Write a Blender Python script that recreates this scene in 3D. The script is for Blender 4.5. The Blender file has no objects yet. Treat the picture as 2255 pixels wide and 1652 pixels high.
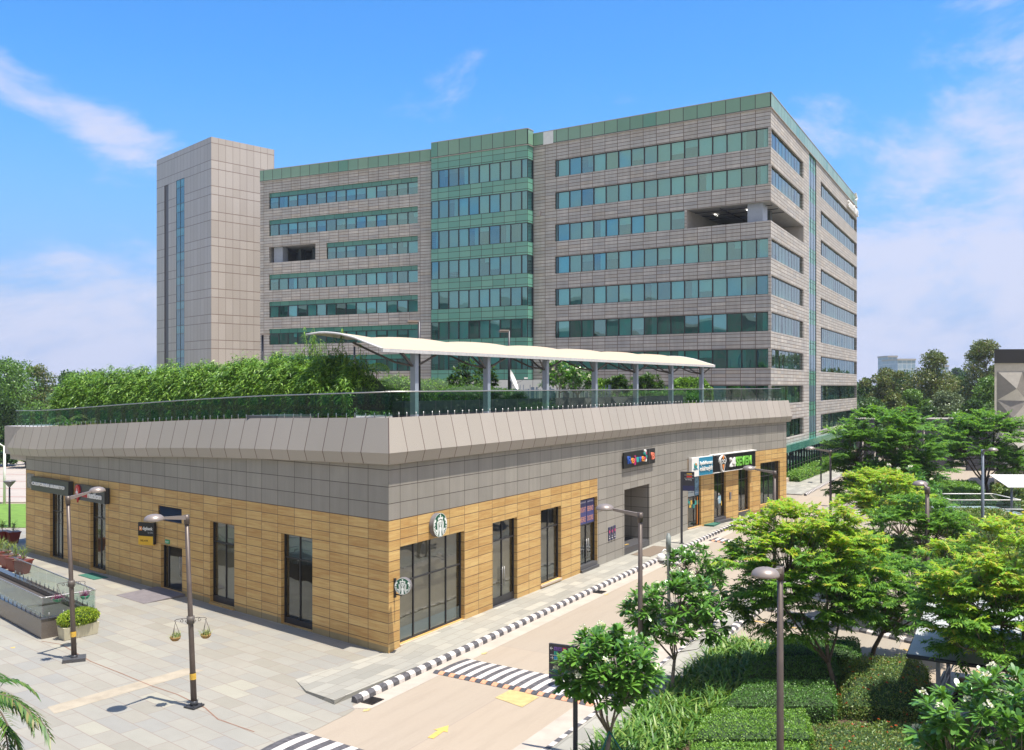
import bpy, math, random
import numpy as np
from mathutils import Vector, Matrix
R = math.radians
SC = bpy.context.scene
COL = SC.collection
# ------------------------------------------------------------------ camera
EYE = 10.5            # height of the photographer's window above the street
FPX, CX, Y0 = 1995.0, 1127.5, 850.0    # survey constants (photo measured at 2255 x 1652)
cam = bpy.data.cameras.new('camera'); camo = bpy.data.objects.new('camera', cam); COL.objects.link(camo)
cam.sensor_width = 36; cam.lens = FPX / 2255 * 36; cam.shift_y = 24 / 2255
cam.clip_start = 0.3; cam.clip_end = 6000
camo.location = (0, 0, EYE); camo.rotation_euler = (R(90), 0, 0)
SC.camera = camo
# ------------------------------------------------------------------ light
SUN_DIR = Vector((0.855 * math.cos(R(73.5)), -0.518 * math.cos(R(73.5)), math.sin(R(73.5)))).normalized()
sun = bpy.data.lights.new('sun', 'SUN'); sun.energy = 5.0; sun.angle = R(0.55); sun.color = (1.0, 0.95, 0.86)
suno = bpy.data.objects.new('sun', sun); COL.objects.link(suno)
suno.rotation_euler = SUN_DIR.to_track_quat('Z', 'Y').to_euler()
SC.view_settings.view_transform = 'Standard'; SC.view_settings.look = 'None'
SC.view_settings.exposure = 0.68; SC.view_settings.gamma = 1
SC.view_settings.use_curve_mapping = False
W = bpy.data.worlds.new('World'); SC.world = W; W.use_nodes = True
def build_world():
    nt = W.node_tree; N = nt.nodes; L = nt.links; N.clear()
    out = N.new('ShaderNodeOutputWorld'); bg = N.new('ShaderNodeBackground'); bg.inputs[1].default_value = 0.12
    sky = N.new('ShaderNodeTexSky'); sky.sky_type = 'NISHITA'; sky.sun_disc = False
    sky.sun_elevation = math.asin(SUN_DIR.z)
    sky.sun_rotation = math.atan2(SUN_DIR.x, SUN_DIR.y)
    sky.air_density = 1.0; sky.dust_density = 0.6; sky.ozone_density = 1.6
    hs = N.new('ShaderNodeHueSaturation'); hs.inputs['Saturation'].default_value = 1.12; hs.inputs['Value'].default_value = 1.0
    tint = N.new('ShaderNodeMixRGB'); tint.blend_type = 'MULTIPLY'; tint.inputs[0].default_value = 1; tint.inputs[2].default_value = (0.70, 1.0, 1.30, 1)
    L.new(sky.outputs[0], tint.inputs[1])
    tc = N.new('ShaderNodeTexCoord'); sep = N.new('ShaderNodeSeparateXYZ'); L.new(tc.outputs['Generated'], sep.inputs[0])
    def math_(op, a, b=None, c=None):
        m = N.new('ShaderNodeMath'); m.operation = op
        for i, v in enumerate((a, b, c)):
            if v is None: continue
            if isinstance(v, (int, float)): m.inputs[i].default_value = v
            else: L.new(v, m.inputs[i])
        return m.outputs[0]
    hz = N.new('ShaderNodeMapRange'); hz.interpolation_type = 'SMOOTHSTEP'; L.new(sep.outputs[2], hz.inputs[0]); hz.inputs[1].default_value = -0.02; hz.inputs[2].default_value = 0.34
    hmix = N.new('ShaderNodeMixRGB'); L.new(hz.outputs[0], hmix.inputs[0]); hmix.inputs[1].default_value = (1.75, 2.5, 4.2, 1); L.new(tint.outputs[0], hmix.inputs[2]); L.new(hmix.outputs[0], hs.inputs['Color'])
    mp = N.new('ShaderNodeMapping'); mp.inputs['Scale'].default_value = (1.0, 1.0, 2.1); L.new(tc.outputs['Generated'], mp.inputs[0])
    n1 = N.new('ShaderNodeTexNoise'); n1.inputs['Scale'].default_value = 4.2; n1.inputs['Detail'].default_value = 12; n1.inputs['Roughness'].default_value = 0.63
    n1.inputs['Distortion'].default_value = 0.35
    L.new(mp.outputs[0], n1.inputs[0])
    X, Y, Z = sep.outputs
    def band(v, lo, hi):   # smooth 0..1
        m = N.new('ShaderNodeMapRange'); m.interpolation_type = 'SMOOTHSTEP'
        L.new(v, m.inputs[0]); m.inputs[1].default_value = lo; m.inputs[2].default_value = hi
        return m.outputs[0]
    right = band(math_('ADD', X, math_('MULTIPLY', Z, -0.25)), 0.14, 0.46)
    leftlow = math_('MULTIPLY', band(math_('MULTIPLY', X, -1.0), 0.22, 0.46), band(math_('MULTIPLY', Z, -1.0), -0.27, -0.10))
    # thin streak of cirrus over the left
    ln = math_('ABSOLUTE', math_('SUBTRACT', math_('ADD', Z, math_('MULTIPLY', X, 0.42)), 0.085))
    streak = math_('MULTIPLY', band(math_('MULTIPLY', ln, -1.0), -0.045, -0.004), band(math_('MULTIPLY', X, -1.0), 0.30, 0.42))
    low = band(math_('MULTIPLY', Z, -1.0), -0.11, 0.02)
    mask = math_('ADD', math_('ADD', math_('MULTIPLY', right, 0.50), math_('MULTIPLY', leftlow, 0.42)), math_('ADD', math_('MULTIPLY', streak, 0.40), math_('MULTIPLY', low, 0.02)))
    nn_ = math_('ADD', math_('MULTIPLY', math_('SUBTRACT', n1.outputs['Fac'], 0.5), 1.9), 0.5)
    dens = band(math_('ADD', nn_, mask), 0.62, 1.08)
    dens = math_('MULTIPLY', dens, 0.80)
    # unseen warm overcast behind the photographer, added to fill the shaded walls with light
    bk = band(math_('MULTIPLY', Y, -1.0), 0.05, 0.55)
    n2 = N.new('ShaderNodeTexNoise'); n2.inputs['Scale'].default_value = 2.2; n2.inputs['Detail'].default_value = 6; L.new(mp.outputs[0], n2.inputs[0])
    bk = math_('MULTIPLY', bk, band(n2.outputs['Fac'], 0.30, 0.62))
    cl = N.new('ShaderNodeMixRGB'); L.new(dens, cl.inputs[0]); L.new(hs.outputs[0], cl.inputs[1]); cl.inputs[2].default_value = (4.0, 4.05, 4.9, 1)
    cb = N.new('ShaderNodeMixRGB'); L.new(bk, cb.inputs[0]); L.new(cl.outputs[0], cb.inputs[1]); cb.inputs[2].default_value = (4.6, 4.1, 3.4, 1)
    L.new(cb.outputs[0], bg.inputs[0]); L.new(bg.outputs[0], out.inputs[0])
build_world()
# ------------------------------------------------------------------ survey helpers
def G(x, y, z=0.0):
    D = FPX * (EYE - z) / (y - Y0)
    return Vector(((x - CX) * D / FPX, D, z))
def PD(x, y, D):
    return Vector(((x - CX) * D / FPX, D, EYE - (y - Y0) * D / FPX))
class Face:
    def __init__(s, O, E, out):
        s.O = Vector((O[0], O[1])); s.E = Vector((E[0], E[1])); s.L = (s.E - s.O).length
        s.d = (s.E - s.O).normalized(); n = Vector((s.d.y, -s.d.x))
        s.n = n if n.dot(Vector(out)) > 0 else -n
    def s_at(s, x):
        r = (x - CX) / FPX
        return (r * s.O.y - s.O.x) / (s.d.x - r * s.d.y)
    def z_at(s, x, y):
        D = s.O.y + s.d.y * s.s_at(x)
        return EYE - (y - Y0) * D / FPX
    def P(s, t, z, o=0.0):
        return Vector((s.O.x + s.d.x * t + s.n.x * o, s.O.y + s.d.y * t + s.n.y * o, z))
class Bent(Face):
    """a wall that turns slightly at point B"""
    def __init__(s, O, B, E, out):
        Face.__init__(s, O, B, out); s.sb = s.L; s.F2 = Face(B, E, out); s.L = s.sb + s.F2.L
    def s_at(s, x):
        v = Face.s_at(s, x); return v if v <= s.sb else s.sb + s.F2.s_at(x)
    def z_at(s, x, y):
        return EYE - (y - Y0) * s.P(s.s_at(x), 0).y / FPX
    def P(s, t, z, o=0.0):
        return Face.P(s, t, z, o) if t <= s.sb + 1e-4 else s.F2.P(t - s.sb, z, o)
# ------------------------------------------------------------------ object helpers
def tag(o, label=None, cat=None, group=None, kind=None):
    if label: o['label'] = label
    if cat: o['category'] = cat
    if group: o['group'] = group
    if kind: o['kind'] = kind
    return o
def root(name, loc, label, cat, group=None, rz=0.0):
    o = bpy.data.objects.new(name, None); COL.objects.link(o); o.location = loc; o.rotation_euler = (0, 0, rz)
    o.empty_display_size = 0.3
    return tag(o, label, cat, group)
def link_mesh(name, me, parent=None, off=None):
    o = bpy.data.objects.new(name, me); COL.objects.link(o)
    if parent is not None: o.parent = parent
    return o
def wmat(o):
    m = o.matrix_basis.copy()
    while o.parent is not None:
        o = o.parent; m = o.matrix_basis @ m
    return m
class MB:
    """collects faces, builds one mesh"""
    def __init__(s): s.v = []; s.f = []; s.m = []; s.uv = []; s.sm = []
    def face(s, pts, m=0, uv=None, smooth=False):
        b = len(s.v); s.v += [tuple(p) for p in pts]; s.f.append(tuple(range(b, b + len(pts)))); s.m.append(m)
        s.uv.append(uv if uv else [(0, 0)] * len(pts)); s.sm.append(smooth)
    def rect(s, face, s0, s1, z0, z1, o=0.0, m=0, uo=(0, 0)):
        s.face([face.P(s0, z0, o), face.P(s1, z0, o), face.P(s1, z1, o), face.P(s0, z1, o)], m,
               [(s0 + uo[0], z0 + uo[1]), (s1 + uo[0], z0 + uo[1]), (s1 + uo[0], z1 + uo[1]), (s0 + uo[0], z1 + uo[1])])
    def hexa(s, p, m=0):      # p: 8 points, bottom 4 ccw then top 4
        for q in ((0, 3, 2, 1), (4, 5, 6, 7), (0, 1, 5, 4), (1, 2, 6, 5), (2, 3, 7, 6), (3, 0, 4, 7)):
            a, b, c, d = [Vector(p[i]) for i in q]
            w = (b - a).length; h = (d - a).length
            s.face([a, b, c, d], m, [(0, 0), (w, 0), (w, h), (0, h)])
    def box(s, c, size, m=0, rz=0.0):
        cx, cy, cz = c; a, b, h = size[0] / 2, size[1] / 2, size[2] / 2
        co, si = math.cos(rz), math.sin(rz)
        P = []
        for z in (-h, h):
            for x, y in ((-a, -b), (a, -b), (a, b), (-a, b)):
                P.append((cx + x * co - y * si, cy + x * si + y * co, cz + z))
        s.hexa(P, m)
    def fbox(s, face, s0, s1, z0, z1, o0, o1, m=0):
        P = [face.P(s0, z0, o0), face.P(s1, z0, o0), face.P(s1, z0, o1), face.P(s0, z0, o1),
             face.P(s0, z1, o0), face.P(s1, z1, o0), face.P(s1, z1, o1), face.P(s0, z1, o1)]
        s.hexa(P, m)
    def tube(s, pts, rad, n=8, m=0, cap=True, smooth=True):
        pts = [Vector(p) for p in pts]
        if not hasattr(rad, '__len__'): rad = [rad] * len(pts)
        rings = []; ref = None
        for i, p in enumerate(pts):
            t = (pts[min(i + 1, len(pts) - 1)] - pts[max(i - 1, 0)]).normalized()
            if ref is None:
                ref = t.cross(Vector((0, 0, 1)))
                if ref.length < 0.05: ref = Vector((1, 0, 0))
            a = (ref - t * ref.dot(t)).normalized(); ref = a; b = t.cross(a)
            rings.append([p + (a * math.cos(2 * math.pi * k / n) + b * math.sin(2 * math.pi * k / n)) * rad[i] for k in range(n)])
        base = len(s.v)
        for r in rings: s.v += [tuple(q) for q in r]
        for i in range(len(rings) - 1):
            for k in range(n):
                k2 = (k + 1) % n
                s.f.append((base + i * n + k, base + i * n + k2, base + (i + 1) * n + k2, base + (i + 1) * n + k)); s.m.append(m)
                s.uv.append([(k / n, i), (k / n + 1 / n, i), (k / n + 1 / n, i + 1), (k / n, i + 1)]); s.sm.append(smooth)
        if cap:
            s.f.append(tuple(base + k for k in range(n))[::-1]); s.m.append(m); s.uv.append([(0, 0)] * n); s.sm.append(False)
            e = base + (len(rings) - 1) * n
            s.f.append(tuple(e + k for k in range(n))); s.m.append(m); s.uv.append([(0, 0)] * n); s.sm.append(False)
    def lathe(s, prof, n=20, m=0, c=(0, 0, 0), mtx=None):
        base = len(s.v)
        for r, z in prof:
            for k in range(n):
                a = 2 * math.pi * k / n; p = Vector((r * math.cos(a), r * math.sin(a), z))
                if mtx: p = mtx @ p
                s.v.append((p.x + c[0], p.y + c[1], p.z + c[2]))
        for i in range(len(prof) - 1):
            for k in range(n):
                k2 = (k + 1) % n
                s.f.append((base + i * n + k, base + i * n + k2, base + (i + 1) * n + k2, base + (i + 1) * n + k)); s.m.append(m)
                s.uv.append([(0, 0)] * 4); s.sm.append(True)
    def prism(s, poly, z0, z1, m=0, mside=None):
        top = [(p[0], p[1], z1) for p in poly]; bot = [(p[0], p[1], z0) for p in poly]
        s.face(top, m, [(p[0], p[1]) for p in poly]); s.face(bot[::-1], m, [(p[0], p[1]) for p in poly[::-1]])
        n = len(poly)
        for i in range(n):
            j = (i + 1) % n; L = (Vector(top[i]) - Vector(top[j])).length
            s.face([bot[i], bot[j], top[j], top[i]], m if mside is None else mside, [(0, z0), (L, z0), (L, z1), (0, z1)])
    def build(s, name, mats, parent=None, local=False, normals=True):
        me = bpy.data.meshes.new(name)
        V = s.v
        if parent is not None and not local:
            q = wmat(parent)
            if q.is_identity: pass
            else:
                q = q.inverted(); V = [tuple(q @ Vector(p)) for p in V]
        me.from_pydata(V, [], s.f)
        if not isinstance(mats, (list, tuple)): mats = [mats]
        for q in mats: me.materials.append(q)
        me.polygons.foreach_set('material_index', s.m)
        me.polygons.foreach_set('use_smooth', s.sm)
        u = me.uv_layers.new(name='UVMap'); flat = [c for f in s.uv for p in f for c in p]
        u.data.foreach_set('uv', flat)
        if normals:
            import bmesh
            bm = bmesh.new(); bm.from_mesh(me); bmesh.ops.remove_doubles(bm, verts=bm.verts, dist=0.0004)
            bm.to_mesh(me); bm.free()
        me.update()
        return link_mesh(name, me, parent)
def to_local(V, parent):
    V = np.asarray(V, dtype=np.float64)
    if parent is None: return V.astype(np.float32)
    q = np.array(wmat(parent).inverted()); return (V @ q[:3, :3].T + q[:3, 3]).astype(np.float32)
def strips_mesh(name, V, mats, mi=None, parent=None, smooth=True):
    """V: (n,k+1,2,3) ribbons, mi per ribbon"""
    V = to_local(V, parent); n, k1 = V.shape[:2]; k = k1 - 1
    me = bpy.data.meshes.new(name); me.vertices.add(n * k1 * 2); me.vertices.foreach_set('co', V.reshape(-1))
    base = (np.arange(n) * k1 * 2)[:, None] + (np.arange(k) * 2)[None, :]
    F = np.stack([base, base + 1, base + 3, base + 2], -1).reshape(-1).astype(np.int32)
    me.loops.add(len(F)); me.loops.foreach_set('vertex_index', F); me.polygons.add(n * k)
    me.polygons.foreach_set('loop_start', np.arange(0, n * k * 4, 4, dtype=np.int32))
    if not isinstance(mats, (list, tuple)): mats = [mats]
    for q in mats: me.materials.append(q)
    if mi is not None: me.polygons.foreach_set('material_index', np.repeat(np.asarray(mi, dtype=np.int32), k))
    me.polygons.foreach_set('use_smooth', np.ones(n * k, dtype=bool))
    me.update(); me.validate()
    return link_mesh(name, me, parent)
def quads_mesh(name, V, mats, mi=None, parent=None, smooth=False):
    """V: (n,4,3) array"""
    V = to_local(V, parent); n = len(V)
    me = bpy.data.meshes.new(name); me.vertices.add(n * 4); me.vertices.foreach_set('co', V.reshape(-1))
    me.loops.add(n * 4); me.loops.foreach_set('vertex_index', np.arange(n * 4, dtype=np.int32))
    me.polygons.add(n); me.polygons.foreach_set('loop_start', np.arange(0, n * 4, 4, dtype=np.int32))
    try: me.polygons.foreach_set('loop_total', np.full(n, 4, dtype=np.int32))
    except Exception: pass
    if not isinstance(mats, (list, tuple)): mats = [mats]
    for q in mats: me.materials.append(q)
    if mi is not None: me.polygons.foreach_set('material_index', np.asarray(mi, dtype=np.int32))
    me.update(); me.validate()
    return link_mesh(name, me, parent)
# ------------------------------------------------------------------ materials
MATS = {}
def newmat(name):
    m = bpy.data.materials.new(name); m.use_nodes = True; nt = m.node_tree; nt.nodes.clear()
    out = nt.nodes.new('ShaderNodeOutputMaterial')
    return m, nt, nt.nodes, nt.links, out
def plain(name, col, rough=0.6, metal=0.0, var=0.12, scale=3.0, bump=0.0, emit=None, spec=0.5, coord='Object'):
    m, nt, N, L, out = newmat(name)
    p = N.new('ShaderNodeBsdfPrincipled'); p.inputs['Roughness'].default_value = rough; p.inputs['Metallic'].default_value = metal
    p.inputs['Specular IOR Level'].default_value = spec
    tc = N.new('ShaderNodeTexCoord'); nz = N.new('ShaderNodeTexNoise'); nz.inputs['Scale'].default_value = scale; nz.inputs['Detail'].default_value = 6
    nz.inputs['Roughness'].default_value = 0.62
    L.new(tc.outputs[coord], nz.inputs[0])
    mr = N.new('ShaderNodeMapRange'); mr.inputs[1].default_value = 0.25; mr.inputs[2].default_value = 0.75
    mr.inputs[3].default_value = 1 - var; mr.inputs[4].default_value = 1 + var; L.new(nz.outputs['Fac'], mr.inputs[0])
    mul = N.new('ShaderNodeVectorMath'); mul.operation = 'SCALE'; mul.inputs[0].default_value = col[:3]; L.new(mr.outputs[0], mul.inputs['Scale'])
    L.new(mul.outputs[0], p.inputs['Base Color'])
    if bump:
        b = N.new('ShaderNodeBump'); b.inputs['Strength'].default_value = bump; b.inputs['Distance'].default_value = 0.02
        L.new(nz.outputs['Fac'], b.inputs['Height']); L.new(b.outputs[0], p.inputs['Normal'])
    if emit: p.inputs['Emission Color'].default_value = (*col[:3], 1); p.inputs['Emission Strength'].default_value = emit
    L.new(p.outputs[0], out.inputs[0]); return m
def ramp(N, cols):
    r = N.new('ShaderNodeValToRGB'); e = r.color_ramp.elements; n = len(cols)
    e[0].position = 0; e[0].color = (*cols[0], 1); e[1].position = 1; e[1].color = (*cols[-1], 1)
    for i in range(1, n - 1):
        k = e.new(i / (n - 1)); k.color = (*cols[i], 1)
    return r
def clad(name, bw, bh, cols, mortar, ms=0.02, offset=0.0, freq=2, rough=0.6, grain=None, gamt=0.3, gcol=(0.5, 0.5, 0.5), metal=0.0, uvo=(0, 0), bump=0.4, spec=0.5,
         cloud=0.12, streak=0.0, squash=1.0, sqf=2, coat=0.0, rvar=0.0, tilt=0.0, cscale=0.35):
    m, nt, N, L, out = newmat(name)
    p = N.new('ShaderNodeBsdfPrincipled'); p.inputs['Roughness'].default_value = rough; p.inputs['Metallic'].default_value = metal
    p.inputs['Specular IOR Level'].default_value = spec
    tc = N.new('ShaderNodeUVMap'); mp = N.new('ShaderNodeMapping'); mp.inputs['Location'].default_value = (uvo[0], uvo[1], 0)
    L.new(tc.outputs[0], mp.inputs[0])
    b = N.new('ShaderNodeTexBrick'); b.offset = offset; b.offset_frequency = freq; b.squash = squash; b.squash_frequency = sqf
    b.inputs['Color1'].default_value = (0, 0, 0, 1); b.inputs['Color2'].default_value = (1, 1, 1, 1); b.inputs['Mortar'].default_value = (0.5, 0.5, 0.5, 1)
    b.inputs['Scale'].default_value = 1; b.inputs['Mortar Size'].default_value = ms; b.inputs['Mortar Smooth'].default_value = 0.1
    b.inputs['Brick Width'].default_value = bw; b.inputs['Row Height'].default_value = bh; b.inputs['Bias'].default_value = 0
    L.new(mp.outputs[0], b.inputs[0])
    r = ramp(N, cols); L.new(b.outputs['Color'], r.inputs[0]); col = r.outputs[0]
    def mulnoise(col, scl, amt, vec=None, lo=0.3, hi=0.72, detail=5, dist=0.0, add=None):
        mp2 = N.new('ShaderNodeMapping'); mp2.inputs['Scale'].default_value = scl; L.new(mp.outputs[0], mp2.inputs[0])
        src = mp2.outputs[0]
        if add is not None:
            va = N.new('ShaderNodeVectorMath'); va.operation = 'MULTIPLY_ADD'; L.new(add, va.inputs[0]); va.inputs[1].default_value = (7, 13, 5); L.new(src, va.inputs[2]); src = va.outputs[0]
        nz = N.new('ShaderNodeTexNoise'); nz.inputs['Scale'].default_value = 1; nz.inputs['Detail'].default_value = detail; nz.inputs['Distortion'].default_value = dist
        nz.inputs['Roughness'].default_value = 0.6
        L.new(src, nz.inputs[0])
        mr = N.new('ShaderNodeMapRange'); mr.inputs[1].default_value = lo; mr.inputs[2].default_value = hi; L.new(nz.outputs['Fac'], mr.inputs[0])
        mx = N.new('ShaderNodeMixRGB'); mx.blend_type = 'MULTIPLY'; mx.inputs[0].default_value = amt
        rr = ramp(N, [gcol if grain and scl == grain else (0.55, 0.55, 0.55), (1, 1, 1)]); L.new(mr.outputs[0], rr.inputs[0])
        L.new(col, mx.inputs[1]); L.new(rr.outputs[0], mx.inputs[2]); return mx.outputs[0], nz
    if grain: col, _ = mulnoise(col, grain, gamt, dist=0.6, add=b.outputs['Color'])
    nzn = None
    if cloud: col, nzn = mulnoise(col, (cscale, cscale, cscale), cloud)
    if streak:
        col, _ = mulnoise(col, (2.6, 0.16, 1), streak, lo=0.34, hi=0.62)
    mx = N.new('ShaderNodeMixRGB'); L.new(b.outputs['Fac'], mx.inputs[0]); L.new(col, mx.inputs[1]); mx.inputs[2].default_value = (*mortar, 1)
    L.new(mx.outputs[0], p.inputs['Base Color'])
    inv = N.new('ShaderNodeMath'); inv.operation = 'SUBTRACT'; inv.inputs[0].default_value = 1; L.new(b.outputs['Fac'], inv.inputs[1])
    bp = N.new('ShaderNodeBump'); bp.inputs['Strength'].default_value = bump; bp.inputs['Distance'].default_value = 0.012
    L.new(inv.outputs[0], bp.inputs['Height'])
    nrm = bp.outputs[0]
    if tilt:
        # every panel hangs at a very slightly different angle
        cmb = N.new('ShaderNodeVectorMath'); cmb.operation = 'SUBTRACT'; L.new(b.outputs['Color'], cmb.inputs[0]); cmb.inputs[1].default_value = (0.5, 0.5, 0.5)
        sc_ = N.new('ShaderNodeVectorMath'); sc_.operation = 'SCALE'; L.new(cmb.outputs[0], sc_.inputs[0]); sc_.inputs['Scale'].default_value = tilt
        ad = N.new('ShaderNodeVectorMath'); L.new(nrm, ad.inputs[0]); L.new(sc_.outputs[0], ad.inputs[1])
        nn = N.new('ShaderNodeVectorMath'); nn.operation = 'NORMALIZE'; L.new(ad.outputs[0], nn.inputs[0]); nrm = nn.outputs[0]
    L.new(nrm, p.inputs['Normal'])
    L.new(p.outputs[0], out.inputs[0]); return m
def glassmat(name, tint, refl=(0.9, 0.95, 1.0), base=0.12, fres=1.35, rough=0.01, wave=0.0, wscale=0.5, vary=0.0):
    m, nt, N, L, out = newmat(name)
    t = N.new('ShaderNodeBsdfTransparent'); t.inputs[0].default_value = (*tint, 1)
    g = N.new('ShaderNodeBsdfGlossy'); g.inputs[0].default_value = (*refl, 1); g.inputs['Roughness'].default_value = rough
    geo = N.new('ShaderNodeNewGeometry'); dp = N.new('ShaderNodeVectorMath'); dp.operation = 'DOT_PRODUCT'; L.new(geo.outputs['Normal'], dp.inputs[0]); L.new(geo.outputs['Incoming'], dp.inputs[1])
    def mth(op, x, y=None):
        q = N.new('ShaderNodeMath'); q.operation = op; q.use_clamp = op == 'ADD'
        for i, v in enumerate((x, y)):
            if v is None: continue
            if isinstance(v, (int, float)): q.inputs[i].default_value = v
            else: L.new(v, q.inputs[i])
        return q.outputs[0]
    fz = mth('POWER', mth('SUBTRACT', 1.0, mth('ABSOLUTE', dp.outputs['Value'])), 4.0)
    ad = N.new('ShaderNodeMath'); ad.operation = 'ADD'; ad.use_clamp = True; L.new(mth('MULTIPLY', fz, 0.8), ad.inputs[0]); ad.inputs[1].default_value = base + 0.03
    if wave:
        tc = N.new('ShaderNodeTexCoord'); nz = N.new('ShaderNodeTexNoise'); nz.inputs['Scale'].default_value = wscale; nz.inputs['Detail'].default_value = 1
        L.new(tc.outputs['Object'], nz.inputs[0])
        b = N.new('ShaderNodeBump'); b.inputs['Strength'].default_value = wave; b.inputs['Distance'].default_value = 0.05; L.new(nz.outputs['Fac'], b.inputs['Height'])
        L.new(b.outputs[0], g.inputs['Normal'])
    if vary:      # each pane has its own tint and hangs a hair out of true
        rp = geo.outputs['Random Per Island']
        r1 = ramp(N, [tuple(c * (1 - vary) for c in tint), tuple(min(1, c * (1 + vary * .35)) for c in tint)]); L.new(rp, r1.inputs[0]); L.new(r1.outputs[0], t.inputs[0])
        wn = N.new('ShaderNodeTexWhiteNoise'); wn.noise_dimensions = '1D'; L.new(rp, wn.inputs['W'])
        sv = N.new('ShaderNodeVectorMath'); sv.operation = 'SUBTRACT'; L.new(wn.outputs['Color'], sv.inputs[0]); sv.inputs[1].default_value = (.5, .5, .5)
        s2 = N.new('ShaderNodeVectorMath'); s2.operation = 'SCALE'; s2.inputs['Scale'].default_value = 0.045; L.new(sv.outputs[0], s2.inputs[0])
        av = N.new('ShaderNodeVectorMath'); L.new(s2.outputs[0], av.inputs[1])
        if wave: L.new(b.outputs[0], av.inputs[0])
        else: L.new(geo.outputs['Normal'], av.inputs[0])
        nv = N.new('ShaderNodeVectorMath'); nv.operation = 'NORMALIZE'; L.new(av.outputs[0], nv.inputs[0]); L.new(nv.outputs[0], g.inputs['Normal'])
    mx = N.new('ShaderNodeMixShader'); L.new(ad.outputs[0], mx.inputs[0]); L.new(t.outputs[0], mx.inputs[1]); L.new(g.outputs[0], mx.inputs[2])
    L.new(mx.outputs[0], out.inputs[0]); return m
def leafmat(name, cols, rough=0.45, trans=0.35, spec=0.4):
    m, nt, N, L, out = newmat(name)
    geo = N.new('ShaderNodeNewGeometry'); r = ramp(N, cols); L.new(geo.outputs['Random Per Island'], r.inputs[0])
    p = N.new('ShaderNodeBsdfPrincipled'); p.inputs['Roughness'].default_value = rough; p.inputs['Specular IOR Level'].default_value = spec
    L.new(r.outputs[0], p.inputs['Base Color'])
    tr = N.new('ShaderNodeBsdfTranslucent')
    hs = N.new('ShaderNodeMixRGB'); hs.blend_type = 'MULTIPLY'; hs.inputs[0].default_value = 1; hs.inputs[2].default_value = (1.5, 1.5, 0.7, 1); L.new(r.outputs[0], hs.inputs[1]); L.new(hs.outputs[0], tr.inputs[0])
    mx = N.new('ShaderNodeMixShader'); mx.inputs[0].default_value = trans; L.new(p.outputs[0], mx.inputs[1]); L.new(tr.outputs[0], mx.inputs[2])
    L.new(mx.outputs[0], out.inputs[0]); return m

M_SAND = clad('sandstone_cladding', 1.0, 0.4, [(0.47, 0.25, 0.085), (0.56, 0.33, 0.12), (0.66, 0.42, 0.17), (0.60, 0.35, 0.12)], (0.10, 0.055, 0.03), ms=0.016, rough=0.55,
              grain=(0.9, 11, 1), gamt=0.55, gcol=(0.62, 0.36, 0.18), cloud=0.15)
MATS['sand'] = M_SAND
def sandmat(name, bw, u0, v0=0.01):
    return clad(name, bw, 0.4008, [(0.57, 0.37, 0.13), (0.62, 0.42, 0.155), (0.70, 0.50, 0.20), (0.64, 0.44, 0.16)], (0.10, 0.06, 0.035), ms=0.013, rough=0.5,
              grain=(0.8, 12, 1), gamt=0.62, gcol=(0.60, 0.34, 0.17), cloud=0.16, streak=0.14, uvo=(-u0, v0), tilt=0.02)
def graymat(name, bw, u0, v0):
    return clad(name, bw, 0.662, [(0.28, 0.26, 0.225), (0.305, 0.28, 0.243), (0.33, 0.305, 0.262)], (0.06, 0.045, 0.035), ms=0.014, rough=0.5, cloud=0.28, streak=0.22, uvo=(-u0, v0), tilt=0.02, cscale=0.8)
M_SAND_L = sandmat('sandstone_cladding_long', 1.213, 0.0); M_SAND_R = sandmat('sandstone_cladding_street', 1.159, 0.74)
M_GRAY_L = graymat('grey_panel_long', 1.213, 0.0, -5.21); M_GRAY_R = graymat('grey_panel_street', 1.159, 0.74, -5.21)
M_GRAY_LOW = clad('grey_panel_low', 1.159, 0.651, [(0.28, 0.26, 0.225), (0.305, 0.28, 0.243), (0.33, 0.305, 0.262)], (0.06, 0.045, 0.035), ms=0.014, rough=0.5, cloud=0.2, uvo=(-0.74, 0), tilt=0.02)
M_FASCIA = clad('fascia_panel', 1.15, 6.0, [(0.352, 0.312, 0.264), (0.370, 0.327, 0.277), (0.387, 0.339, 0.290)], (0.12, 0.075, 0.055), ms=0.022, rough=0.42, cloud=0.10, spec=0.5, tilt=0.015, uvo=(0, 3))
M_STONE = clad('office_stone', 1.57, 0.3768, [(0.53, 0.485, 0.43), (0.56, 0.535, 0.50), (0.67, 0.62, 0.56), (0.48, 0.465, 0.45), (0.60, 0.535, 0.455)], (0.17, 0.125, 0.10), ms=0.034, rough=0.7,
               grain=(2.2, 5.0, 1), gamt=0.28, gcol=(0.6, 0.52, 0.5), cloud=0.3, streak=0.36, uvo=(0, -0.08), bump=0.6)
M_GREEN = clad('green_glass_panel', 1.57, 0.75, [(0.115, 0.322, 0.247), (0.138, 0.368, 0.282), (0.167, 0.397, 0.299)], (0.05, 0.06, 0.045), ms=0.03, rough=0.16, cloud=0.12, uvo=(0, 0.0), spec=0.7, tilt=0.01)
M_GREENP = clad('green_parapet_panel', 1.57, 4.0, [(0.153, 0.307, 0.218), (0.189, 0.348, 0.242), (0.236, 0.384, 0.271), (0.106, 0.295, 0.218)], (0.05, 0.05, 0.04), ms=0.04, rough=0.25, cloud=0.15, uvo=(0, 1), spec=0.6, tilt=0.01)
M_TOWER = clad('tower_panel', 1.15, 1.0, [(0.455, 0.40, 0.355), (0.475, 0.42, 0.375), (0.50, 0.445, 0.40)], (0.24, 0.18, 0.15), ms=0.03, rough=0.38, cloud=0.10, tilt=0.02)
M_METALBEIGE = plain('aluminium_cap', (0.42, 0.37, 0.34), 0.4)
M_WHITE = plain('white_paint', (0.78, 0.77, 0.74), 0.5, var=0.06)
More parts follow.
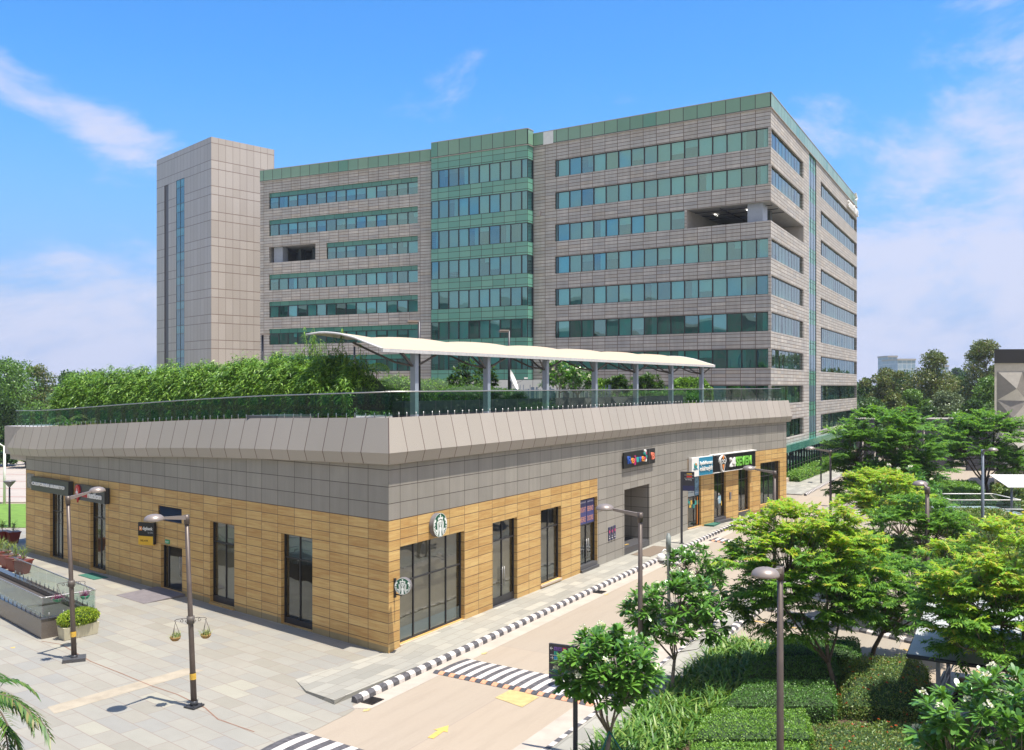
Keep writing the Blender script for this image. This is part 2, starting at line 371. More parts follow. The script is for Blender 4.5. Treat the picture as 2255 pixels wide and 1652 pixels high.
M_DARK = plain('dark_frame', (0.025, 0.024, 0.026), 0.35, var=0.1)
M_DARKFR = plain('window_frame_grey', (0.05, 0.052, 0.06), 0.35, metal=0.3)
M_BLACK = plain('black_board', (0.014, 0.013, 0.014), 0.4)
M_STEEL = plain('brushed_steel', (0.36, 0.35, 0.34), 0.38, metal=0.7)
M_POLE = plain('brown_grey_pole', (0.10, 0.078, 0.066), 0.42, metal=0.3, scale=2, var=0.25)
M_LHEAD = plain('lamp_head_silver', (0.27, 0.225, 0.20), 0.40, metal=0.35, var=0.05)
M_BLUEPOLE = plain('blue_grey_paint', (0.14, 0.17, 0.22), 0.45)
M_GRANITE = plain('dark_granite', (0.055, 0.053, 0.056), 0.22, var=0.3, scale=40)
M_GRANITEB = plain('brown_granite', (0.12, 0.10, 0.085), 0.18, var=0.25, scale=30)
M_STEP = plain('step_stone', (0.07, 0.068, 0.072), 0.4, var=0.2, scale=12)
M_INT = plain('shop_interior', (0.10, 0.09, 0.075), 0.8, var=0.3, scale=1.2)
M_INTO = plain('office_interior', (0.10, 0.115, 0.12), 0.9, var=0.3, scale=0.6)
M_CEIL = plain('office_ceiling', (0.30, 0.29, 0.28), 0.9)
M_BLIND = plain('roller_blind', (0.62, 0.64, 0.62), 0.8, var=0.06, scale=0.8)
M_BLINDS = plain('shop_blind', (0.30, 0.265, 0.21), 0.8, var=0.08)
M_FROST = plain('frosted_film', (0.20, 0.27, 0.32), 0.35, var=0.03)
M_GLASSO = glassmat('office_glass', (0.25, 0.64, 0.65), (0.52, 0.88, 0.92), base=0.30, wave=0.35, wscale=0.35, vary=0.4)
M_GLASSE = glassmat('street_side_glass', (0.36, 0.60, 0.56), (0.72, 0.80, 0.76), base=0.22, wave=0.35, wscale=0.35, vary=0.4)
M_GLASSB = glassmat('bay_glass', (0.26, 0.58, 0.60), (0.48, 0.84, 0.88), base=0.30, wave=0.35, wscale=0.35, vary=0.4)
M_GLASSS = glassmat('shop_glass', (0.62, 0.64, 0.60), (0.85, 0.9, 0.9), base=0.10, wave=0.3, wscale=0.8)
M_GLASSR = glassmat('railing_glass', (0.34, 0.52, 0.46), (0.75, 0.9, 0.88), base=0.06)
M_GLASSC = glassmat('clear_rail_glass', (0.72, 0.84, 0.80), (0.85, 0.95, 0.92), base=0.01)
M_ROOFPALE = plain('frosted_roof_glass', (0.40, 0.41, 0.40), 0.5, var=0.15, scale=1.5, spec=0.3)
M_GLASSROOF = glassmat('canopy_roof_glass', (0.62, 0.68, 0.66), (0.85, 0.82, 0.78), base=0.28, rough=0.35)
M_CANVAS = plain('cream_membrane', (0.47, 0.37, 0.26), 0.65, var=0.05, scale=1.5)
M_CANEDGE = plain('pale_steel_edge', (0.55, 0.53, 0.52), 0.5, var=0.15, scale=6)
M_COLUMN = plain('blue_grey_column', (0.33, 0.36, 0.42), 0.45, var=0.08)
M_BRACE = plain('brown_brace', (0.10, 0.085, 0.075), 0.5)
M_GREYWALL = plain('slate_planter', (0.085, 0.09, 0.10), 0.6, var=0.25, scale=2.5)
M_DECK = clad('terrace_deck', 0.6, 0.6, [(0.24, 0.23, 0.22), (0.30, 0.28, 0.27)], (0.1, 0.1, 0.1), ms=0.01, rough=0.6)
M_BLUEFENCE = plain('blue_fence_paint', (0.10, 0.14, 0.20), 0.5)
M_WPANEL = clad('pale_wall_panel', 2.2, 1.2, [(0.42, 0.42, 0.40), (0.46, 0.46, 0.44)], (0.2, 0.2, 0.2), ms=0.03, rough=0.6)
M_TERRA = plain('terracotta_glaze', (0.20, 0.035, 0.022), 0.3, var=0.12)
M_CREAM = plain('cream_planter', (0.50, 0.46, 0.33), 0.5, var=0.1)
M_SOIL = plain('soil', (0.075, 0.045, 0.028), 0.9, var=0.4, scale=6, bump=0.6)
M_BARK = plain('tree_bark', (0.115, 0.085, 0.062), 0.85, var=0.35, scale=7, bump=0.8)
M_BARKG = plain('frangipani_bark', (0.19, 0.155, 0.12), 0.75, var=0.3, scale=7, bump=0.6)
M_BARKD = plain('dark_bark', (0.05, 0.038, 0.03), 0.85, var=0.3, scale=7)
M_RED = plain('red_paint', (0.55, 0.03, 0.02), 0.4)
M_YEL = plain('yellow_tape', (0.62, 0.38, 0.05), 0.5, var=0.25, scale=20)
# leaves
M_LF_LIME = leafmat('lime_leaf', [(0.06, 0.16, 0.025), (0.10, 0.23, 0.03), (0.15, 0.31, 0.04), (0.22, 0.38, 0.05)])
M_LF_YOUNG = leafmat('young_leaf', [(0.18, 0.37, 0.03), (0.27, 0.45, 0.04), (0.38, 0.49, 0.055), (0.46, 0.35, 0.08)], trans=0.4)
M_LF_MID = leafmat('mid_leaf', [(0.055, 0.135, 0.018), (0.085, 0.19, 0.025), (0.12, 0.25, 0.03)])
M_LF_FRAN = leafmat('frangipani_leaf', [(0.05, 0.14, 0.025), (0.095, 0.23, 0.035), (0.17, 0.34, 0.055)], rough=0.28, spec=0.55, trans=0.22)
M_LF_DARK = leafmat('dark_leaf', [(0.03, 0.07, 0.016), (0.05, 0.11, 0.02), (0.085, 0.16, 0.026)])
M_LF_HEDGE = leafmat('hedge_leaf', [(0.09, 0.20, 0.03), (0.15, 0.30, 0.045), (0.26, 0.42, 0.07)], trans=0.25)
M_LF_HEDGED = leafmat('dark_hedge_leaf', [(0.05, 0.125, 0.025), (0.085, 0.20, 0.04), (0.14, 0.28, 0.05)], trans=0.2)
M_LF_IX = leafmat('ixora_leaf', [(0.06, 0.13, 0.03), (0.10, 0.18, 0.035), (0.17, 0.25, 0.05), (0.22, 0.19, 0.05)], trans=0.2)
M_FL_RED = leafmat('red_flower', [(0.48, 0.06, 0.02), (0.58, 0.14, 0.04), (0.42, 0.03, 0.03)], trans=0.2)
M_FL_PINK = leafmat('pink_flower', [(0.62, 0.03, 0.16), (0.65, 0.06, 0.08), (0.7, 0.10, 0.25)], trans=0.2)
M_FL_WHITE = leafmat('white_flower', [(0.75, 0.73, 0.62), (0.80, 0.78, 0.70)], trans=0.2)
M_LF_BAMB = leafmat('bamboo_leaf', [(0.05, 0.13, 0.018), (0.10, 0.22, 0.025), (0.18, 0.33, 0.04), (0.30, 0.46, 0.07)], trans=0.2)
M_LF_LILY = leafmat('lily_blade', [(0.05, 0.13, 0.02), (0.08, 0.19, 0.03), (0.14, 0.27, 0.045), (0.26, 0.34, 0.08)], trans=0.25)
M_LF_PALM = leafmat('palm_leaf', [(0.03, 0.09, 0.015), (0.055, 0.14, 0.02), (0.10, 0.20, 0.035), (0.22, 0.19, 0.06)], trans=0.25)
M_LF_BG = leafmat('far_leaf', [(0.035, 0.08, 0.024), (0.055, 0.12, 0.03), (0.09, 0.165, 0.04)], trans=0.2)
M_LF_BGB = leafmat('far_leaf_bright', [(0.07, 0.15, 0.025), (0.11, 0.22, 0.035), (0.15, 0.27, 0.045)], trans=0.2)
M_LF_BGY = leafmat('far_leaf_olive', [(0.06, 0.10, 0.026), (0.10, 0.15, 0.038), (0.16, 0.20, 0.05), (0.17, 0.14, 0.06)], trans=0.2)
M_LF_GREYG = leafmat('grey_green_leaf', [(0.08, 0.12, 0.06), (0.13, 0.18, 0.09), (0.20, 0.25, 0.13)], trans=0.15)
M_LF_PURPLE = leafmat('purple_leaf', [(0.16, 0.04, 0.12), (0.24, 0.07, 0.18), (0.30, 0.10, 0.14)], trans=0.2)
M_COIR = plain('coir_basket', (0.26, 0.15, 0.05), 0.9, var=0.35, scale=20)
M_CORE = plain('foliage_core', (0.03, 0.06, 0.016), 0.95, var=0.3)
# ================================================================== SETTING
def sheet(name, poly, m, z=0.0, thick=None):
    mb = MB()
    if thick: mb.prism([(p[0], p[1]) for p in poly], z - thick, z, 0)
    else: mb.face([(p[0], p[1], z) for p in poly], 0, [(p[0], p[1]) for p in poly])
    return tag(mb.build(name, m), kind='structure')
C0 = G(855.7, 1441); L0 = G(57, 1214.5); R0 = G(1731.8, 1119)
FL = Face(C0, L0, (-.65, -.76)); FRS = Face(C0, R0, (.84, -.55)); FR = Bent(C0, (12.6, 65.0), R0, (.84, -.55))
KD = (G(1665, 1133) - G(777, 1545)); KD.z = 0; KL = KD.length; KD.normalize(); KN = Vector((KD.y, -KD.x, 0))   # street direction, normal to the right
K0 = G(777, 1545)
def S(t, o, z=0.0):       # street coordinates: t along the left kerb, o metres to the right
    return Vector((K0.x + KD.x * t + KN.x * o, K0.y + KD.y * t + KN.y * o, z))
def slab_mat(name, bw, bh, cols, rot, ms=0.012, mcol=(0.22, 0.17, 0.14), off=0.37, sq=1.45, gam=0.25):
    m = clad(name, bw, bh, cols, mcol, ms=ms, offset=off, freq=2, rough=0.62, cloud=0.22, squash=sq, sqf=3, bump=0.3, streak=0.0, grain=(1.3, 2.6, 1), gamt=gam, gcol=(0.72, 0.70, 0.68), tilt=0.02, cscale=0.25)
    for n in m.node_tree.nodes:
        if n.type == 'MAPPING' and n.inputs['Scale'].default_value[0] == 1.0 and n.inputs['Location'].default_value[0] == 0:
            n.inputs['Rotation'].default_value = (0, 0, -rot); break
    return m
ANG = math.atan2(FL.d.y, FL.d.x); ANGR = math.atan2(KD.y, KD.x)
M_PLAZA = slab_mat('slate_paving', 1.15, 0.66, [(0.275, 0.255, 0.210), (0.302, 0.280, 0.233), (0.318, 0.296, 0.249), (0.295, 0.280, 0.241), (0.266, 0.257, 0.234), (0.350, 0.328, 0.262)], ANG)
M_WALK = slab_mat('sidewalk_slate', 0.9, 0.5, [(0.27, 0.26, 0.225), (0.31, 0.295, 0.255), (0.34, 0.325, 0.28), (0.40, 0.375, 0.315)], ANGR, mcol=(0.2, 0.18, 0.15))
def roadmat():
    m, nt, N, L, out = newmat('road_concrete')
    p = N.new('ShaderNodeBsdfPrincipled'); p.inputs['Roughness'].default_value = 0.8
    tc = N.new('ShaderNodeUVMap'); mp = N.new('ShaderNodeMapping'); mp.inputs['Rotation'].default_value = (0, 0, -ANGR); L.new(tc.outputs[0], mp.inputs[0])
    def noise(sc, det, vec):
        n = N.new('ShaderNodeTexNoise'); n.inputs['Scale'].default_value = sc; n.inputs['Detail'].default_value = det; n.inputs['Roughness'].default_value = 0.65; L.new(vec, n.inputs[0]); return n
    n1 = noise(0.16, 5, mp.outputs[0]); r1 = ramp(N, [(0.318, 0.262, 0.200), (0.338, 0.284, 0.222), (0.342, 0.292, 0.234)]); L.new(n1.outputs['Fac'], r1.inputs[0])
    mp2 = N.new('ShaderNodeMapping'); mp2.inputs['Scale'].default_value = (0.25, 2.2, 1); L.new(mp.outputs[0], mp2.inputs[0])
    n2 = noise(1.0, 8, mp2.outputs[0]); r2 = ramp(N, [(0.72, 0.70, 0.68), (1, 1, 1), (1.06, 1.06, 1.06)]); L.new(n2.outputs['Fac'], r2.inputs[0])
    mx = N.new('ShaderNodeMixRGB'); mx.blend_type = 'MULTIPLY'; mx.inputs[0].default_value = 0.75; L.new(r1.outputs[0], mx.inputs[1]); L.new(r2.outputs[0], mx.inputs[2])
    n3 = noise(9, 6, mp.outputs[0]); r3 = ramp(N, [(0.6, 0.6, 0.6), (1.05, 1.05, 1.05)]); L.new(n3.outputs['Fac'], r3.inputs[0])
    mx2 = N.new('ShaderNodeMixRGB'); mx2.blend_type = 'MULTIPLY'; mx2.inputs[0].default_value = 0.28; L.new(mx.outputs[0], mx2.inputs[1]); L.new(r3.outputs[0], mx2.inputs[2])
    # saw-cut joints and hairline cracks
    b = N.new('ShaderNodeTexBrick'); b.offset = 0; b.inputs['Scale'].default_value = 1; b.inputs['Brick Width'].default_value = 11.5; b.inputs['Row Height'].default_value = 3.65
    b.inputs['Mortar Size'].default_value = 0.014; b.inputs['Color1'].default_value = (0, 0, 0, 1); b.inputs['Color2'].default_value = (1, 1, 1, 1)
    mp3 = N.new('ShaderNodeMapping'); c, s = math.cos(-ANGR), math.sin(-ANGR); mp3.inputs['Location'].default_value = (3.0, -(K0.x * s + K0.y * c) + 0.35, 0); L.new(mp.outputs[0], mp3.inputs[0]); L.new(mp3.outputs[0], b.inputs[0])
    mx3 = N.new('ShaderNodeMixRGB'); L.new(b.outputs['Fac'], mx3.inputs[0]); L.new(mx2.outputs[0], mx3.inputs[1]); mx3.inputs[2].default_value = (0.30, 0.235, 0.185, 1)
    r4 = ramp(N, [(0.87, 0.89, 0.92), (1.05, 1.01, 0.97)]); L.new(b.outputs['Color'], r4.inputs[0])
    mx4 = N.new('ShaderNodeMixRGB'); mx4.blend_type = 'MULTIPLY'; mx4.inputs[0].default_value = 1; L.new(mx3.outputs[0], mx4.inputs[1]); L.new(r4.outputs[0], mx4.inputs[2])
    L.new(mx4.outputs[0], p.inputs['Base Color'])
    bp = N.new('ShaderNodeBump'); bp.inputs['Strength'].default_value = 0.15; bp.inputs['Distance'].default_value = 0.01; L.new(n3.outputs['Fac'], bp.inputs['Height']); L.new(bp.outputs[0], p.inputs['Normal'])
    L.new(p.outputs[0], out.inputs[0]); return m
M_ROAD = roadmat()
M_GUTTER = plain('gutter_concrete', (0.39, 0.335, 0.28), 0.8, var=0.16, scale=1.2, coord='Object')
M_LAWN = plain('lawn_green', (0.12, 0.22, 0.03), 0.9, var=0.3, scale=1.1)
M_EARTH = plain('far_ground', (0.13, 0.15, 0.05), 0.9, var=0.4, scale=0.12)
M_ASPH = plain('far_road_surface', (0.36, 0.315, 0.28), 0.8, var=0.1, scale=0.4)
M_PAINTW = plain('road_paint_white', (0.56, 0.51, 0.47), 0.6, var=0.25, scale=5)
M_PAINTB = plain('road_paint_black', (0.085, 0.08, 0.085), 0.6, var=0.55, scale=7)
M_PAINTY = plain('road_paint_yellow', (0.60, 0.38, 0.10), 0.6, var=0.2, scale=9)
M_PAINTYF = plain('road_paint_yellow_faded', (0.47, 0.35, 0.15), 0.6, var=0.2, scale=4)
M_RUBB = plain('rubber_black', (0.06, 0.06, 0.07), 0.6, var=0.3, scale=9)
M_RUBO = plain('rubber_orange', (0.62, 0.28, 0.16), 0.6, var=0.2, scale=9)
M_STAIN = plain('clay_stain', (0.335, 0.285, 0.215), 0.8, var=0.2, scale=1.5)

sheet('ground', [(-2500, -400), (2500, -400), (2500, 3500), (-2500, 3500)], M_EARTH, -0.06)
sheet('road', [(-70, -30), (130, -30), (130, 150), (-10, 150), (-70, 60)], M_ROAD, 0.0)
pl = [G(775, 1552), G(781, 1563), G(762, 1575), G(730, 1590), G(705, 1603), G(684, 1612), G(655, 1630), G(622, 1650), G(575, 1690), G(500, 1780), Vector((-9.5, 8, 0)), Vector((-12, -20, 0)), Vector((-75, -20, 0)), Vector((-75, 66.8, 0)),
      Vector((-24, 66.8, 0)), Vector((-10, 50, 0)), FL.P(-0.0, 0)]
pl = pl[:-1] + [FR.P(2.0, 0), S(5, -0.3)]
sheet('plaza', pl, M_PLAZA, 0.008)
sheet('lawn', [(-75, 67.0), (-26, 67.0), (-26, 80.5), (-75, 80.5)], M_LAWN, 0.03)
sheet('parking_lot', [(-120, 82), (-22, 82), (-30, 126), (-150, 126)], M_ASPH, 0.02)
sheet('verge', [(-220, 138), (-60, 138), (-60, 160), (-220, 160)], M_LAWN, 0.0)
# lawn kerb and red lines on the far lot
mb = MB(); mb.box((-60, 81.2, 0.06), (75, 0.25, 0.12)); tag(mb.build('kerb', M_GUTTER), kind='structure')
mb = MB()
for y in (86, 92.5, 99.5, 107, 116, 124): mb.face([(-120, y + 4, 0.03), (-24, y - 2, 0.03), (-24, y - 1.75, 0.03), (-120, y + 4.25, 0.03)])
tag(mb.build('road_marking', plain('red_line', (0.34, 0.13, 0.10), 0.7)), kind='structure')
# ---- sidewalk in front of the shops with its low ramp nose
H1 = 0.16
mb = MB()
q = [S(3.9, 0.0), FR.P(0.6, 0)]
A = G(650, 1497); B = G(758, 1534); 
sw_t0 = 5.2; sw_t1 = KL
inner = [FR.P(t, H1, -0.02) for t in (1.0, 10, 20, 30, FR.sb, 42.5, FR.L - 4)]
outer = [S(t, 0.0, H1) for t in (sw_t1 - 1, 32, 21, 12, sw_t0)]
nose = [Vector((B.x, B.y, H1)), ]
poly = inner + outer
mb.face(poly, 0, [(p[0], p[1]) for p in poly])
# ramp nose: rises from plaza level to sidewalk level
a = Vector((A.x, A.y, 0.012)); b1 = S(-0.55, -0.32, H1); b2 = S(sw_t0, 0.0, H1); c1 = FR.P(1.0, H1, -0.02); c0 = FL.P(0.3, 0.012, -0.02)
m1 = (a + b1) / 2 + Vector((-0.25, -0.12, 0)); 
for t in ((c0, c1, b2), (c0, b2, b1), (c0, b1, m1), (c0, m1, a)):
    mb.face(list(t), 0, [(p[0], p[1]) for p in t])
for p_, q_ in ((a, m1), (m1, b1), (b1, b2), (b2, S(sw_t1 - 1, 0, H1))):
    mb.face([Vector((p_.x, p_.y, 0)), Vector((q_.x, q_.y, 0)), q_, p_], 0, [(0, 0), (1, 0), (1, .2), (0, .2)])
tag(mb.build('sidewalk', M_WALK, normals=False), kind='structure')
# ---- kerbs painted in black and white blocks
def kerb(p, q, h=0.21, w=0.25, bl=0.33, side=1):
    d = (q - p); d.z = 0; L = d.length; d.normalize(); n = Vector((d.y, -d.x, 0)) * side
    mb = MB(); k = int(L / bl)
    for i in range(k):
        s0, s1 = i * bl, (i + 1) * bl - 0.012
        prof = [(0, 0), (w, 0), (w - 0.015, h * 0.62), (w - 0.10, h), (0.02, h)]
        P0 = [p + d * s0 + n * o + Vector((0, 0, z)) for o, z in prof]; P1 = [p + d * s1 + n * o + Vector((0, 0, z)) for o, z in prof]
        for j in range(len(prof)):
            j2 = (j + 1) % len(prof); mb.face([P0[j], P1[j], P1[j2], P0[j2]], i % 2)
        mb.face(P0[::-1], i % 2); mb.face(P1, i % 2)
    return tag(mb.build('kerb', [M_PAINTB, M_PAINTW]), kind='structure')
kerb(S(-0.1, 0.02), S(KL, 0.02))
sheet('gutter', [S(-0.6, 0.3), S(KL + 1, 0.3), S(KL + 1, 0.95), S(-0.2, 0.95)], M_GUTTER, 0.006)
# far part of the same street edge (beyond the shops)
f0 = G(1770, 1092); f1 = G(1880, 1032)
kerb(f0, f0 + (f1 - f0).normalized() * 38, h=0.2)
# ---- right side of the street: flat painted kerb line, footpath, kerb of the parking bay
mk0 = G(1195, 1651); mk1 = G(1602, 1350); MD = (mk1 - mk0).normalized(); MN = Vector((MD.y, -MD.x, 0))
def Mk(t, o, z=0.0): p = mk0 + MD * t + MN * o; return Vector((p.x, p.y, z))
def strip(mb, P, t0, t1, o0, o1, z, m): mb.face([P(t0, o0, z), P(t0, o1, z), P(t1, o1, z), P(t1, o0, z)], m)
mb = MB()
for i in range(-24, 98): strip(mb, Mk, i * 0.335, (i + 1) * 0.335, 0, 0.16, 0.016, i % 2)
tag(mb.build('road_marking', [M_PAINTB, M_PAINTW]), kind='structure')
sheet('footpath', [Mk(-10, 0.18), Mk(-10, 1.35), Mk(34, 1.35), Mk(34, 0.18)], M_WALK, 0.012)
sheet('gutter', [Mk(-10, -0.75), Mk(-10, -0.01), Mk(60, -0.01), Mk(60, -0.75)], M_GUTTER, 0.006)
k2a = G(1592, 1397); k2b = G(1672, 1338); k2d = (k2b - k2a).normalized()
kerb(k2a - k2d * 1.2, k2b, h=0.16, w=0.34)
kc = G(1672, 1338); kd = G(1850, 1378); kerb(kc, kc + (kd - kc).normalized() * 9, h=0.16, w=0.34, side=1)
# parking bay lines
mb = MB()
for pa, pb in ((G(1596, 1400), G(1700, 1418)), (G(1640, 1364), G(1760, 1385)), (G(1780, 1412), G(1860, 1424)), (G(1990, 1430), G(2060, 1452)), (G(2150, 1478), G(2200, 1500))):
    d = (pb - pa).normalized(); n = Vector((-d.y, d.x, 0)) * 0.06
    mb.face([(p.x, p.y, 0.010) for p in (pa - n, pb - n, pb + n, pa + n)])
tag(mb.build('road_marking', M_PAINTY), kind='structure')
# ---- zebra humps
def zebra(p, u, v, L, Wd, n, first=0, lift=0.035):
    """p corner, u along the crossing (length L), v along the street (width Wd)"""
    mb = MB(); w = L / n
    for i in range(n):
        for j in range(6):
            a0, a1 = j / 6, (j + 1) / 6; h0, h1 = 0.014 + lift * math.sin(math.pi * a0), 0.014 + lift * math.sin(math.pi * a1)
            sk = 0.25
            A_ = p + u * (i * w + sk * a0 * Wd * 0) + v * (a0 * Wd); B_ = p + u * ((i + 1) * w) + v * (a0 * Wd)
            C_ = p + u * ((i + 1) * w) + v * (a1 * Wd); D_ = p + u * (i * w) + v * (a1 * Wd)
            mb.face([A_ + Vector((0, 0, h0)), B_ + Vector((0, 0, h0)), C_ + Vector((0, 0, h1)), D_ + Vector((0, 0, h1))], (i + first) % 2)
    for i in (0, n):
        pts = [p + u * (i * w) + v * (j / 6 * Wd) + Vector((0, 0, 0.014 + lift * math.sin(math.pi * j / 6))) for j in range(7)]
        mb.face(pts[::1 if i else -1], 0)
    return tag(mb.build('road_marking', [M_PAINTB, M_PAINTW]), kind='structure')
z0 = G(966, 1477); z1 = G(1302, 1547); zu = (z1 - z0).normalized(); zL = (z1 - z0).length + 0.2; zv = (G(1021, 1455) - G(963.7, 1478.7)); zW = zv.length + 0.15; zv.normalize()
zebra(z0, zu, zv, zL, zW, 28)
def rubber_bump(p, u, L, n, w=0.36, label='', lbl=None):
    r = root('speed_bump', (p.x, p.y, 0), lbl, 'speed bump')
    v = Vector((u.y, -u.x, 0))
    if v.y > 0: v = -v
    for par in (0, 1):
        mb = MB(); bl = L / n
        for i in range(par, n, 2):
            prev = None
            for j in range(7):
                a = j / 6; h = 0.015 + 0.065 * math.sin(math.pi * a)
                A_ = p + u * (i * bl + 0.01) + v * (w * a) + Vector((0, 0, h)); B_ = p + u * ((i + 1) * bl - 0.01) + v * (w * a) + Vector((0, 0, h))
                if prev: mb.face([prev[0], prev[1], B_, A_])
                prev = (A_, B_)
            for e in (0.01, bl - 0.01):
                mb.face([p + u * (i * bl + e) + v * (w * j / 6) + Vector((0, 0, 0.012 + 0.065 * math.sin(math.pi * j / 6))) for j in range(7)])
        mb.build('black_segments' if par == 0 else 'orange_segments', M_RUBB if par == 0 else M_RUBO, r)
    return r
rubber_bump(z0 - zv * 0.02, zu, zL, 28, lbl='orange and black rubber hump along the near edge of the nearest full zebra crossing')
y0_ = G(596, 1653); zebra(G(665, 1612), (G(800, 1652) - G(665, 1612)).normalized(), -(MD), 5.8, 2.2, 20, lift=0.06)
za = G(1566, 1190); zb = G(1655, 1204); zebra(za, (zb - za).normalized(), MD, (zb - za).length, 1.3, 14)
rubber_bump(za, (zb - za).normalized(), (zb - za).length, 14, w=0.3, lbl='small distant orange and black rubber hump on the street beyond the fingerpost sign')
za = G(1450, 1242); zc = G(1505, 1217); zebra(za, MD, (MN * 1.0), (zc - za).length + 0.5, 1.1, 9, lift=0.03)
# ---- arrows, worn yellow paint, tile joints, drains
def poly_mark(pts, m, z=0.011, name='road_marking'):
    mb = MB(); mb.face([(p.x, p.y, z) for p in pts]); return tag(mb.build(name, m), kind='structure')
def arrow(tail, tip, w=0.14, hw=0.34, hl=0.55, m=None):
    d = (tip - tail); L = d.length; d.normalize(); n = Vector((-d.y, d.x, 0))
    mb = MB(); z = Vector((0, 0, 0.011))
    mb.face([tail - n * w + z, tip - d * hl - n * w + z, tip - d * hl + n * w + z, tail + n * w + z])
    mb.face([tip - d * hl - n * hw + z, tip + z, tip - d * hl + n * hw + z])
    return tag(mb.build('road_marking', m or M_PAINTY), kind='structure')
arrow(G(948, 1626), G(988, 1598), 0.10, 0.24, 0.5)
arrow(G(815, 1561), G(799, 1568), 0.05, 0.13, 0.2, M_PAINTYF); arrow(G(1072, 1437), G(1060, 1442), 0.05, 0.13, 0.2, M_PAINTYF)
arrow(G(1340, 1308), G(1330, 1311), 0.05, 0.12, 0.2, M_PAINTYF)
poly_mark([G(1090, 1537), G(1128, 1517), G(1187, 1536), G(1150, 1558)], M_PAINTYF)
for gx, gy in ((29, 1426.5), (268, 1517), (28, 1310)): arrow(G(gx - 4, gy + 1.5), G(gx + 5, gy - 1.5), 0.05, 0.12, 0.16)
def drain(c):
    mb = MB()
    for i in range(7):
        a = c + KD * (i * 0.085 - 0.3); mb.box((a.x, a.y, 0.035), (0.03, 0.45, 0.03), rz=ANGR)
    mb.box((c.x, c.y, 0.018), (0.62, 0.5, 0.02), rz=ANGR)
    return mb.build('drain_grate', M_DARK)
tag(drain(S(0.35, 0.55)), 'dark iron drain grate in the gutter at the near end of the striped kerb', 'drain')
tag(drain(G(1309, 1303) + KN * 0.3), 'dark iron drain grate halfway along the striped kerb, near the two shop doors', 'drain')
# long irregular joint across the plaza
mb = MB(); jp = [G(x, 1240 + y * .25) for x, y in ((91, 690), (135, 720), (170, 800), (200, 870), (270, 980), (330, 1080), (390, 1160), (452, 1280), (480, 1380), (560, 1490))]
for a_, b_ in zip(jp[:-1], jp[1:]):
    d = (b_ - a_).normalized(); n = Vector((-d.y, d.x, 0)) * 0.022; mb.face([(q.x, q.y, 0.0135) for q in (a_ - n, b_ - n, b_ + n, a_ + n)])
tag(mb.build('paving_joint', plain('red_clay_joint', (0.22, 0.12, 0.08), 0.9)), kind='structure')
poly_mark([G(104, 1558), G(412, 1472), G(450, 1477), G(120, 1573)], M_STAIN, 0.0125, 'dirt_stain')
# planting bed
bedA = Mk(-10, 1.36); bedB = Mk(13.2, 1.36)
bu = Vector((0.80, -0.60, 0))
bed = [bedA, bedB, bedB + bu * 7.3, bedA + bu * 9.5]
sheet('planting_bed', bed, M_SOIL, 0.05, thick=0.05)

# ================================================================== RETAIL BUILDING
RB = root('retail_building', (C0.x, C0.y, 0), 'low tan sandstone retail building with sloping beige fascia and a roof garden', 'building')
ZT = 7.45
def cut_wall(mb, face, s0, s1, z0, z1, ops, matf, extra_s=(), extra_z=(), o=0.0, rm=None, depth=0.28):
    ss = sorted(set([s0, s1] + [v for op in ops for v in (op[0], op[1]) if s0 < v < s1] + list(extra_s)))
    zz = sorted(set([z0, z1] + [v for op in ops for v in (op[2], op[3]) if z0 < v < z1] + list(extra_z)))
    for i in range(len(ss) - 1):
        for j in range(len(zz) - 1):
            cs, cz = (ss[i] + ss[i + 1]) / 2, (zz[j] + zz[j + 1]) / 2
            if any(op[0] < cs < op[1] and op[2] < cz < op[3] for op in ops): continue
            if ss[i + 1] - ss[i] < 1e-5 or zz[j + 1] - zz[j] < 1e-5: continue
            mb.rect(face, ss[i], ss[i + 1], zz[j], zz[j + 1], o, matf(cs, cz))
    for op in ops:
        a, b, c, d = op[:4]; dp = op[4] if len(op) > 4 else depth; cs = (a + b) / 2; m = (op[5] if len(op) > 5 else matf(cs, min(c + 0.3, d)))
        P = face.P
        for q, uv in (([P(a, c, o), P(a, c, o - dp), P(a, d, o - dp), P(a, d, o)], [(0, c), (dp, c), (dp, d), (0, d)]), ([P(b, c, o - dp), P(b, c, o), P(b, d, o), P(b, d, o - dp)], [(0, c), (dp, c), (dp, d), (0, d)]),
                      ([P(a, d, o), P(a, d, o - dp), P(b, d, o - dp), P(b, d, o)], [(a, 0), (a, dp), (b, dp), (b, 0)]), ([P(a, c, o - dp), P(a, c, o), P(b, c, o), P(b, c, o - dp)], [(a, 0), (a, dp), (b, dp), (b, 0)])):
            mb.face(q, m, uv)
def op_at(face, x0, x1, yt, yb, zmin=None):
    s0, s1 = face.s_at(x0), face.s_at(x1); zt = face.z_at(x0, yt); zb = face.z_at(x0, yb) if yb else 0.0
    if zmin is not None: zb = zmin
    return [min(s0, s1), max(s0, s1), zb, zt]
LEFT = dict(A=op_at(FL, 110, 140, 1082, 1224.5, 0.10), B=op_at(FL, 199, 232.5, 1101, 1252, 0.12), V=op_at(FL, 348, 400, 1112.5, 1144), D=op_at(FL, 354, 401, 1198, None, 0.12),
            C=op_at(FL, 462.5, 516, 1148, 1325, 0.10), E=op_at(FL, 619, 688, 1174.5, 1372.5, 0.04))
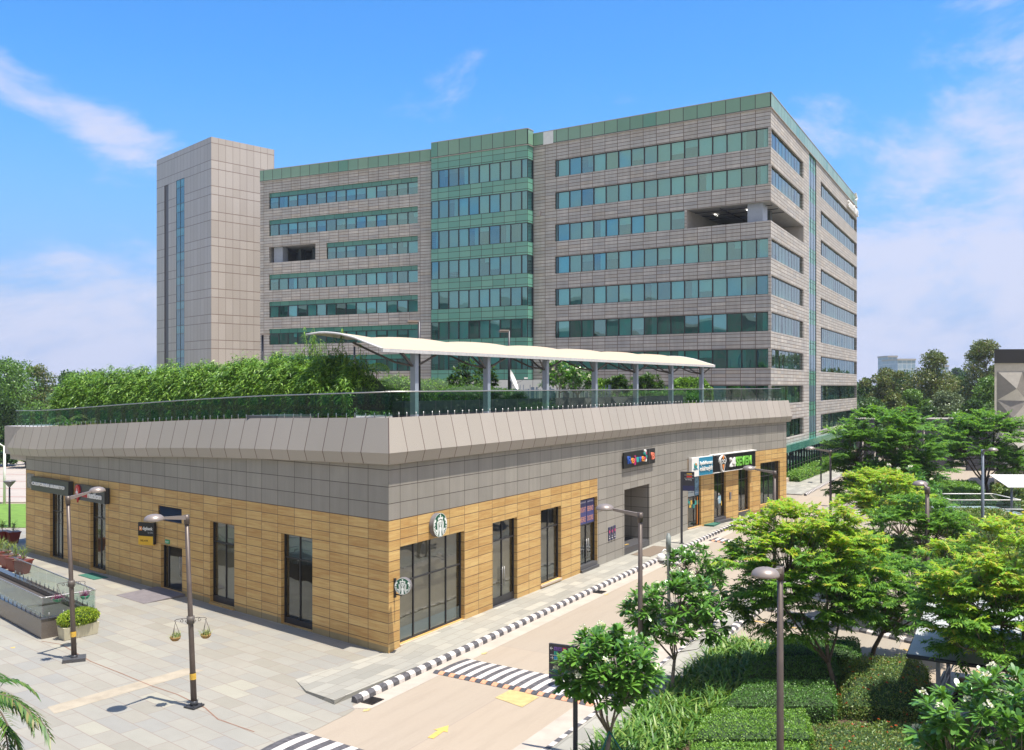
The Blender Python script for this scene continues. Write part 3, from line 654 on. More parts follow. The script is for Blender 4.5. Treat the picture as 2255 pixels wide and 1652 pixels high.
RIGHT = dict(g=op_at(FR, 880.5, 1022.4, 1204.5, 1420), h=op_at(FR, 1085, 1138.6, 1152, 1350, H1), i=op_at(FR, 1191, 1235.4, 1124.5, 1289.5), j=op_at(FR, 1278, 1315.2, 1102, 1254.5, H1),
             k=op_at(FR, 1375, 1430, 1079, None, H1), l=op_at(FR, 1515, 1544, 1050.7, 1164.5), m=op_at(FR, 1572.4, 1598.6, 1036, 1149.5, 0.5), n=op_at(FR, 1626, 1651, 1023, 1138, 0.6),
             o=op_at(FR, 1674.4, 1717.4, 1020.4, 1112))
sg0, sg1 = FR.s_at(1315.6), FR.s_at(1514.4)
M_PLINTH = clad('weathered_plinth', 1.213, 5.0, [(0.30, 0.235, 0.12), (0.36, 0.27, 0.13), (0.27, 0.225, 0.14)], (0.08, 0.05, 0.03), ms=0.014, rough=0.7, cloud=0.4, cscale=1.5, uvo=(0, 1))
mats = [M_SAND_L, M_GRAY_L, M_SAND_R, M_GRAY_R, M_GRAY_LOW, M_METALBEIGE, M_PLINTH]
mb = MB()
cut_wall(mb, FL, 0, FL.L, 0, ZT - 0.9 * 0, list(LEFT.values()), lambda s, z: 6 if z < .27 else (0 if z < 5.21 else 1), extra_z=(.27, 5.21))
ops = [v for kk, v in RIGHT.items() if kk != 'k'] + [RIGHT['k'] + [5.5, 4]]
cut_wall(mb, FR, 0, FR.L, 0, ZT, ops, lambda s, z: (3 if z > 5.21 else (4 if sg0 < s < sg1 else 2)), extra_s=(sg0, sg1, FR.sb), extra_z=(5.21,))
# end and rear walls
back = Vector((L0.x + R0.x - C0.x, L0.y + R0.y - C0.y, 0))
FE = Face(R0, back, (.65, .76)); FB = Face(L0, back, (-.84, .55))
for f in (FE, FB):
    mb.rect(f, 0, f.L, 0, 5.21, 0, 0); mb.rect(f, 0, f.L, 5.21, ZT, 0, 1)
mb.build('wall', mats, RB)
# passage end wall + its dark side panels
k = RIGHT['k']; mb = MB(); mb.rect(FR, k[0], k[1], 0, k[3], -5.5, 0); mb.rect(FR, k[0], k[1], 0, 0.001, -5.5, 0)
mb.build('passage_end_wall', M_DARKFR, RB)
mb = MB(); mb.fbox(FR, k[0] + 0.02, k[1] - 0.02, 0.02, 0.55, -5.4, -0.02)
mb.build('passage_floor', M_STEP, RB)
mb = MB(); mb.fbox(FR, k[0] + 0.35, k[1] - 0.05, H1 + 0.004, H1 + 0.022, 0.3, 1.55)
mb.build('entrance_mat', plain('brown_mat', (0.17, 0.13, 0.095), 0.95, var=0.15, scale=30)); bpy.data.objects['entrance_mat'].location = (0, 0, 0)
tag(bpy.data.objects['entrance_mat'], 'brown entrance mat lying in front of the grey passage opening', 'mat')
for sx, sz in ((1402, 1174.6), (1460, 1180)): pass
arrow(FR.P(k[0] + 1.2, 0.56, -0.5), FR.P(k[0] + 1.7, 0.56, -0.45), 0.05, 0.13, 0.2)
# fascia ----------------------------------------------------------------
def zoff(s):     # how much the band sinks along the plaza side
    return float(np.interp(s, [0, 9, 15.1, 22.8, 31.8, 38], [0, 0.23, 0.47, 0.84, 1.30, 1.42]))
prof = [(-0.45, 9.20), (0.05, 9.26), (0.38, 7.90), (0.24, 7.45), (-0.02, 7.40)]
mb = MB(); LE = 37.6; RE = FR.L + 0.35; PW_L, PW_R = 1.213, 1.159
def cor(o, z): w = (FL.n + FR.n) / (1 + FL.n.dot(FR.n)); return Vector((C0.x + w.x * o, C0.y + w.y * o, z))
def fas_pt(side, s, o, z):
    if side == 'L':
        if s <= 0: return cor(o, z)
        z2 = z - zoff(s)
        if s > 35.5: # rounded far end
            o2 = o - (s - 35.5) ** 2 * 0.16
            return FL.P(s + max(0, o) * 0.7, z2, o2)
        return FL.P(s, z2, o)
    return cor(o, z) if s <= 0 else FR.P(s, z, o)
for side, E, pw, u0 in (('L', LE, PW_L, 0), ('R', RE, PW_R, 0.74)):
    st = [0] + [u0 + pw * i for i in range(0 if u0 else 1, 99) if u0 + pw * i < E - 0.1] + [E]
    for a_, b_ in zip(st[:-1], st[1:]):
        for i in range(len(prof) - 1):
            (o1, z1), (o2, z2) = prof[i], prof[i + 1]
            q = [fas_pt(side, a_, o1, z1), fas_pt(side, b_, o1, z1), fas_pt(side, b_, o2, z2), fas_pt(side, a_, o2, z2)]
            mid = (a_ + b_) / 2; u = 1.15 * round(mid / pw)      # one brick cell per panel
            n = 1.15
            uvq = [(u + 0.02, 0.1), (u + n - 0.02, 0.1), (u + n - 0.02, 1.4), (u + 0.02, 1.4)]
            if i == 0 or i == 3: uvq = [(u + 0.3, 0.3), (u + 0.6, 0.3), (u + 0.6, 0.5), (u + 0.3, 0.5)]
            else: uvq = [(u, 0.3), (u + n, 0.3), (u + n, 0.3 + (1.4 if i == 1 else 0.46)), (u, 0.3 + (1.4 if i == 1 else 0.46))]
            mb.face(q, 0, uvq)
            if i in (0, 3): pass
# end caps
mb.face([fas_pt('R', RE, o, z) for o, z in prof] + [FR.P(RE, 7.4, -0.5)], 0, [(0.3, 0.3)] * 6)
mb.face([fas_pt('L', LE, o, z) for o, z in prof] + [FL.P(LE, 6.0, -0.5)], 0, [(0.3, 0.3)] * 6)
mb.build('fascia', M_FASCIA, RB, normals=False)
mb = MB()    # right return at the far end, left return, soffit beam
mb.fbox(FE, 0, FE.L, 7.45, 9.2, -0.3, 0.3); mb.fbox(FB, 0, FB.L, 6.1, 7.9, -0.3, 2.6)
mb.fbox(FL, FL.L - 0.2, LE - 0.8, 5.72, 6.12, -3, -0.1)
mb.build('fascia_return', M_METALBEIGE, RB)
# roof deck
def zdeck(s, inn): return 8.92 - zoff(s) * max(0, 1 - inn / 60)
mb = MB(); ns, nn = 12, 20
def dk(i, j):
    s = (FL.L + 2.4) * i / ns; inn = j / nn; p = FL.P(s, 0, -0.25); q = (FR.P(FR.L * inn, 0, 0) - FR.P(0, 0, 0)) * .995
    return Vector((p.x + q.x, p.y + q.y, 8.90 - zoff(s) * (1 - inn) - 0.02))
for i in range(ns):
    for j in range(nn):
        q = [dk(i, j), dk(i + 1, j), dk(i + 1, j + 1), dk(i, j + 1)]; mb.face(q, 0, [(p.x, p.y) for p in q])
mb.build('roof_deck', M_DECK, RB)
# shop windows and doors -------------------------------------------------
def shop(face, op, name, mull, trans, dep=0.22, fw=0.055, blind=None, frost=0, handles=None, sill=None, botm=0.0, parent=RB, gm=None, film=None):
    a, b, c, d = op[:4]; mb = MB(); o = -dep
    g = mb; g.rect(face, a, b, c, d, o)
    w = g.build(name, gm or M_GLASSS, parent)
    f = MB()
    f.fbox(face, a, a + fw, c, d, o - 0.03, o + 0.05); f.fbox(face, b - fw, b, c, d, o - 0.03, o + 0.05)
    f.fbox(face, a + fw, b - fw, d - fw, d, o - 0.03, o + 0.048); f.fbox(face, a + fw, b - fw, c, c + fw + botm, o - 0.03, o + 0.048)
    for m_ in mull:
        x = a + (b - a) * m_; f.fbox(face, x - 0.028, x + 0.028, c + fw, d - fw, o - 0.02, o + 0.042)
    for t in trans:
        f.fbox(face, a + fw, b - fw, t - 0.03, t + 0.03, o - 0.02, o + 0.046)
    fr = f.build('frame', M_DARK, w, local=False)
    n = MB(); di = 2.2
    for q in ([face.P(a, c, o - di), face.P(b, c, o - di), face.P(b, d, o - di), face.P(a, d, o - di)], [face.P(a, c, o - .1), face.P(a, c, o - di), face.P(a, d, o - di), face.P(a, d, o - .1)],
              [face.P(b, c, o - .1), face.P(b, c, o - di), face.P(b, d, o - di), face.P(b, d, o - .1)], [face.P(a, c, o - .1), face.P(b, c, o - .1), face.P(b, c, o - di), face.P(a, c, o - di)], [face.P(a, d, o - .1), face.P(b, d, o - .1), face.P(b, d, o - di), face.P(a, d, o - di)]): n.face(q)
    n.build('shop_interior', M_INT, w)
    if blind:
        q = MB(); q.rect(face, a + 0.06, b - 0.06, blind[0], blind[1], o - 0.14); q.build('blind', blind[2] if len(blind) > 2 else M_BLINDS, w)
    if frost:
        q = MB(); q.rect(face, a + 0.06, b - 0.06, c + 0.06, c + 0.06 + frost, o - 0.012); q.build('frosted_film', M_FROST, w)
    if handles:
        q = MB()
        for hx in handles[0]:
            x = a + (b - a) * hx; q.tube([face.P(x, handles[1], o + 0.12), face.P(x, handles[2], o + 0.12)], 0.018, 6)
            for zz in (handles[1] + 0.12, handles[2] - 0.12): q.tube([face.P(x, zz, o), face.P(x, zz, o + 0.12)], 0.012, 5)
        q.build('handle', M_STEEL, w)
    if sill:
        q = MB(); q.fbox(face, a - 0.02, b + 0.02, c - 0.10, c - 0.003, -dep - 0.05, 0.06); q.build('sill', sill, w)
    return w
M_SILL = plain('pale_sill_stone', (0.52, 0.42, 0.33), 0.6)
La, Lb, Lc, Ld, Le = LEFT['A'], LEFT['B'], LEFT['C'], LEFT['D'], LEFT['E']
shop(FL, La, 'window', (0.35, 0.62), (2.9,), blind=(0.2, 2.1, M_FROST), frost=0.0)
shop(FL, Lb, 'window', (0.5,), (3.0,), blind=(0.2, 3.0, plain('olive_blind', (0.13, 0.13, 0.075), 0.8)), sill=M_SAND_L)
shop(FL, Lc, 'window', (0.48,), (3.0,), blind=(0.35, 4.2), sill=M_SAND_L, botm=0.25)
shop(FL, Le, 'window', (0.5,), (2.95,), blind=(2.9, 4.4, M_FROST), botm=0.2)
shop(FL, Ld, 'door', (0.78,), (), handles=((0.18, 0.10), 0.9, 1.9))
# louvre
v = LEFT['V']; mb = MB(); mb.rect(FL, v[0], v[1], v[2], v[3], -0.25, 0)
nl = 7
for i in range(nl):
    z = v[2] + (v[3] - v[2]) * (i + 0.2) / nl; mb.face([FL.P(v[0], z, -0.02), FL.P(v[1], z, -0.02), FL.P(v[1], z + 0.17, -0.16), FL.P(v[0], z + 0.17, -0.16)], 1)
mb.build('louvre', [M_BLACK, M_DARK], RB)
rg, rh, ri, rj, rl, rm_, rn, ro = [RIGHT[q] for q in 'ghijlmno']
shop(FR, rg, 'window', (0.25, 0.5, 0.755), (2.62,), blind=(0.2, 4.1), frost=0.52, sill=M_SILL)
shop(FR, rh, 'door', (0.5,), (3.2,), handles=((0.46, 0.54), 0.95, 1.9), botm=0.28, blind=(0.3, 3.1))
shop(FR, ri, 'window', (0.5,), (3.15,), sill=M_SILL, blind=(0.6, 3.0, plain('grey_backdrop', (0.16, 0.16, 0.155), 0.7)))
wj = shop(FR, rj, 'door', (0.5,), (2.72,), handles=((0.45, 0.55), 0.75, 1.9), botm=0.2)
wl = shop(FR, rl, 'window', (0.62,), (2.4,), sill=M_SILL)
wm = shop(FR, rm_, 'door', (0.5,), (3.0,), handles=((0.42, 0.5), 1.2, 2.0), botm=0.05)
shop(FR, rn, 'window', (0.45,), (3.1,), blind=(0.9, 2.9, plain('bronze_panel', (0.11, 0.095, 0.08), 0.5)))
shop(FR, ro, 'window', (0.28, 0.52, 0.78), (3.05,), sill=None, blind=(0.5, 2.6, plain('grey_green_backdrop', (0.12, 0.15, 0.14), 0.7)))
# door steps
def steps(face, op, n, label, m=M_STEP, w=0.35, ext=0.25, base=0.0, ztop=None, dep=0.28):
    mb = MB(); a, b = op[0], op[1]; zt = ztop or op[2]
    for i in range(n):
        z1 = base + (zt - base) * (n - i) / n - 0.003; mb.fbox(face, a - (0.0 if i == 0 else 0.05), b + (0.0 if i == 0 else ext), base - 0.02, z1, (-dep if i == 0 else w * (i - 1) + 0.02), w * i + 0.02)
    return tag(mb.build('doorstep', m), label, 'step')
steps(FR, rh, 1, 'black stone threshold below the tall glass door next to the large coffee shop window', base=H1, ztop=rh[2] + 0.004, w=0.06)
steps(FR, rj, 2, 'dark step below the black double door under the two blue posters', base=H1 - 0.05, ztop=0.5, w=0.12, ext=0)
steps(FR, rm_, 2, 'grey stone double step at the glass door below the owl emblem sign', base=H1, ztop=0.52, ext=0.5)
steps(FR, rn, 1, 'dark plinth block below the bronze panelled window', base=H1, ztop=0.60, w=0.06)
steps(FR, ro, 2, 'dark stone double step at the last glazed shopfront of the street', base=0.0, ztop=0.55, ext=-1.9)
mb = MB(); a, b = Ld[0], Ld[1]
mb.face([FL.P(a - .3, 0.13, 0.02), FL.P(b + .3, 0.13, 0.02), FL.P(b + .5, 0.02, 2.1), FL.P(a - .2, 0.02, 2.1)]); mb.face([FL.P(a - .3, 0.13, 0.02), FL.P(a - .3, 0.0, 0.02), FL.P(a - .2, 0.0, 2.1), FL.P(a - .2, 0.02, 2.1)])
mb.face([FL.P(b + .3, 0.13, 0.02), FL.P(b + .3, 0.0, 0.02), FL.P(b + .5, 0.0, 2.1), FL.P(b + .5, 0.02, 2.1)]); mb.face([FL.P(a - .2, 0.0, 2.1), FL.P(b + .5, 0.0, 2.1), FL.P(b + .5, 0.02, 2.1), FL.P(a - .2, 0.02, 2.1)])
tag(mb.build('door_ramp', plain('ramp_slate', (0.17, 0.15, 0.155), 0.6, var=0.2)), 'dark slate ramp leading up to the open doorway under the louvre', 'ramp')
def mat_at(p, u, lx, ly, m, label, h=0.02):
    mb = MB(); mb.box((p.x, p.y, h / 2 + 0.014), (lx, ly, h), rz=math.atan2(u.y, u.x)); return tag(mb.build('door_mat', m), label, 'mat')
M_GMAT = plain('green_mat', (0.03, 0.12, 0.085), 0.9, var=0.25, scale=25)
mat_at(G(205, 1270), FL.d, 1.9, 0.8, M_GMAT, 'green mat on the plaza paving below the tall window with the red drop sign')
gm = G(1568, 1161); mb = MB(); mb.box((gm.x, gm.y, H1 + .06), (1.6, .75, .11), rz=ANGR); tag(mb.build('door_mat', M_GMAT), 'thick green mat on the sidewalk next to the striped kerb', 'mat')
# ================================================================== OFFICE BUILDING
rng = np.random.default_rng(7)
def plan(x, ytop, zroof=40.43):
    D = FPX * (zroof - EYE) / (Y0 - ytop); return Vector(((x - CX) * D / FPX, D))
PK = plan(1697, 204); PE = plan(1887, 437); P2 = plan(1174, 295.7); P2 = PK + (P2 - PK)
B1 = plan(1161.8, 290); B0 = plan(949.9, 322); P1 = plan(948.8, 329.6); P0 = plan(573, 377)
OB = root('office_building', (PK.x, PK.y, 0), 'large eight storey stone and teal glass office block with green glass parapet', 'building')
OUT = (-0.4, -0.9)
F_L = Face(P1, P0, OUT); F_R = Face(PK, P2, OUT); F_S = Face(PK, PE, (1, -.5)); F_B = Face(B1, B0, OUT)
NFL = 8; FH = 3.768
ZR, ZP = 40.43, 38.93
def zt(k): return 36.94 - FH * k
def zb(k): return 34.95 - FH * k
wallmb = MB()
inner = MB()
def ribbon(face, s0, s1, z0, z1, mod, name='window', spandrel=0.0, gm=None, dark=0.14, half=0.1, phase=0.0, fw=0.07, dep=0.22, blindm=None, seed=0, hl=None, topbar=True, thin=False):
    r = np.random.default_rng(seed); o = -dep
    mb = MB(); zg = z1 - spandrel
    ed = [s0] + [v for v in np.arange(math.ceil((s0 - phase) / mod) * mod + phase, s1, mod) if s0 + 0.25 < v < s1 - 0.25] + [s1]
    for q0, q1 in zip(ed[:-1], ed[1:]): mb.rect(face, q0 + .008, q1 - .008, z0, zg, o)
    w = mb.build(name, gm or M_GLASSO, OB)
    f = MB(); tw = 0.028 if thin else 0.06; pr = 0.015 if thin else 0.06
    f.fbox(face, s0, s1, z0, z0 + 0.05, o - 0.02, o + 0.05); f.fbox(face, s0, s1, zg - 0.08, zg, o - 0.02, o + 0.05)
    for i, e in enumerate(ed):
        ww = fw if i in (0, len(ed) - 1) else tw
        lo, hi = max(s0, e - ww), min(s1, e + ww)
        f.fbox(face, lo, hi, z0 + 0.05, zg - 0.08, o - 0.02, o + pr)
    f.build('frame', M_DARK, w)
    if spandrel:
        q = MB(); q.rect(face, s0, s1, zg, z1, o + 0.02); q.build('spandrel', M_GREENW, w)
    for i in range(len(ed) - 1):
        b = MB()
        a_, b_ = ed[i] + 0.05, ed[i + 1] - 0.05; u = r.random(); ztp = zg - 0.05
        if u < dark: continue
        if hl is not None and r.random() < hl: zl = z0 + (zg - z0) * (0.45 + 0.2 * r.random())
        elif u < dark + half: zl = z0 + (zg - z0) * r.choice([0.35, 0.6, 0.75])
        else: zl = z0 + 0.04
        if r.random() < 0.12: b_ = a_ + (b_ - a_) * 0.5
        b.rect(face, a_, b_, zl, ztp, o - 0.16 - 0.03 * r.random()); b.build('blind', blindm or M_BLIND, w)
    # room behind
    e0 = 2.8 if s0 < .2 else -.1; e1 = 2.8 if s1 > face.L - .2 else -.1; inner.rect(face, s0 + min(e0, (s1 - s0) * .4), s1 - min(e1, (s1 - s0) * .4), z0 - 0.3, z1 + 0.2, -2.6)
    if s0 < .2: s0 += .35
    if s1 > face.L - .2: s1 -= .35
    P = face.P
    inner.face([P(s0, z1 + .1, -.3), P(s1, z1 + .1, -.3), P(s1, z1 + .1, -2.6), P(s0, z1 + .1, -2.6)], 1)
    inner.face([P(s0, z0 - .1, -.3), P(s1, z0 - .1, -.3), P(s1, z0 - .1, -2.6), P(s0, z0 - .1, -2.6)], 0)
    for s_ in [q for q in (s0, s1) if 0.2 < q < face.L - 0.2]: inner.face([P(s_, z0 - .1, -.3), P(s_, z1 + .1, -.3), P(s_, z1 + .1, -2.6), P(s_, z0 - .1, -2.6)], 0)
    return w
M_GREENW = clad('green_spandrel_glass', 1.5, 3.0, [(0.055, 0.215, 0.175), (0.07, 0.25, 0.20), (0.085, 0.27, 0.21)], (0.03, 0.06, 0.05), ms=0.03, rough=0.12, cloud=0.1, uvo=(0, 1), spec=0.7)
# ---- left part of the main front
sL0, sL1 = F_L.s_at(920), F_L.s_at(592)
ops = []
for kf in range(NFL):
    z1_, z0_ = 37.22 - FH * kf, 35.03 - FH * kf
    ops.append([sL0, sL1, z0_, z1_])
lg0 = F_L.s_at(694.7); lw1 = F_L.s_at(718.5)
ops[2] = [sL0, lw1, ops[2][2], ops[2][3]]; logL = [lg0, sL1, ops[2][2] + 0.05, ops[2][3] + 0.05, 0.35]
cut_wall(wallmb, F_L, 0, F_L.L, 3, ZP, ops + [logL], lambda s, z: 0, depth=0.26)
mod = (sL1 - sL0) / 15
for kf in range(NFL):
    a, b, z0_, z1_ = ops[kf]
    ribbon(F_L, a, b, z0_, z1_, mod, spandrel=0.60, phase=sL0, seed=10 + kf, dark=0.12 if kf < 5 else 0.35, hl=0.85 if kf < 3 else (0.1 if kf < 5 else 0.7))
# ---- right part of the main front
sR1 = F_R.s_at(1222)
opsR = [[-0.0, sR1, zb(kf), zt(kf)] for kf in range(NFL)]
lgR = F_R.s_at(1507.5)
opsR[2] = [lgR, sR1, zb(2), zt(2)]; logR = [0, lgR - 0.25, zb(2), zt(2) + 0.0, 0.01]
cut_wall(wallmb, F_R, 0, F_R.L, 3, ZP, opsR + [logR], lambda s, z: 0, depth=0.24)
modR = 1.57
for kf in range(NFL):
    a, b, z0_, z1_ = opsR[kf]
    ribbon(F_R, a + (0.12 if kf != 2 else 0), b, z0_, z1_, modR, phase=-0.05, seed=30 + kf, dark=0.12 if kf < 6 else 0.25, hl=0.0 if kf < 6 else 0.5)
# ---- street side
s1a = F_S.s_at(1769.5); sg_a, sg_b = F_S.s_at(1781.6), F_S.s_at(1797.5); s2a, s2b = F_S.s_at(1807.5), F_S.L
s2c = F_S.s_at(1813)
opsS = [[0, s1a, zb(kf), zt(kf)] for kf in range(9)]
ops2 = [[s2a, s2b, zb(kf), zt(kf)] for kf in range(9)]
logS = [0, s1a, zb(2), zt(2), 0.01]
opsS2 = [o_ for i, o_ in enumerate(opsS) if i != 2] + [logS] + ops2 + [[sg_a, sg_b, 3.0, ZP, 0.12, 0]]
cut_wall(wallmb, F_S, 0, F_S.L, 4.1, ZP, opsS2, lambda s, z: 0, depth=0.24)
for kf in range(9):
    if kf != 2: ribbon(F_S, 0.12, s1a, zb(kf), zt(kf), 1.57, phase=0.0, seed=50 + kf, dark=0.08, half=0.04, thin=True, gm=M_GLASSE)
    ribbon(F_S, s2c, s2b - 0.12, zb(kf), zt(kf), 1.57, phase=0.0, seed=70 + kf, dark=0.08, half=0.04, thin=True, gm=M_GLASSE)
    mb = MB(); mb.rect(F_S, s2a, s2c, zb(kf), zt(kf), -0.24, 0)
    for i in range(9):
        z = zb(kf) + 0.22 * i; mb.face([F_S.P(s2a, z, -0.03), F_S.P(s2c, z, -0.03), F_S.P(s2c, z + 0.13, -0.16), F_S.P(s2a, z + 0.13, -0.16)], 1)
    mb.build('louvre', [M_BLACK, M_DARK], OB)
# vertical green glass strip
mb = MB(); z = ZP
mb.rect(F_S, sg_a, sg_b, 3.0, ZP, -0.10, 0)
for kf in range(9):
    mb.rect(F_S, sg_a + 0.05, sg_b - 0.05, zb(kf), zt(kf), -0.085, 1)
for i in range(4):
    s_ = sg_a + (sg_b - sg_a) * i / 3; mb.fbox(F_S, s_ - 0.04, s_ + 0.04, 3.0, ZP, -0.10, -0.05, 2)
mb.build('glazed_strip', [M_GREEN, plain('strip_window', (0.16, 0.24, 0.30), 0.08, spec=0.8), M_DARKFR], OB)
# ground storey on the street side
mb = MB(); mb.fbox(F_S, -0.5, F_S.L, 3.35, 4.12, -0.05, 0.55); mb.build('green_canopy_band', M_GREENW, OB)
mb = MB(); mb.fbox(F_S, -0.5, F_S.L, 0.0, 0.52, -0.3, 0.35); mb.build('plinth', M_SILL, OB)
mb = MB(); mb.rect(F_S, -0.5, F_S.L, 0.5, 3.4, -0.02); g = mb.build('window', M_GLASSO, OB)
mb = MB()
for i in range(36):
    s_ = -0.3 + i * 1.6; mb.fbox(F_S, s_ - 0.04, s_ + 0.04, 0.52, 3.35, -0.05, 0.10)
mb.fbox(F_S, -0.5, F_S.L, 1.5, 1.56, -0.04, 0.07); mb.build('frame', M_DARK, g)
inner.rect(F_S, -0.5, F_S.L, 0.3, 3.6, -2.6)
# ---- projecting glass bay
bm_ = MB()
F_Br = Face(B1, P2 + (P2 - PK).normalized() * 0.0, (1, -0.3))
zc = ZR
opsB = []
for kf in range(NFL):
    z1_, z0_ = 37.30 - FH * kf, 35.07 - FH * kf; opsB.append([0, F_B.L, z0_, z1_])
cut_wall(bm_, F_B, 0, F_B.L, 6, ZP, opsB, lambda s, z: 0, depth=0.03)
cut_wall(bm_, F_Br, 0, F_Br.L, 6, ZP, [[0, F_Br.L, a[2], a[3]] for a in opsB], lambda s, z: 0, depth=0.03)
bm_.build('bay_spandrel', M_GREENB if 'M_GREENB' in globals() else M_GREEN, OB)
ph = F_B.s_at(1137 * .2286 + 901.9 - 0) if False else 0.0
modB = F_B.L / 9.3
for kf in range(NFL):
    a, b, z0_, z1_ = opsB[kf]
    ribbon(F_B, a, b, z0_, z1_, modB, gm=M_GLASSB, dep=0.03, phase=modB * 0.55, seed=90 + kf, dark=0.10 if kf < 5 else 0.2, fw=0.04, hl=0.0 if kf < 5 else 0.5)
    ribbon(F_Br, 0, F_Br.L, z0_, z1_, 9, gm=M_GLASSB, dep=0.03, seed=110 + kf, dark=0.0, fw=0.04)
mb = MB()
F_Bl = Face(B0, P1, (-1, -.2)); mb.rect(F_Bl, 0, F_Bl.L, 6, ZR, 0.0); mb.build('bay_side', M_GREEN, OB)
# ---- roof parapet of green glass
mb = MB()
for f, a, b, zz in ((F_L, 0, F_L.L, ZR), (F_R, 0, F_R.L, ZR), (F_S, 0, F_S.L, ZR), (F_B, 0, F_B.L, ZR + 0.35), (F_Br, 0, F_Br.L, ZR + 0.35)):
    mb.rect(f, a, b, ZP, zz, 0.06, 0); mb.rect(f, a, b, ZP, zz, -0.06, 0)
    mb.fbox(f, a - (0.05 if f in (F_R, F_S) else 0), b, zz, zz + 0.07, -0.1, 0.1, 1); mb.fbox(f, a, b, ZP - 0.06, ZP + 0.0, -0.02, 0.14, 1)
w0, w1 = F_R.s_at(1219), F_R.s_at(1197); mb.rect(F_R, w1 if w1 < w0 else w0, max(w0, w1), ZP, ZR, 0.075, 2)
mb.build('parapet', [M_GREENP, M_METALBEIGE, M_WHITE], OB)
# roof, rear and end walls
rb1 = PE + Vector((-38, 22)); rb0 = P0 + Vector((12, 26))
mb = MB(); mb.face([(p.x, p.y, ZP) for p in (PK, PE, rb1, rb0, P0, P1, B0, B1, P2)]); mb.build('roof', M_DECK, OB)
mb = wallmb
for a_, b_, o_ in ((PE, rb1, (.5, .8)), (rb1, rb0, (-.2, 1)), (rb0, P0, (-1, .3))):
    f = Face(a_, b_, o_); mb.rect(f, 0, f.L, 0, ZP, 0, 0)
# side piece below the front spandrel and behind the roof garden
mb.rect(F_L, 0, F_L.L, 0, 3, 0, 0); mb.rect(F_R, 0, F_R.L, 0, 3, 0, 0)
wallmb.build('wall', M_STONE, OB)
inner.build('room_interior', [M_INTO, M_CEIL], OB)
# ---- the open loggias on the sixth floor
mb = MB(); lz0, lz1 = zb(2), zt(2)
def wedge(z, e=0.02): return [F_R.P(lgR - .25, z, -e), F_R.P(0, z, -e), F_S.P(s1a, z, -e), Vector((F_S.P(s1a, z, -e) + F_R.P(lgR - .25, z, -e) - F_R.P(0, z, -e)))]
for z, m in ((lz0 - 0.02, 1), (lz1 + 0.012, 1)): mb.face(wedge(z), m)
mb.rect(F_R, 8.5, lgR - .25, lz0, lz1, -10.2, 0); mb.rect(F_S, 9.5, s1a, lz0, lz1, -9.5, 0)
P = F_R.P; mb.face([P(lgR - .25, lz0, -0.02), P(lgR - .25, lz0, -10), P(lgR - .25, lz1, -10), P(lgR - .25, lz1, -0.02)], 2)
P = F_S.P; mb.face([P(s1a, lz0, -0.02), P(s1a, lz0, -10), P(s1a, lz1, -10), P(s1a, lz1, -0.02)], 2)
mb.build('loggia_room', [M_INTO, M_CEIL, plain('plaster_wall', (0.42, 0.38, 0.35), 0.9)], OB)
cs = F_R.s_at(1646), F_R.s_at(1676)
mb = MB(); s_m = min(cs); mb.fbox(F_R, 1.0, 2.6, lz0 - .01, lz1 + .01, -2.2, -0.6); mb.build('loggia_column', M_COLUMN, OB)
for q in ((5.2, 6.0, -2.2, -1.2), (8.4, 10.8, -3.4, -2.4)): mb = MB(); mb.fbox(F_S, q[0], q[1], lz0, lz1, q[2], q[3]); mb.build('loggia_column', M_INTO, OB)
mb = MB()
for i in range(3):
    mb.fbox(F_R, 0.3, lgR - 0.6, lz1 - 0.22, lz1 - 0.14, -1.6 - i * 2.2, -1.5 - i * 2.2)
mb.fbox(F_R, 5.5, 5.6, lz1 - 0.2, lz1 - 0.1, -9, -0.6); mb.build('ceiling_pipe', M_DARK, OB)
M_TUBE = plain('light_tube', (1, 0.97, 0.88), 0.5, emit=3.0)
for a_, o_ in ((9.3, -2.4), (7.2, -3.6), (3.4, -2.9)):
    mb = MB(); mb.fbox(F_R, a_, a_ + 0.1, lz1 - 0.12, lz1 - 0.06, o_ - 0.9, o_); mb.build('light_tube', M_TUBE, OB)
mb = MB(); a, b, z0_, z1_ = logL[:4]
mb.rect(F_L, a, b, z0_, z1_, -6, 0); P = F_L.P
for z in (z0_ - .01, z1_ + .01): mb.face([P(a, z, -.3), P(b, z, -.3), P(b, z, -6), P(a, z, -6)], 1)
for s_ in (a, b): mb.face([P(s_, z0_, -.3), P(s_, z0_, -6), P(s_, z1_, -6), P(s_, z1_, -.3)], 2)
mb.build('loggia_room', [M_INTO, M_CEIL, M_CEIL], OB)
mb = MB(); mb.fbox(F_L, b - 2.0, b - 0.5, z0_, z1_, -1.6, -0.5); mb.build('loggia_column', M_COLUMN, OB)
for q in (b - 3.2, a + 2.2): mb = MB(); mb.fbox(F_L, q, q + .65, z0_, z1_, -4, -3); mb.build('loggia_column', M_INTO, OB)
pb_ = plain('pale_blind', (0.45, 0.42, 0.32), 0.8)
for q in (b - 5.0, a + 0.6): mb = MB(); mb.fbox(F_L, q, q + 1.7, z0_ + .9, z1_ - .25, -5.6, -5.5); mb.build('blind', pb_, OB)

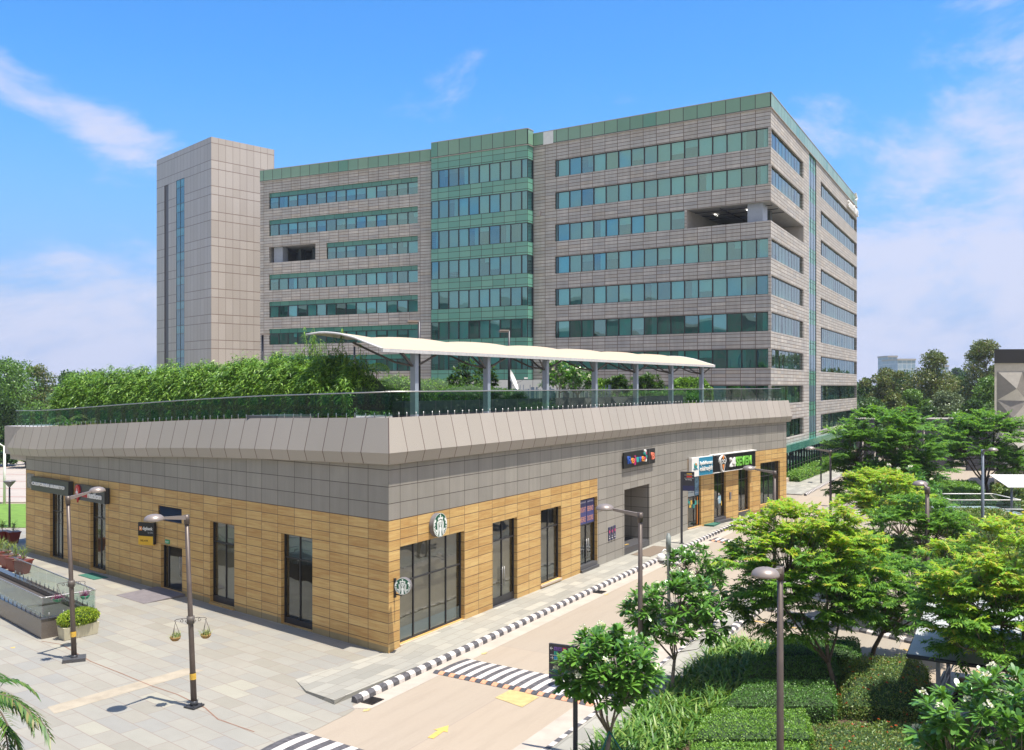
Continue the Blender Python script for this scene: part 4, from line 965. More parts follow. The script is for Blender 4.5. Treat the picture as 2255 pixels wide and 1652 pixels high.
# ================================================================== STAIR TOWER
TC = plan(465, 301, 47.0); TL = plan(345, 353, 47.0); TR = plan(604, 330, 47.0)
TB = root('stair_tower', (TC.x, TC.y, 0), 'tall plain beige panelled stair tower left of the office block', 'tower')
T_L = Face(TC, TL, (-1, -.5)); T_R = Face(TC, TR, (1, -1))
gx = (T_L.s_at(406), T_L.s_at(388)); lx = (T_L.s_at(371), T_L.s_at(362))
g0, g1 = min(gx), max(gx); l0, l1 = min(lx), max(lx)
zg = T_L.z_at(388, 398); zl = T_L.z_at(364, 409)
TZ = sorted([z for k in range(14) for z in (46.15 - 3.768 * k, 46.15 - 3.768 * k - 2.55) if z > 0.05])
mb = MB(); cut_wall(mb, T_L, 0, T_L.L, 0, 47, [[g0, g1, 2, zg], [l0, l1, 2, zl, 0.15, 1]], lambda s, z: 0, depth=0.05, extra_z=TZ)
cut_wall(mb, T_R, 0, T_R.L, 0, 47, [], lambda s, z: 0, extra_z=TZ)
tb = TL + TR - TC
for a_, b_, o_ in ((TL, tb, (-1, 1)), (TR, tb, (1, 1))): f = Face(a_, b_, o_); mb.rect(f, 0, f.L, 0, 47, 0, 0)
mb.rect(T_L, l0, l1, 2, zl, -0.15, 1)
def trow(z):      # one floor = one tall and one short course of panels
    q = (46.15 - z) / 3.768; k = math.floor(q); f = (q - k) * 3.768
    return -(2 * k + (f / 2.55 if f < 2.55 else 1 + (f - 2.55) / 1.218))
mb.uv = [[(u, trow(v)) for u, v in q] for q in mb.uv]
mb.build('wall', [M_TOWER, plain('tower_slot', (0.13, 0.12, 0.13), 0.5)], TB)
mb = MB(); mb.face([(p.x, p.y, 46.9) for p in (TC, TR, tb, TL)]); mb.build('roof', M_DECK, TB)
mb = MB(); mb.rect(T_L, g0, g1, 2, zg, -0.04); g = mb.build('window', plain('tower_glass', (0.09, 0.20, 0.25), 0.06, spec=0.9), TB)
mb = MB(); mid = (g0 + g1) / 2
for s_ in (g0, mid, g1): mb.fbox(T_L, s_ - 0.04, s_ + 0.04, 2, zg, -0.05, 0.0)
z = zg
while z > 3: mb.fbox(T_L, g0, g1, z - 0.08, z, -0.05, 0.0); mb.fbox(T_L, g0, g1, z - 1.3, z - 1.25, -0.05, 0.0); z -= 3.768
mb.build('frame', M_DARKFR, g)
z = zg - 1.27; M_TSP = plain('tower_spandrel', (0.12, 0.29, 0.33), 0.12, spec=0.8)
while z > 3: mb = MB(); mb.rect(T_L, g0 + .04, g1 - .04, z, z + 1.2, -0.035); mb.build('spandrel', M_TSP, g); z -= 3.768
# far buildings seen over the tree tops
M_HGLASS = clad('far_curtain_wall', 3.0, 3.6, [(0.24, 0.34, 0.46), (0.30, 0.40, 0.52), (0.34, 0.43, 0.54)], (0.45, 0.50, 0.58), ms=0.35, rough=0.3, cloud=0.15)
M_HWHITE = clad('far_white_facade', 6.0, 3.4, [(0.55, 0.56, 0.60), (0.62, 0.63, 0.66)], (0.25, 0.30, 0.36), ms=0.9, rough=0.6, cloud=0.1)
def farb(x0, x1, yt, D, m, label, dep=18, name='tower_block'):
    X0, X1 = (x0 - CX) * D / FPX, (x1 - CX) * D / FPX; z = EYE + (Y0 - yt) * D / FPX
    r = root(name, (X0, D, 0), label, 'building')
    f = Face((X0, D), (X1, D), (0, -1)); f2 = Face((X0, D), (X0, D + dep), (-1, 0)); f3 = Face((X1, D), (X1, D + dep), (1, 0)); f4 = Face((X0, D + dep), (X1, D + dep), (0, 1))
    mb = MB()
    for q in (f, f2, f3, f4): mb.rect(q, 0, q.L, 0, z)
    mb.build('wall', m, r)
    mb = MB(); mb.box(((X0 + X1) / 2, D + dep / 2, z + 0.6), (X1 - X0 + 0.6, dep + 0.6, 1.2)); mb.build('roof', M_METALBEIGE, r)
    return r
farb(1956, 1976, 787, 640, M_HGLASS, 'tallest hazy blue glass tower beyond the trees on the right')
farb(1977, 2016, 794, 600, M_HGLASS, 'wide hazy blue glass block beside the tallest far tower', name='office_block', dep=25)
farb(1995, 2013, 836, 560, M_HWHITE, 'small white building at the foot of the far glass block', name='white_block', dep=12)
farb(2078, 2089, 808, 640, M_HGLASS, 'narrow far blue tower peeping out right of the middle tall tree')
# facetted building at the right edge
FX = root('facetted_building', ((2188 - CX) * 88 / FPX, 88, 0), 'pale building clad in triangular facets with a black roof band at the right edge', 'building')
f = Face(((2190 - CX) * 88 / FPX, 88), ((2190 - CX) * 88 / FPX + 17, 86), (0, -1)); FPOLY = [(f.O.x, 88), (f.O.x + 17, 86), (f.O.x + 24, 100), (f.O.x + 9.5, 102)]; Z1 = 10.5 + 50 * 88 / 1995
M_FAC = [plain('facet_panel_light', (0.50, 0.46, 0.40), 0.35), plain('facet_panel', (0.36, 0.33, 0.29), 0.35), plain('facet_panel_deep', (0.20, 0.18, 0.16), 0.35)]
mb = MB(); mb.prism(FPOLY, 0, Z1); mb.build('wall', plain('facet_surround', (0.47, 0.43, 0.37), 0.5), FX)
mb = MB(); mb.prism([(p[0] - .1, p[1] - .15) for p in FPOLY], Z1 + .002, Z1 + 1.35); mb.build('roof_band', M_BLACK, FX)
mb = MB(); rr = random.Random(4)
cols_ = 6; rows_ = 4; w_ = 16.2 / cols_; h_ = (Z1 - 0.8 - 1) / rows_
grid = {(i, j): (0.25 + i * w_ + (rr.uniform(-.5, .5) if 0 < i < cols_ else 0) , 1 + j * h_ + (rr.uniform(-.3, .3) if 0 < j < rows_ else 0), rr.uniform(0.03, 0.45) if 0 < i < cols_ and 0 < j < rows_ else 0.03) for i in range(cols_ + 1) for j in range(rows_ + 1)}
for i in range(cols_):
    for j in range(rows_):
        a, b, c, d = grid[i, j], grid[i + 1, j], grid[i + 1, j + 1], grid[i, j + 1]
        cc = ((a[0] + b[0] + c[0] + d[0]) / 4 + rr.uniform(-.4, .4), (a[1] + d[1]) / 2 + rr.uniform(-.3, .3), rr.uniform(0.3, 0.7))
        for p, q in ((a, b), (b, c), (c, d), (d, a)): mb.face([f.P(*p[:2], p[2]), f.P(*q[:2], q[2]), f.P(*cc[:2], cc[2])], rr.randrange(3))
mb.build('facet_cladding', M_FAC, FX)

# neighbouring block beyond the left edge of the view; the lower window rows of the office mirror it
NB = root('neighbour_block', (-104, 30, 0), 'dark green glazed neighbouring block beyond the left edge, mirrored in the lower office windows', 'building')
M_NB = clad('neighbour_glazing', 1.6, 3.8, [(0.06, 0.13, 0.10), (0.09, 0.18, 0.13), (0.14, 0.22, 0.17)], (0.16, 0.15, 0.13), ms=0.35, rough=0.3, cloud=0.3)
fpts = [(-96, -60), (-96, 98), (-122, 98), (-122, -60)]
mb = MB()
for i in range(4):
    f = Face(fpts[i], fpts[(i + 1) % 4], ((1, 0), (0, 1), (-1, 0), (0, -1))[i]); mb.rect(f, 0, f.L, 0, 27)
mb.build('wall', M_NB, NB)
mb = MB(); mb.box((-109, 19, 27.5), (27, 159, 1.0)); mb.build('roof', M_METALBEIGE, NB)
# ================================================================== SIGNS
M_RIM = plain('grey_rim', (0.16, 0.15, 0.16), 0.4)
M_SGREEN = plain('emblem_green', (0.006, 0.09, 0.045), 0.35)
M_SWHITE = plain('emblem_white', (0.78, 0.80, 0.76), 0.4, var=0.02)
M_LET_W = plain('letter_white', (0.80, 0.78, 0.74), 0.4, var=0.05)
M_LET_R = plain('letter_red', (0.50, 0.012, 0.02), 0.35)
M_LET_G = plain('letter_green', (0.17, 0.48, 0.06), 0.4)
M_LET_O = plain('letter_orange', (0.80, 0.27, 0.05), 0.4)
M_LET_B = plain('letter_blue', (0.03, 0.10, 0.42), 0.4)
M_LET_M = plain('letter_magenta', (0.45, 0.02, 0.14), 0.4)
M_LET_T = plain('letter_teal', (0.02, 0.28, 0.26), 0.4)
M_LET_P = plain('letter_pink', (0.75, 0.20, 0.12), 0.4)
M_CYAN = plain('cyan_board', (0.015, 0.22, 0.36), 0.4)
M_NAVY = plain('navy_panel', (0.022, 0.026, 0.09), 0.4, var=0.15)
M_SIGN = plain('charcoal_sign', (0.03, 0.03, 0.038), 0.4)
class Fr:       # local frame: u right, v up, n towards the viewer
    def __init__(s, o, u, v=Vector((0, 0, 1)), n=None):
        s.o = Vector(o); s.u = Vector(u).normalized(); s.v = Vector(v).normalized(); s.n = Vector(n).normalized() if n is not None else s.u.cross(s.v)
    def P(s, x, y, z=0): return s.o + s.u * x + s.v * y + s.n * z
def face_fr(face, s, z, o, flip):       # flip: text runs towards smaller s
    u = (face.P(s + .6, 0) - face.P(s + .1, 0)).normalized() * (-1 if flip else 1)
    n = Vector((u.y, -u.x, 0))
    return Fr(face.P(s, z, o), u, n=n)
def ftext(fr, txt, size, m, parent, x=0, y=0, ext=0.03, bold=0.0, sx=1.0, name='lettering', align='LEFT', z=0.0, space=1.0, fit=None):
    cu = bpy.data.curves.new('t', 'FONT'); cu.body = txt; cu.size = size; cu.extrude = ext; cu.offset = bold; cu.align_x = align; cu.space_character = space; cu.resolution_u = 3
    ob = bpy.data.objects.new('t', cu); COL.objects.link(ob); bpy.context.view_layer.update()
    me = bpy.data.meshes.new_from_object(ob); bpy.data.objects.remove(ob); bpy.data.curves.remove(cu)
    me.name = name; l = parent.location if parent else Vector((0, 0, 0))
    if parent is not None and parent.parent: l = l + parent.parent.location
    xs = [v.co.x for v in me.vertices]
    if fit and xs:
        sx = fit / (max(xs) - min(xs))
    off = -min(xs) * sx if (fit and xs) else 0
    for v in me.vertices:
        v.co = fr.P(x + off + v.co.x * sx, y + v.co.y, z + v.co.z) - l
    me.materials.clear(); me.materials.append(m)
    return link_mesh(name, me, parent)
def fpoly(mb, fr, pts, z=0.0, th=0.02, m=0):
    a = [fr.P(x, y, z) for x, y in pts]; b = [fr.P(x, y, z + th) for x, y in pts]
    mb.face(b, m); n = len(pts)
    for i in range(n): mb.face([a[i], a[(i + 1) % n], b[(i + 1) % n], b[i]], m)
def fbx(mb, fr, x0, x1, y0, y1, z0, z1, m=0):
    P = fr.P; mb.hexa([P(x0, y0, z0), P(x1, y0, z0), P(x1, y0, z1), P(x0, y0, z1), P(x0, y1, z0), P(x1, y1, z0), P(x1, y1, z1), P(x0, y1, z1)], m)
def disc(mb, fr, cx, cy, r, z0, z1, m=0, mr=None, n=40):
    pts = [(cx + r * math.cos(2 * math.pi * i / n), cy + r * math.sin(2 * math.pi * i / n)) for i in range(n)]
    mb.face([fr.P(x, y, z1) for x, y in pts], m)
    mb.face([fr.P(x, y, z0) for x, y in pts[::-1]], m if mr is None else mr)
    for i in range(n):
        a, b = pts[i], pts[(i + 1) % n]; mb.face([fr.P(*a, z0), fr.P(*b, z0), fr.P(*b, z1), fr.P(*a, z1)], m if mr is None else mr)
def board(face, x0, x1, yt, yb, flip, o0, th, name, label, cat='sign', m=None, anchor='x0'):
    s0, s1 = face.s_at(x0), face.s_at(x1); ax = x0; z1 = face.z_at(ax, yt); z0 = face.z_at(ax, yb); a, b = min(s0, s1), max(s0, s1)
    c = face.P((a + b) / 2, z0, o0 + th / 2); r = root(name, c, label, cat)
    mb = MB(); mb.fbox(face, a, b, z0, z1, o0, o0 + th); mb.build('board', m or M_BLACK, r)
    fr = face_fr(face, b if flip else a, z0, o0 + th, flip)
    return r, fr, b - a, z1 - z0
r, fr, w, h = board(FL, 81, 163, 1048, 1078, True, 0.05, 0.28, 'shop_sign', 'long black shop sign with thick white capitals at the far left of the plaza front', m=plain('sign_charcoal', (0.035, 0.04, 0.045), 0.35))
ftext(fr, 'CALIFORNIA BURRITO', h * 0.30, M_LET_W, r, x=w * 0.03, y=h * 0.42, ext=0.05, bold=0.012, fit=w * 0.88)
r, fr, w, h = board(FL, 177, 243, 1065, 1098, True, 0.05, 0.28, 'shop_sign', 'charcoal shop sign with a red drop emblem and red and white lettering', m=plain('sign_charcoal_b', (0.035, 0.04, 0.045), 0.35))
mb = MB(); pts = [(w * .13 + .30 * math.sin(a) * (0.75 if math.cos(a) < 0 else 1), h * .52 + .42 * math.cos(a) - (0.18 if abs(a - math.pi) < .3 else 0)) for a in np.linspace(0, 2 * math.pi, 18, endpoint=False)]
fpoly(mb, fr, pts, 0, 0.08); mb.build('drop_emblem', M_LET_R, r)
mb = MB(); fpoly(mb, fr, [(w * .13 - .13, h * .42), (w * .13 + .13, h * .42), (w * .13 + .11, h * .55), (w * .13 + .03, h * .60), (w * .13, h * .78), (w * .13 - .03, h * .60), (w * .13 - .11, h * .55)], 0.08, 0.02); mb.build('crown_emblem', M_LET_W, r)
ftext(fr, 'tea', h * 0.52, M_LET_R, r, x=w * 0.27, y=h * 0.26, ext=0.05, bold=0.012, fit=w * 0.19)
ftext(fr, 'nation', h * 0.52, M_LET_W, r, x=w * 0.47, y=h * 0.26, ext=0.05, bold=0.012, fit=w * 0.44)
# blade sign of the bank
bz = FL.z_at(345, 1152); bs = FL.s_at(346); bo = FL.P(bs, 0, 0)
r = root('blade_sign', FL.P(bs, bz - 1.3, 0.1), 'black and yellow projecting bank sign beside the louvre', 'sign')
nn = Vector((FL.n.x, FL.n.y, 0)); uu = Vector((0.93, -0.37, 0)); o_ = FL.P(bs, bz, 0.12) - Vector((0.93, -0.37, 0)) * 0.0
zt_, zb_ = EYE - (1152 - Y0) * 48.5 / FPX, 0
fr = Fr(FL.P(bs, 0, 0.16) - uu * 1.42, uu, n=Vector((-0.37, -0.93, 0)))
zt_ = bz + 0.02; H_ = 1.45
fr.u = fr.u * .72; fr.v = fr.v * .80; fr.o = FL.P(bs, 0, 0.16) - uu * 1.42 * .72 + Vector((0, 0, zt_ * .2))
mb = MB(); fbx(mb, fr, 0, 1.42, zt_ - H_ * .60, zt_, -0.05, 0.05); mb.build('board', M_BLACK, r)
mb = MB(); fbx(mb, fr, 0.02, 1.42, zt_ - H_, zt_ - H_ * .603, -0.045, 0.045); mb.build('yellow_panel', plain('bank_yellow', (0.72, 0.42, 0.03), 0.4), r)
mb = MB(); fbx(mb, fr, 1.42, 1.50, zt_ - H_ * .95, zt_ + 0.05, -0.08, 0.08); mb.build('bracket', M_DARK, r)
ftext(fr, 'digibank', 0.30, M_LET_W, r, x=0.42, y=zt_ - 0.47, ext=0.01, fit=0.92, z=0.05, bold=0.004)
ftext(fr, 'by DBS', 0.16, plain('letter_grey', (0.35, 0.35, 0.35), 0.5), r, x=0.9, y=zt_ - 0.68, ext=0.006, z=0.05, name='small_lettering')
mb = MB(); fbx(mb, fr, 0.12, 0.36, zt_ - 0.52, zt_ - 0.26, 0.05, 0.06); mb.build('red_emblem', M_LET_O, r)
mb = MB(); fpoly(mb, fr, [(.24 + (.11 if i % 2 == 0 else .035) * math.cos(math.pi / 4 * i + math.pi / 4), zt_ - .39 + (.11 if i % 2 == 0 else .035) * math.sin(math.pi / 4 * i + math.pi / 4)) for i in range(8)], 0.06, 0.006); mb.build('star_emblem', M_LET_W, r)
ftext(fr, 'DBS ATM', 0.17, M_BLACK, r, x=0.2, y=zt_ - H_ * .85, ext=0.006, z=0.045, name='small_lettering')
# small green sign over the bank door
s_ = FL.s_at(655 * .25 + 0); s_ = FL.s_at(369.5); zz = FL.z_at(369.5, 1193)
r = root('exit_sign', FL.P(s_, zz, 0.03), 'tiny green sign fixed above the open bank doorway', 'sign')
mb = MB(); mb.fbox(FL, s_ - .2, s_ + .2, zz - .1, zz + .1, 0.005, 0.04); mb.build('board', plain('exit_green', (0.02, 0.30, 0.14), 0.4), r)
ftext(face_fr(FL, s_ + .16, zz - .05, 0.04, True), 'EXIT', 0.13, M_LET_W, r, ext=0.004, fit=0.32)
# carved stone tablet
r = tag(None, None) if False else None
s0, s1 = FL.s_at(76), FL.s_at(61); mb = MB(); mb.fbox(FL, s1, s0, FL.z_at(61, 1074), FL.z_at(61, 1042), 0.0, 0.06)
tag(mb.build('stone_tablet', plain('carved_stone', (0.26, 0.25, 0.21), 0.8, var=0.5, scale=6, bump=1.0)), 'rough pale grey stone tablet on the wall left of the black lettered sign', 'plaque')
# round emblem signs ---------------------------------------------------------
def siren(fr, R_, parent, z):
    s = R_
    mb = MB()
    def poly(pts): fpoly(mb, fr, [(x * s, y * s) for x, y in pts], z, 0.012)
    star = [(0.0 + (0.13 if i % 2 == 0 else 0.05) * math.sin(math.pi * i / 5), 0.79 + (0.13 if i % 2 == 0 else 0.05) * math.cos(math.pi * i / 5)) for i in range(10)]
    poly(star)
    poly([(-.30, .40), (-.40, .62), (-.29, .54), (-.27, .70), (-.15, .60), (0, .72), (.15, .60), (.27, .70), (.29, .54), (.40, .62), (.30, .40), (.15, .50), (0, .53), (-.15, .50)])
    poly([(0.17 * math.sin(a), 0.20 + 0.25 * math.cos(a) - (0.05 if math.cos(a) < -.6 else 0)) for a in np.linspace(0, 2 * math.pi, 20, endpoint=False)])
    poly([(-.10, -.12), (.10, -.12), (.17, -.35), (.12, -.60), (.16, -.93), (-.16, -.93), (-.12, -.60), (-.17, -.35)])
    for sg in (-1, 1):
        for k, off in enumerate((0.235, 0.315, 0.395)):
            L_ = [(sg * (off * (0.72 if t < .12 else 1) + .045 * math.sin(t * 7 + .4) + 0.10 * t), .42 - 1.28 * t + .0 * k) for t in np.linspace(0.02 + k * .02, 1 - k * .06, 14)]
            wd = 0.026
            for a_, b_ in zip(L_[:-1], L_[1:]): poly([(a_[0] - wd, a_[1]), (a_[0] + wd, a_[1]), (b_[0] + wd, b_[1]), (b_[0] - wd, b_[1])][::1])
        poly([(sg * .62, .46), (sg * .66, .30), (sg * .84, .25), (sg * .74, .12), (sg * .84, -.06), (sg * .92, .06), (sg * .90, .30), (sg * .72, .56)][::-sg])
        for k in range(6):
            y = -.10 - k * .125; xo = math.sqrt(max(0.0, .93 ** 2 - y * y)); xi = xo - .20 + .018 * k
            poly([(sg * xi, y), (sg * xo, y - .05), (sg * (xo - .015), y - .11), (sg * xi, y - .055)])
        poly([(sg * .46, -.38), (sg * .62, -.30), (sg * .66, -.42), (sg * .52, -.56)])
    o = mb.build('emblem', M_SWHITE, parent, normals=False)
    mb = MB()
    for sg in (-1, 1): fpoly(mb, fr, [(sg * .04 * s, .235 * s), (sg * .12 * s, .255 * s), (sg * .12 * s, .21 * s), (sg * .04 * s, .20 * s)], z + .012, .004)
    fpoly(mb, fr, [(-.035 * s, .07 * s), (.035 * s, .07 * s), (0, .03 * s)], z + .012, .004); fpoly(mb, fr, [(-.01 * s, .20 * s), (.012 * s, .20 * s), (.02 * s, .11 * s), (-.02 * s, .11 * s)], z + .012, .003)
    mb.build('emblem_face', M_SGREEN, parent, normals=False)
def roundsign(fr, R_, parent, th, back=False):
    mb = MB(); disc(mb, fr, 0, 0, R_, -th, 0, 0, 1); mb.build('disc', [M_SGREEN, M_RIM], parent); siren(fr, R_, parent, 0.002)
    mb = MB(); n = 40
    for i in range(n):
        a, b = 2 * math.pi * i / n, 2 * math.pi * (i + 1) / n
        mb.face([fr.P(R_ * math.cos(q) * k_, R_ * math.sin(q) * k_, 0.004) for q, k_ in ((a, 1.0), (b, 1.0), (b, .965), (a, .965))])
    mb.build('rim', M_SWHITE, parent)
s_ = FR.s_at(959.2); zz = FR.z_at(959.2, 1155.5)
r = root('round_sign', FR.P(s_, zz, 0.1), 'large round green and white emblem sign above the biggest coffee shop window', 'sign')
roundsign(face_fr(FR, s_, zz, 0.24, False), 0.50, r, 0.22)
zz = FR.z_at(880, 1291); bs = FR.s_at(868.5)
r = root('round_blade_sign', FR.P(bs, zz - .35, 0.1), 'small round green and white emblem blade sign on a bracket at the building corner', 'sign')
mb = MB(); mb.fbox(FR, bs - .06, bs + .04, zz - .38, zz + .38, 0.0, 0.07); mb.tube([FR.P(bs, zz + .25, .05), FR.P(bs, zz + .25, .35)], .03, 6); mb.tube([FR.P(bs, zz - .25, .05), FR.P(bs, zz - .25, .35)], .03, 6); mb.build('bracket', M_DARK, r)
c = PD(886.5, 1291.5, 35.15); fr = Fr(c, (0.985, -0.17, 0), n=(-0.17, -0.985, 0)); roundsign(fr, 0.32, r, 0.24)
# colourful sign with the letter B
r, fr, w, h = board(FR, 1369, 1437.5, 997.3, 1032.5, False, 0.06, 0.10, 'shop_sign', 'black sign with multicoloured raised letters above the grey passage entrance')
cols = [M_LET_B, M_LET_O, M_LET_M, M_LET_T, M_LET_B, M_LET_O]
x = w * .10
for ch, m, ww in zip('Rejuve', cols, (.10, .085, .045, .085, .085, .085)):
    ftext(fr, ch, h * 0.66, m, r, x=x, y=h * .28, ext=0.07, bold=0.012, fit=ww * w, name='letter'); x += (ww + .006) * w
mb = MB(); pt = []
for k, (a_, b_) in enumerate(((.0, .45), (.10, .30), (.14, .05), (.06, -.2), (-.06, -.05), (-.08, .25))): disc(mb, fr, x + .10 + a_ * 1.0, h * .5 + b_ * .9, .10, 0, .10, k % 3, n=10)
mb.build('flower_emblem', [M_LET_W, M_LET_M, M_LET_T], r)
ftext(fr, 'B', h * 0.62, M_LET_P, r, x=w * .86, y=h * .30, ext=0.09, bold=0.02, fit=.09 * w, name='letter')
mb = MB(); fbx(mb, fr, w * .795, w * .80, 0, h, 0.001, 0.02); mb.build('divider', M_RIM, r)
# pharmacy sign
s0, s1 = FR.s_at(1515), FR.s_at(1561)
z1 = FR.z_at(1515, 1008.7); z0_ = FR.z_at(1515, 1050.2)
r = root('pharmacy_sign', FR.P((s0 + s1) / 2, z0_, .2), 'white and cyan pharmacy sign with raised white two-line lettering', 'sign')
mb = MB(); mb.fbox(FR, s0, s1, z0_, z1, 0.05, 0.32); mb.build('board', M_LET_W, r)
fr = face_fr(FR, s0, z0_, 0.32, False); w = s1 - s0; h = z1 - z0_
mb = MB(); fbx(mb, fr, w * .33, w - .03, .03, h - .03, 0.002, 0.012); mb.build('cyan_panel', M_CYAN, r)
ftext(fr, 'ApolloPharmacy', h * .24, M_LET_W, r, x=w * .35, y=h * .60, ext=0.05, bold=.012, fit=w * .61, z=.01)
ftext(fr, 'अपोलो फार्मेसी', h * .24, M_LET_W, r, x=w * .35, y=h * .26, ext=0.05, bold=.012, fit=w * .61, z=.01)
ftext(fr, 'Apollo', h * .13, M_CYAN, r, x=w * .06, y=h * .36, ext=0.02, fit=w * .22)
mb = MB(); disc(mb, fr, w * .16, h * .58, .2, 0.001, .05, 0, n=16); disc(mb, fr, w * .16, h * .66, .09, .05, .06, 1, n=12); mb.build('round_emblem', [M_LET_T, M_LET_O], r)
# convenience store sign
s0, s1 = FR.s_at(1561.5), FR.s_at(1655.5); z1 = FR.z_at(1564, 1002.8); z0_ = FR.z_at(1564, 1040.8)
r = root('store_sign', FR.P((s0 + s1) / 2, z0_, .2), 'wide black sign with an orange owl emblem and white and green lettering', 'sign')
mb = MB(); mb.fbox(FR, s0, s1, z0_, z1, 0.05, 0.32)
fr = face_fr(FR, s0, z0_, 0.32, False); w = s1 - s0; h = z1 - z0_
mb.build('board', M_BLACK, r)
mb = MB(); nb = 70
for i in range(nb): fbx(mb, fr, .1 + (w - .2) * i / nb, .1 + (w - .2) * (i + .55) / nb, .08, h - .12, 0.001, 0.03)
mb.build('ribbed_panel', M_BLACK, r)
mb = MB(); fbx(mb, fr, -0.02, w + 0.02, h, h + .06, -.3, .08); fbx(mb, fr, 0, w, -.04, 0, -.3, .05); mb.build('trim', M_LET_W, r)
ftext(fr, '24', h * .72, M_LET_W, r, x=w * .36, y=h * .24, ext=0.10, bold=.03, fit=w * .125, z=.03)
ftext(fr, 'SEVEN', h * .72, M_LET_G, r, x=w * .50, y=h * .24, ext=0.10, bold=.03, fit=w * .37, z=.03)
ox, oy = w * .185, h * .60
mb = MB(); body = [(ox + .50 * math.sin(a) * (1 if math.cos(a) > -.2 else .62), oy + (.48 if math.cos(a) > 0 else .78) * math.cos(a) * (1.0)) for a in np.linspace(0, 2 * math.pi, 24, endpoint=False)]
fpoly(mb, fr, body, 0.03, 0.14); mb.build('owl_body', M_LET_W, r)
mb = MB(); fpoly(mb, fr, [(ox + (x_ - ox) * .84, oy + (y_ - oy) * .86) for x_, y_ in body], 0.17, .004); mb.build('owl_plate', M_BLACK, r)
mb = MB(); fpoly(mb, fr, [(ox, oy + .50), (ox + .16, oy + .34), (ox, oy + .12), (ox - .16, oy + .34)][::-1], .174, .01); fpoly(mb, fr, [(ox - .17, oy - .22), (ox + .17, oy - .22), (ox, oy - .66)][::-1], .174, .01); mb.build('owl_feathers', M_LET_O, r)
mb = MB()
for sg in (-1, 1):
    disc(mb, fr, ox + sg * .17, oy + .02, .15, .174, .186, 0, n=20); disc(mb, fr, ox + sg * .17, oy + .02, .09, .186, .192, 1, n=16)
mb.build('owl_eyes', [M_LET_W, M_BLACK], r)
# posters in the upper panes of the double door
def postr(face, s0, s1, z0, z1, o, parent, lines, m):
    mb = MB(); mb.fbox(face, s0, s1, z0, z1, o, o + .02); b = mb.build('poster', m, parent)
    fr = face_fr(face, s0, z0, o + .02, False); w, h = s1 - s0, z1 - z0
    for t, y, sz, mm in lines: ftext(fr, t, sz * h, mm, parent, x=w * .08, y=y * h, ext=.002, bold=.003, fit=w * .82, name='poster_lettering')
M_COPPER = plain('poster_copper', (0.55, 0.24, 0.13), 0.5); M_PALE = plain('poster_pale', (0.55, 0.55, 0.62), 0.5)
M_POST = plain('poster_blue', (0.045, 0.05, 0.17), 0.4)
a, b, c, d = rj[:4]; md = (a + b) / 2
postr(FR, a + .06, md - .03, 2.76, d - .08, -.16, wj, (('UR SECRET', .88, .07, M_PALE), ('S RIGHT', .50, .30, M_COPPER), ('HERE', .10, .30, M_COPPER)), M_POST)
postr(FR, md + .03, b - .16, 2.76, d - .08, -.16, wj, (('HAPPY PLACE', .88, .07, M_PALE), ('BEHIND', .50, .30, M_COPPER), ('DOORS', .10, .30, M_COPPER)), M_POST)
a, b, c, d = rl[:4]; md = a + (b - a) * .62
postr(FR, a + .05, md - .04, 2.5, d - .1, -.15, wl, (('MEDICAL', .30, .07, M_NAVY), ('STORE', .18, .07, M_NAVY)), plain('poster_pale_blue', (0.42, 0.48, 0.49), 0.4))
postr(FR, md + .04, b - .12, 2.5, d - .1, -.15, wl, (('CARE', .12, .08, M_PALE),), plain('poster_pattern', (0.13, 0.25, 0.36), 0.4, var=0.9, scale=5))
mb = MB(); rr = random.Random(3)
for i in range(7):
    x = a + .15 + (b - a - .5) * rr.random(); z = 1.55 + .55 * rr.random(); mb.fbox(FR, x, x + .28, z, z + .3, -.20, -.195, i % 3)
mb.build('window_sticker', [M_LET_T, M_YEL, M_LET_T], wl)
mb = MB(); mb.fbox(FR, b - .30, b - .25, c + .1, 2.4, -.19, -.15); mb.build('orange_strip', M_LET_O, wl)
a, b = rm_[:2]; mb = MB(); mb.fbox(FR, a + .95, a + 1.45, 1.55, 2.15, -.2, -.19, 0); mb.fbox(FR, a + 1.05, a + 1.2, 2.2, 2.35, -.2, -.19, 1); mb.fbox(FR, a + 1.5, a + 1.6, 1.35, 1.7, -.2, -.19, 2)
mb.build('door_notice', [plain('notice_blue', (0.30, 0.48, 0.58), 0.5), M_LET_W, M_YEL], wm)
# three little plaques beside the passage
for i, xx in enumerate((1340.8, 1346.6, 1352.6)):
    s_ = FR.s_at(xx); z1 = FR.z_at(xx, (1161.5, 1159.5, 1157)[i]); r = root('wall_plaque', FR.P(s_, z1 - .75, .02), 'small black wall plaque with a pink symbol, %s of three left of the passage' % ('leftmost', 'middle one', 'rightmost')[i], 'plaque', 'plaques beside the passage')
    mb = MB(); mb.fbox(FR, s_ - .115, s_ + .115, z1 - .78, z1, 0.003, .05); mb.build('board', M_NAVY, r)
    fr = face_fr(FR, s_, z1 - .78, .05, False); mb = MB(); disc(mb, fr, 0, .52, .09, 0, .006, n=10); mb.build('symbol', M_LET_M, r)
    ftext(fr, 'To', .12, M_LET_W, r, x=-.09, y=.22, ext=.003, fit=.1); ftext(fr, 'Parking', .1, M_LET_W, r, x=-.09, y=.10, ext=.003, fit=.18)
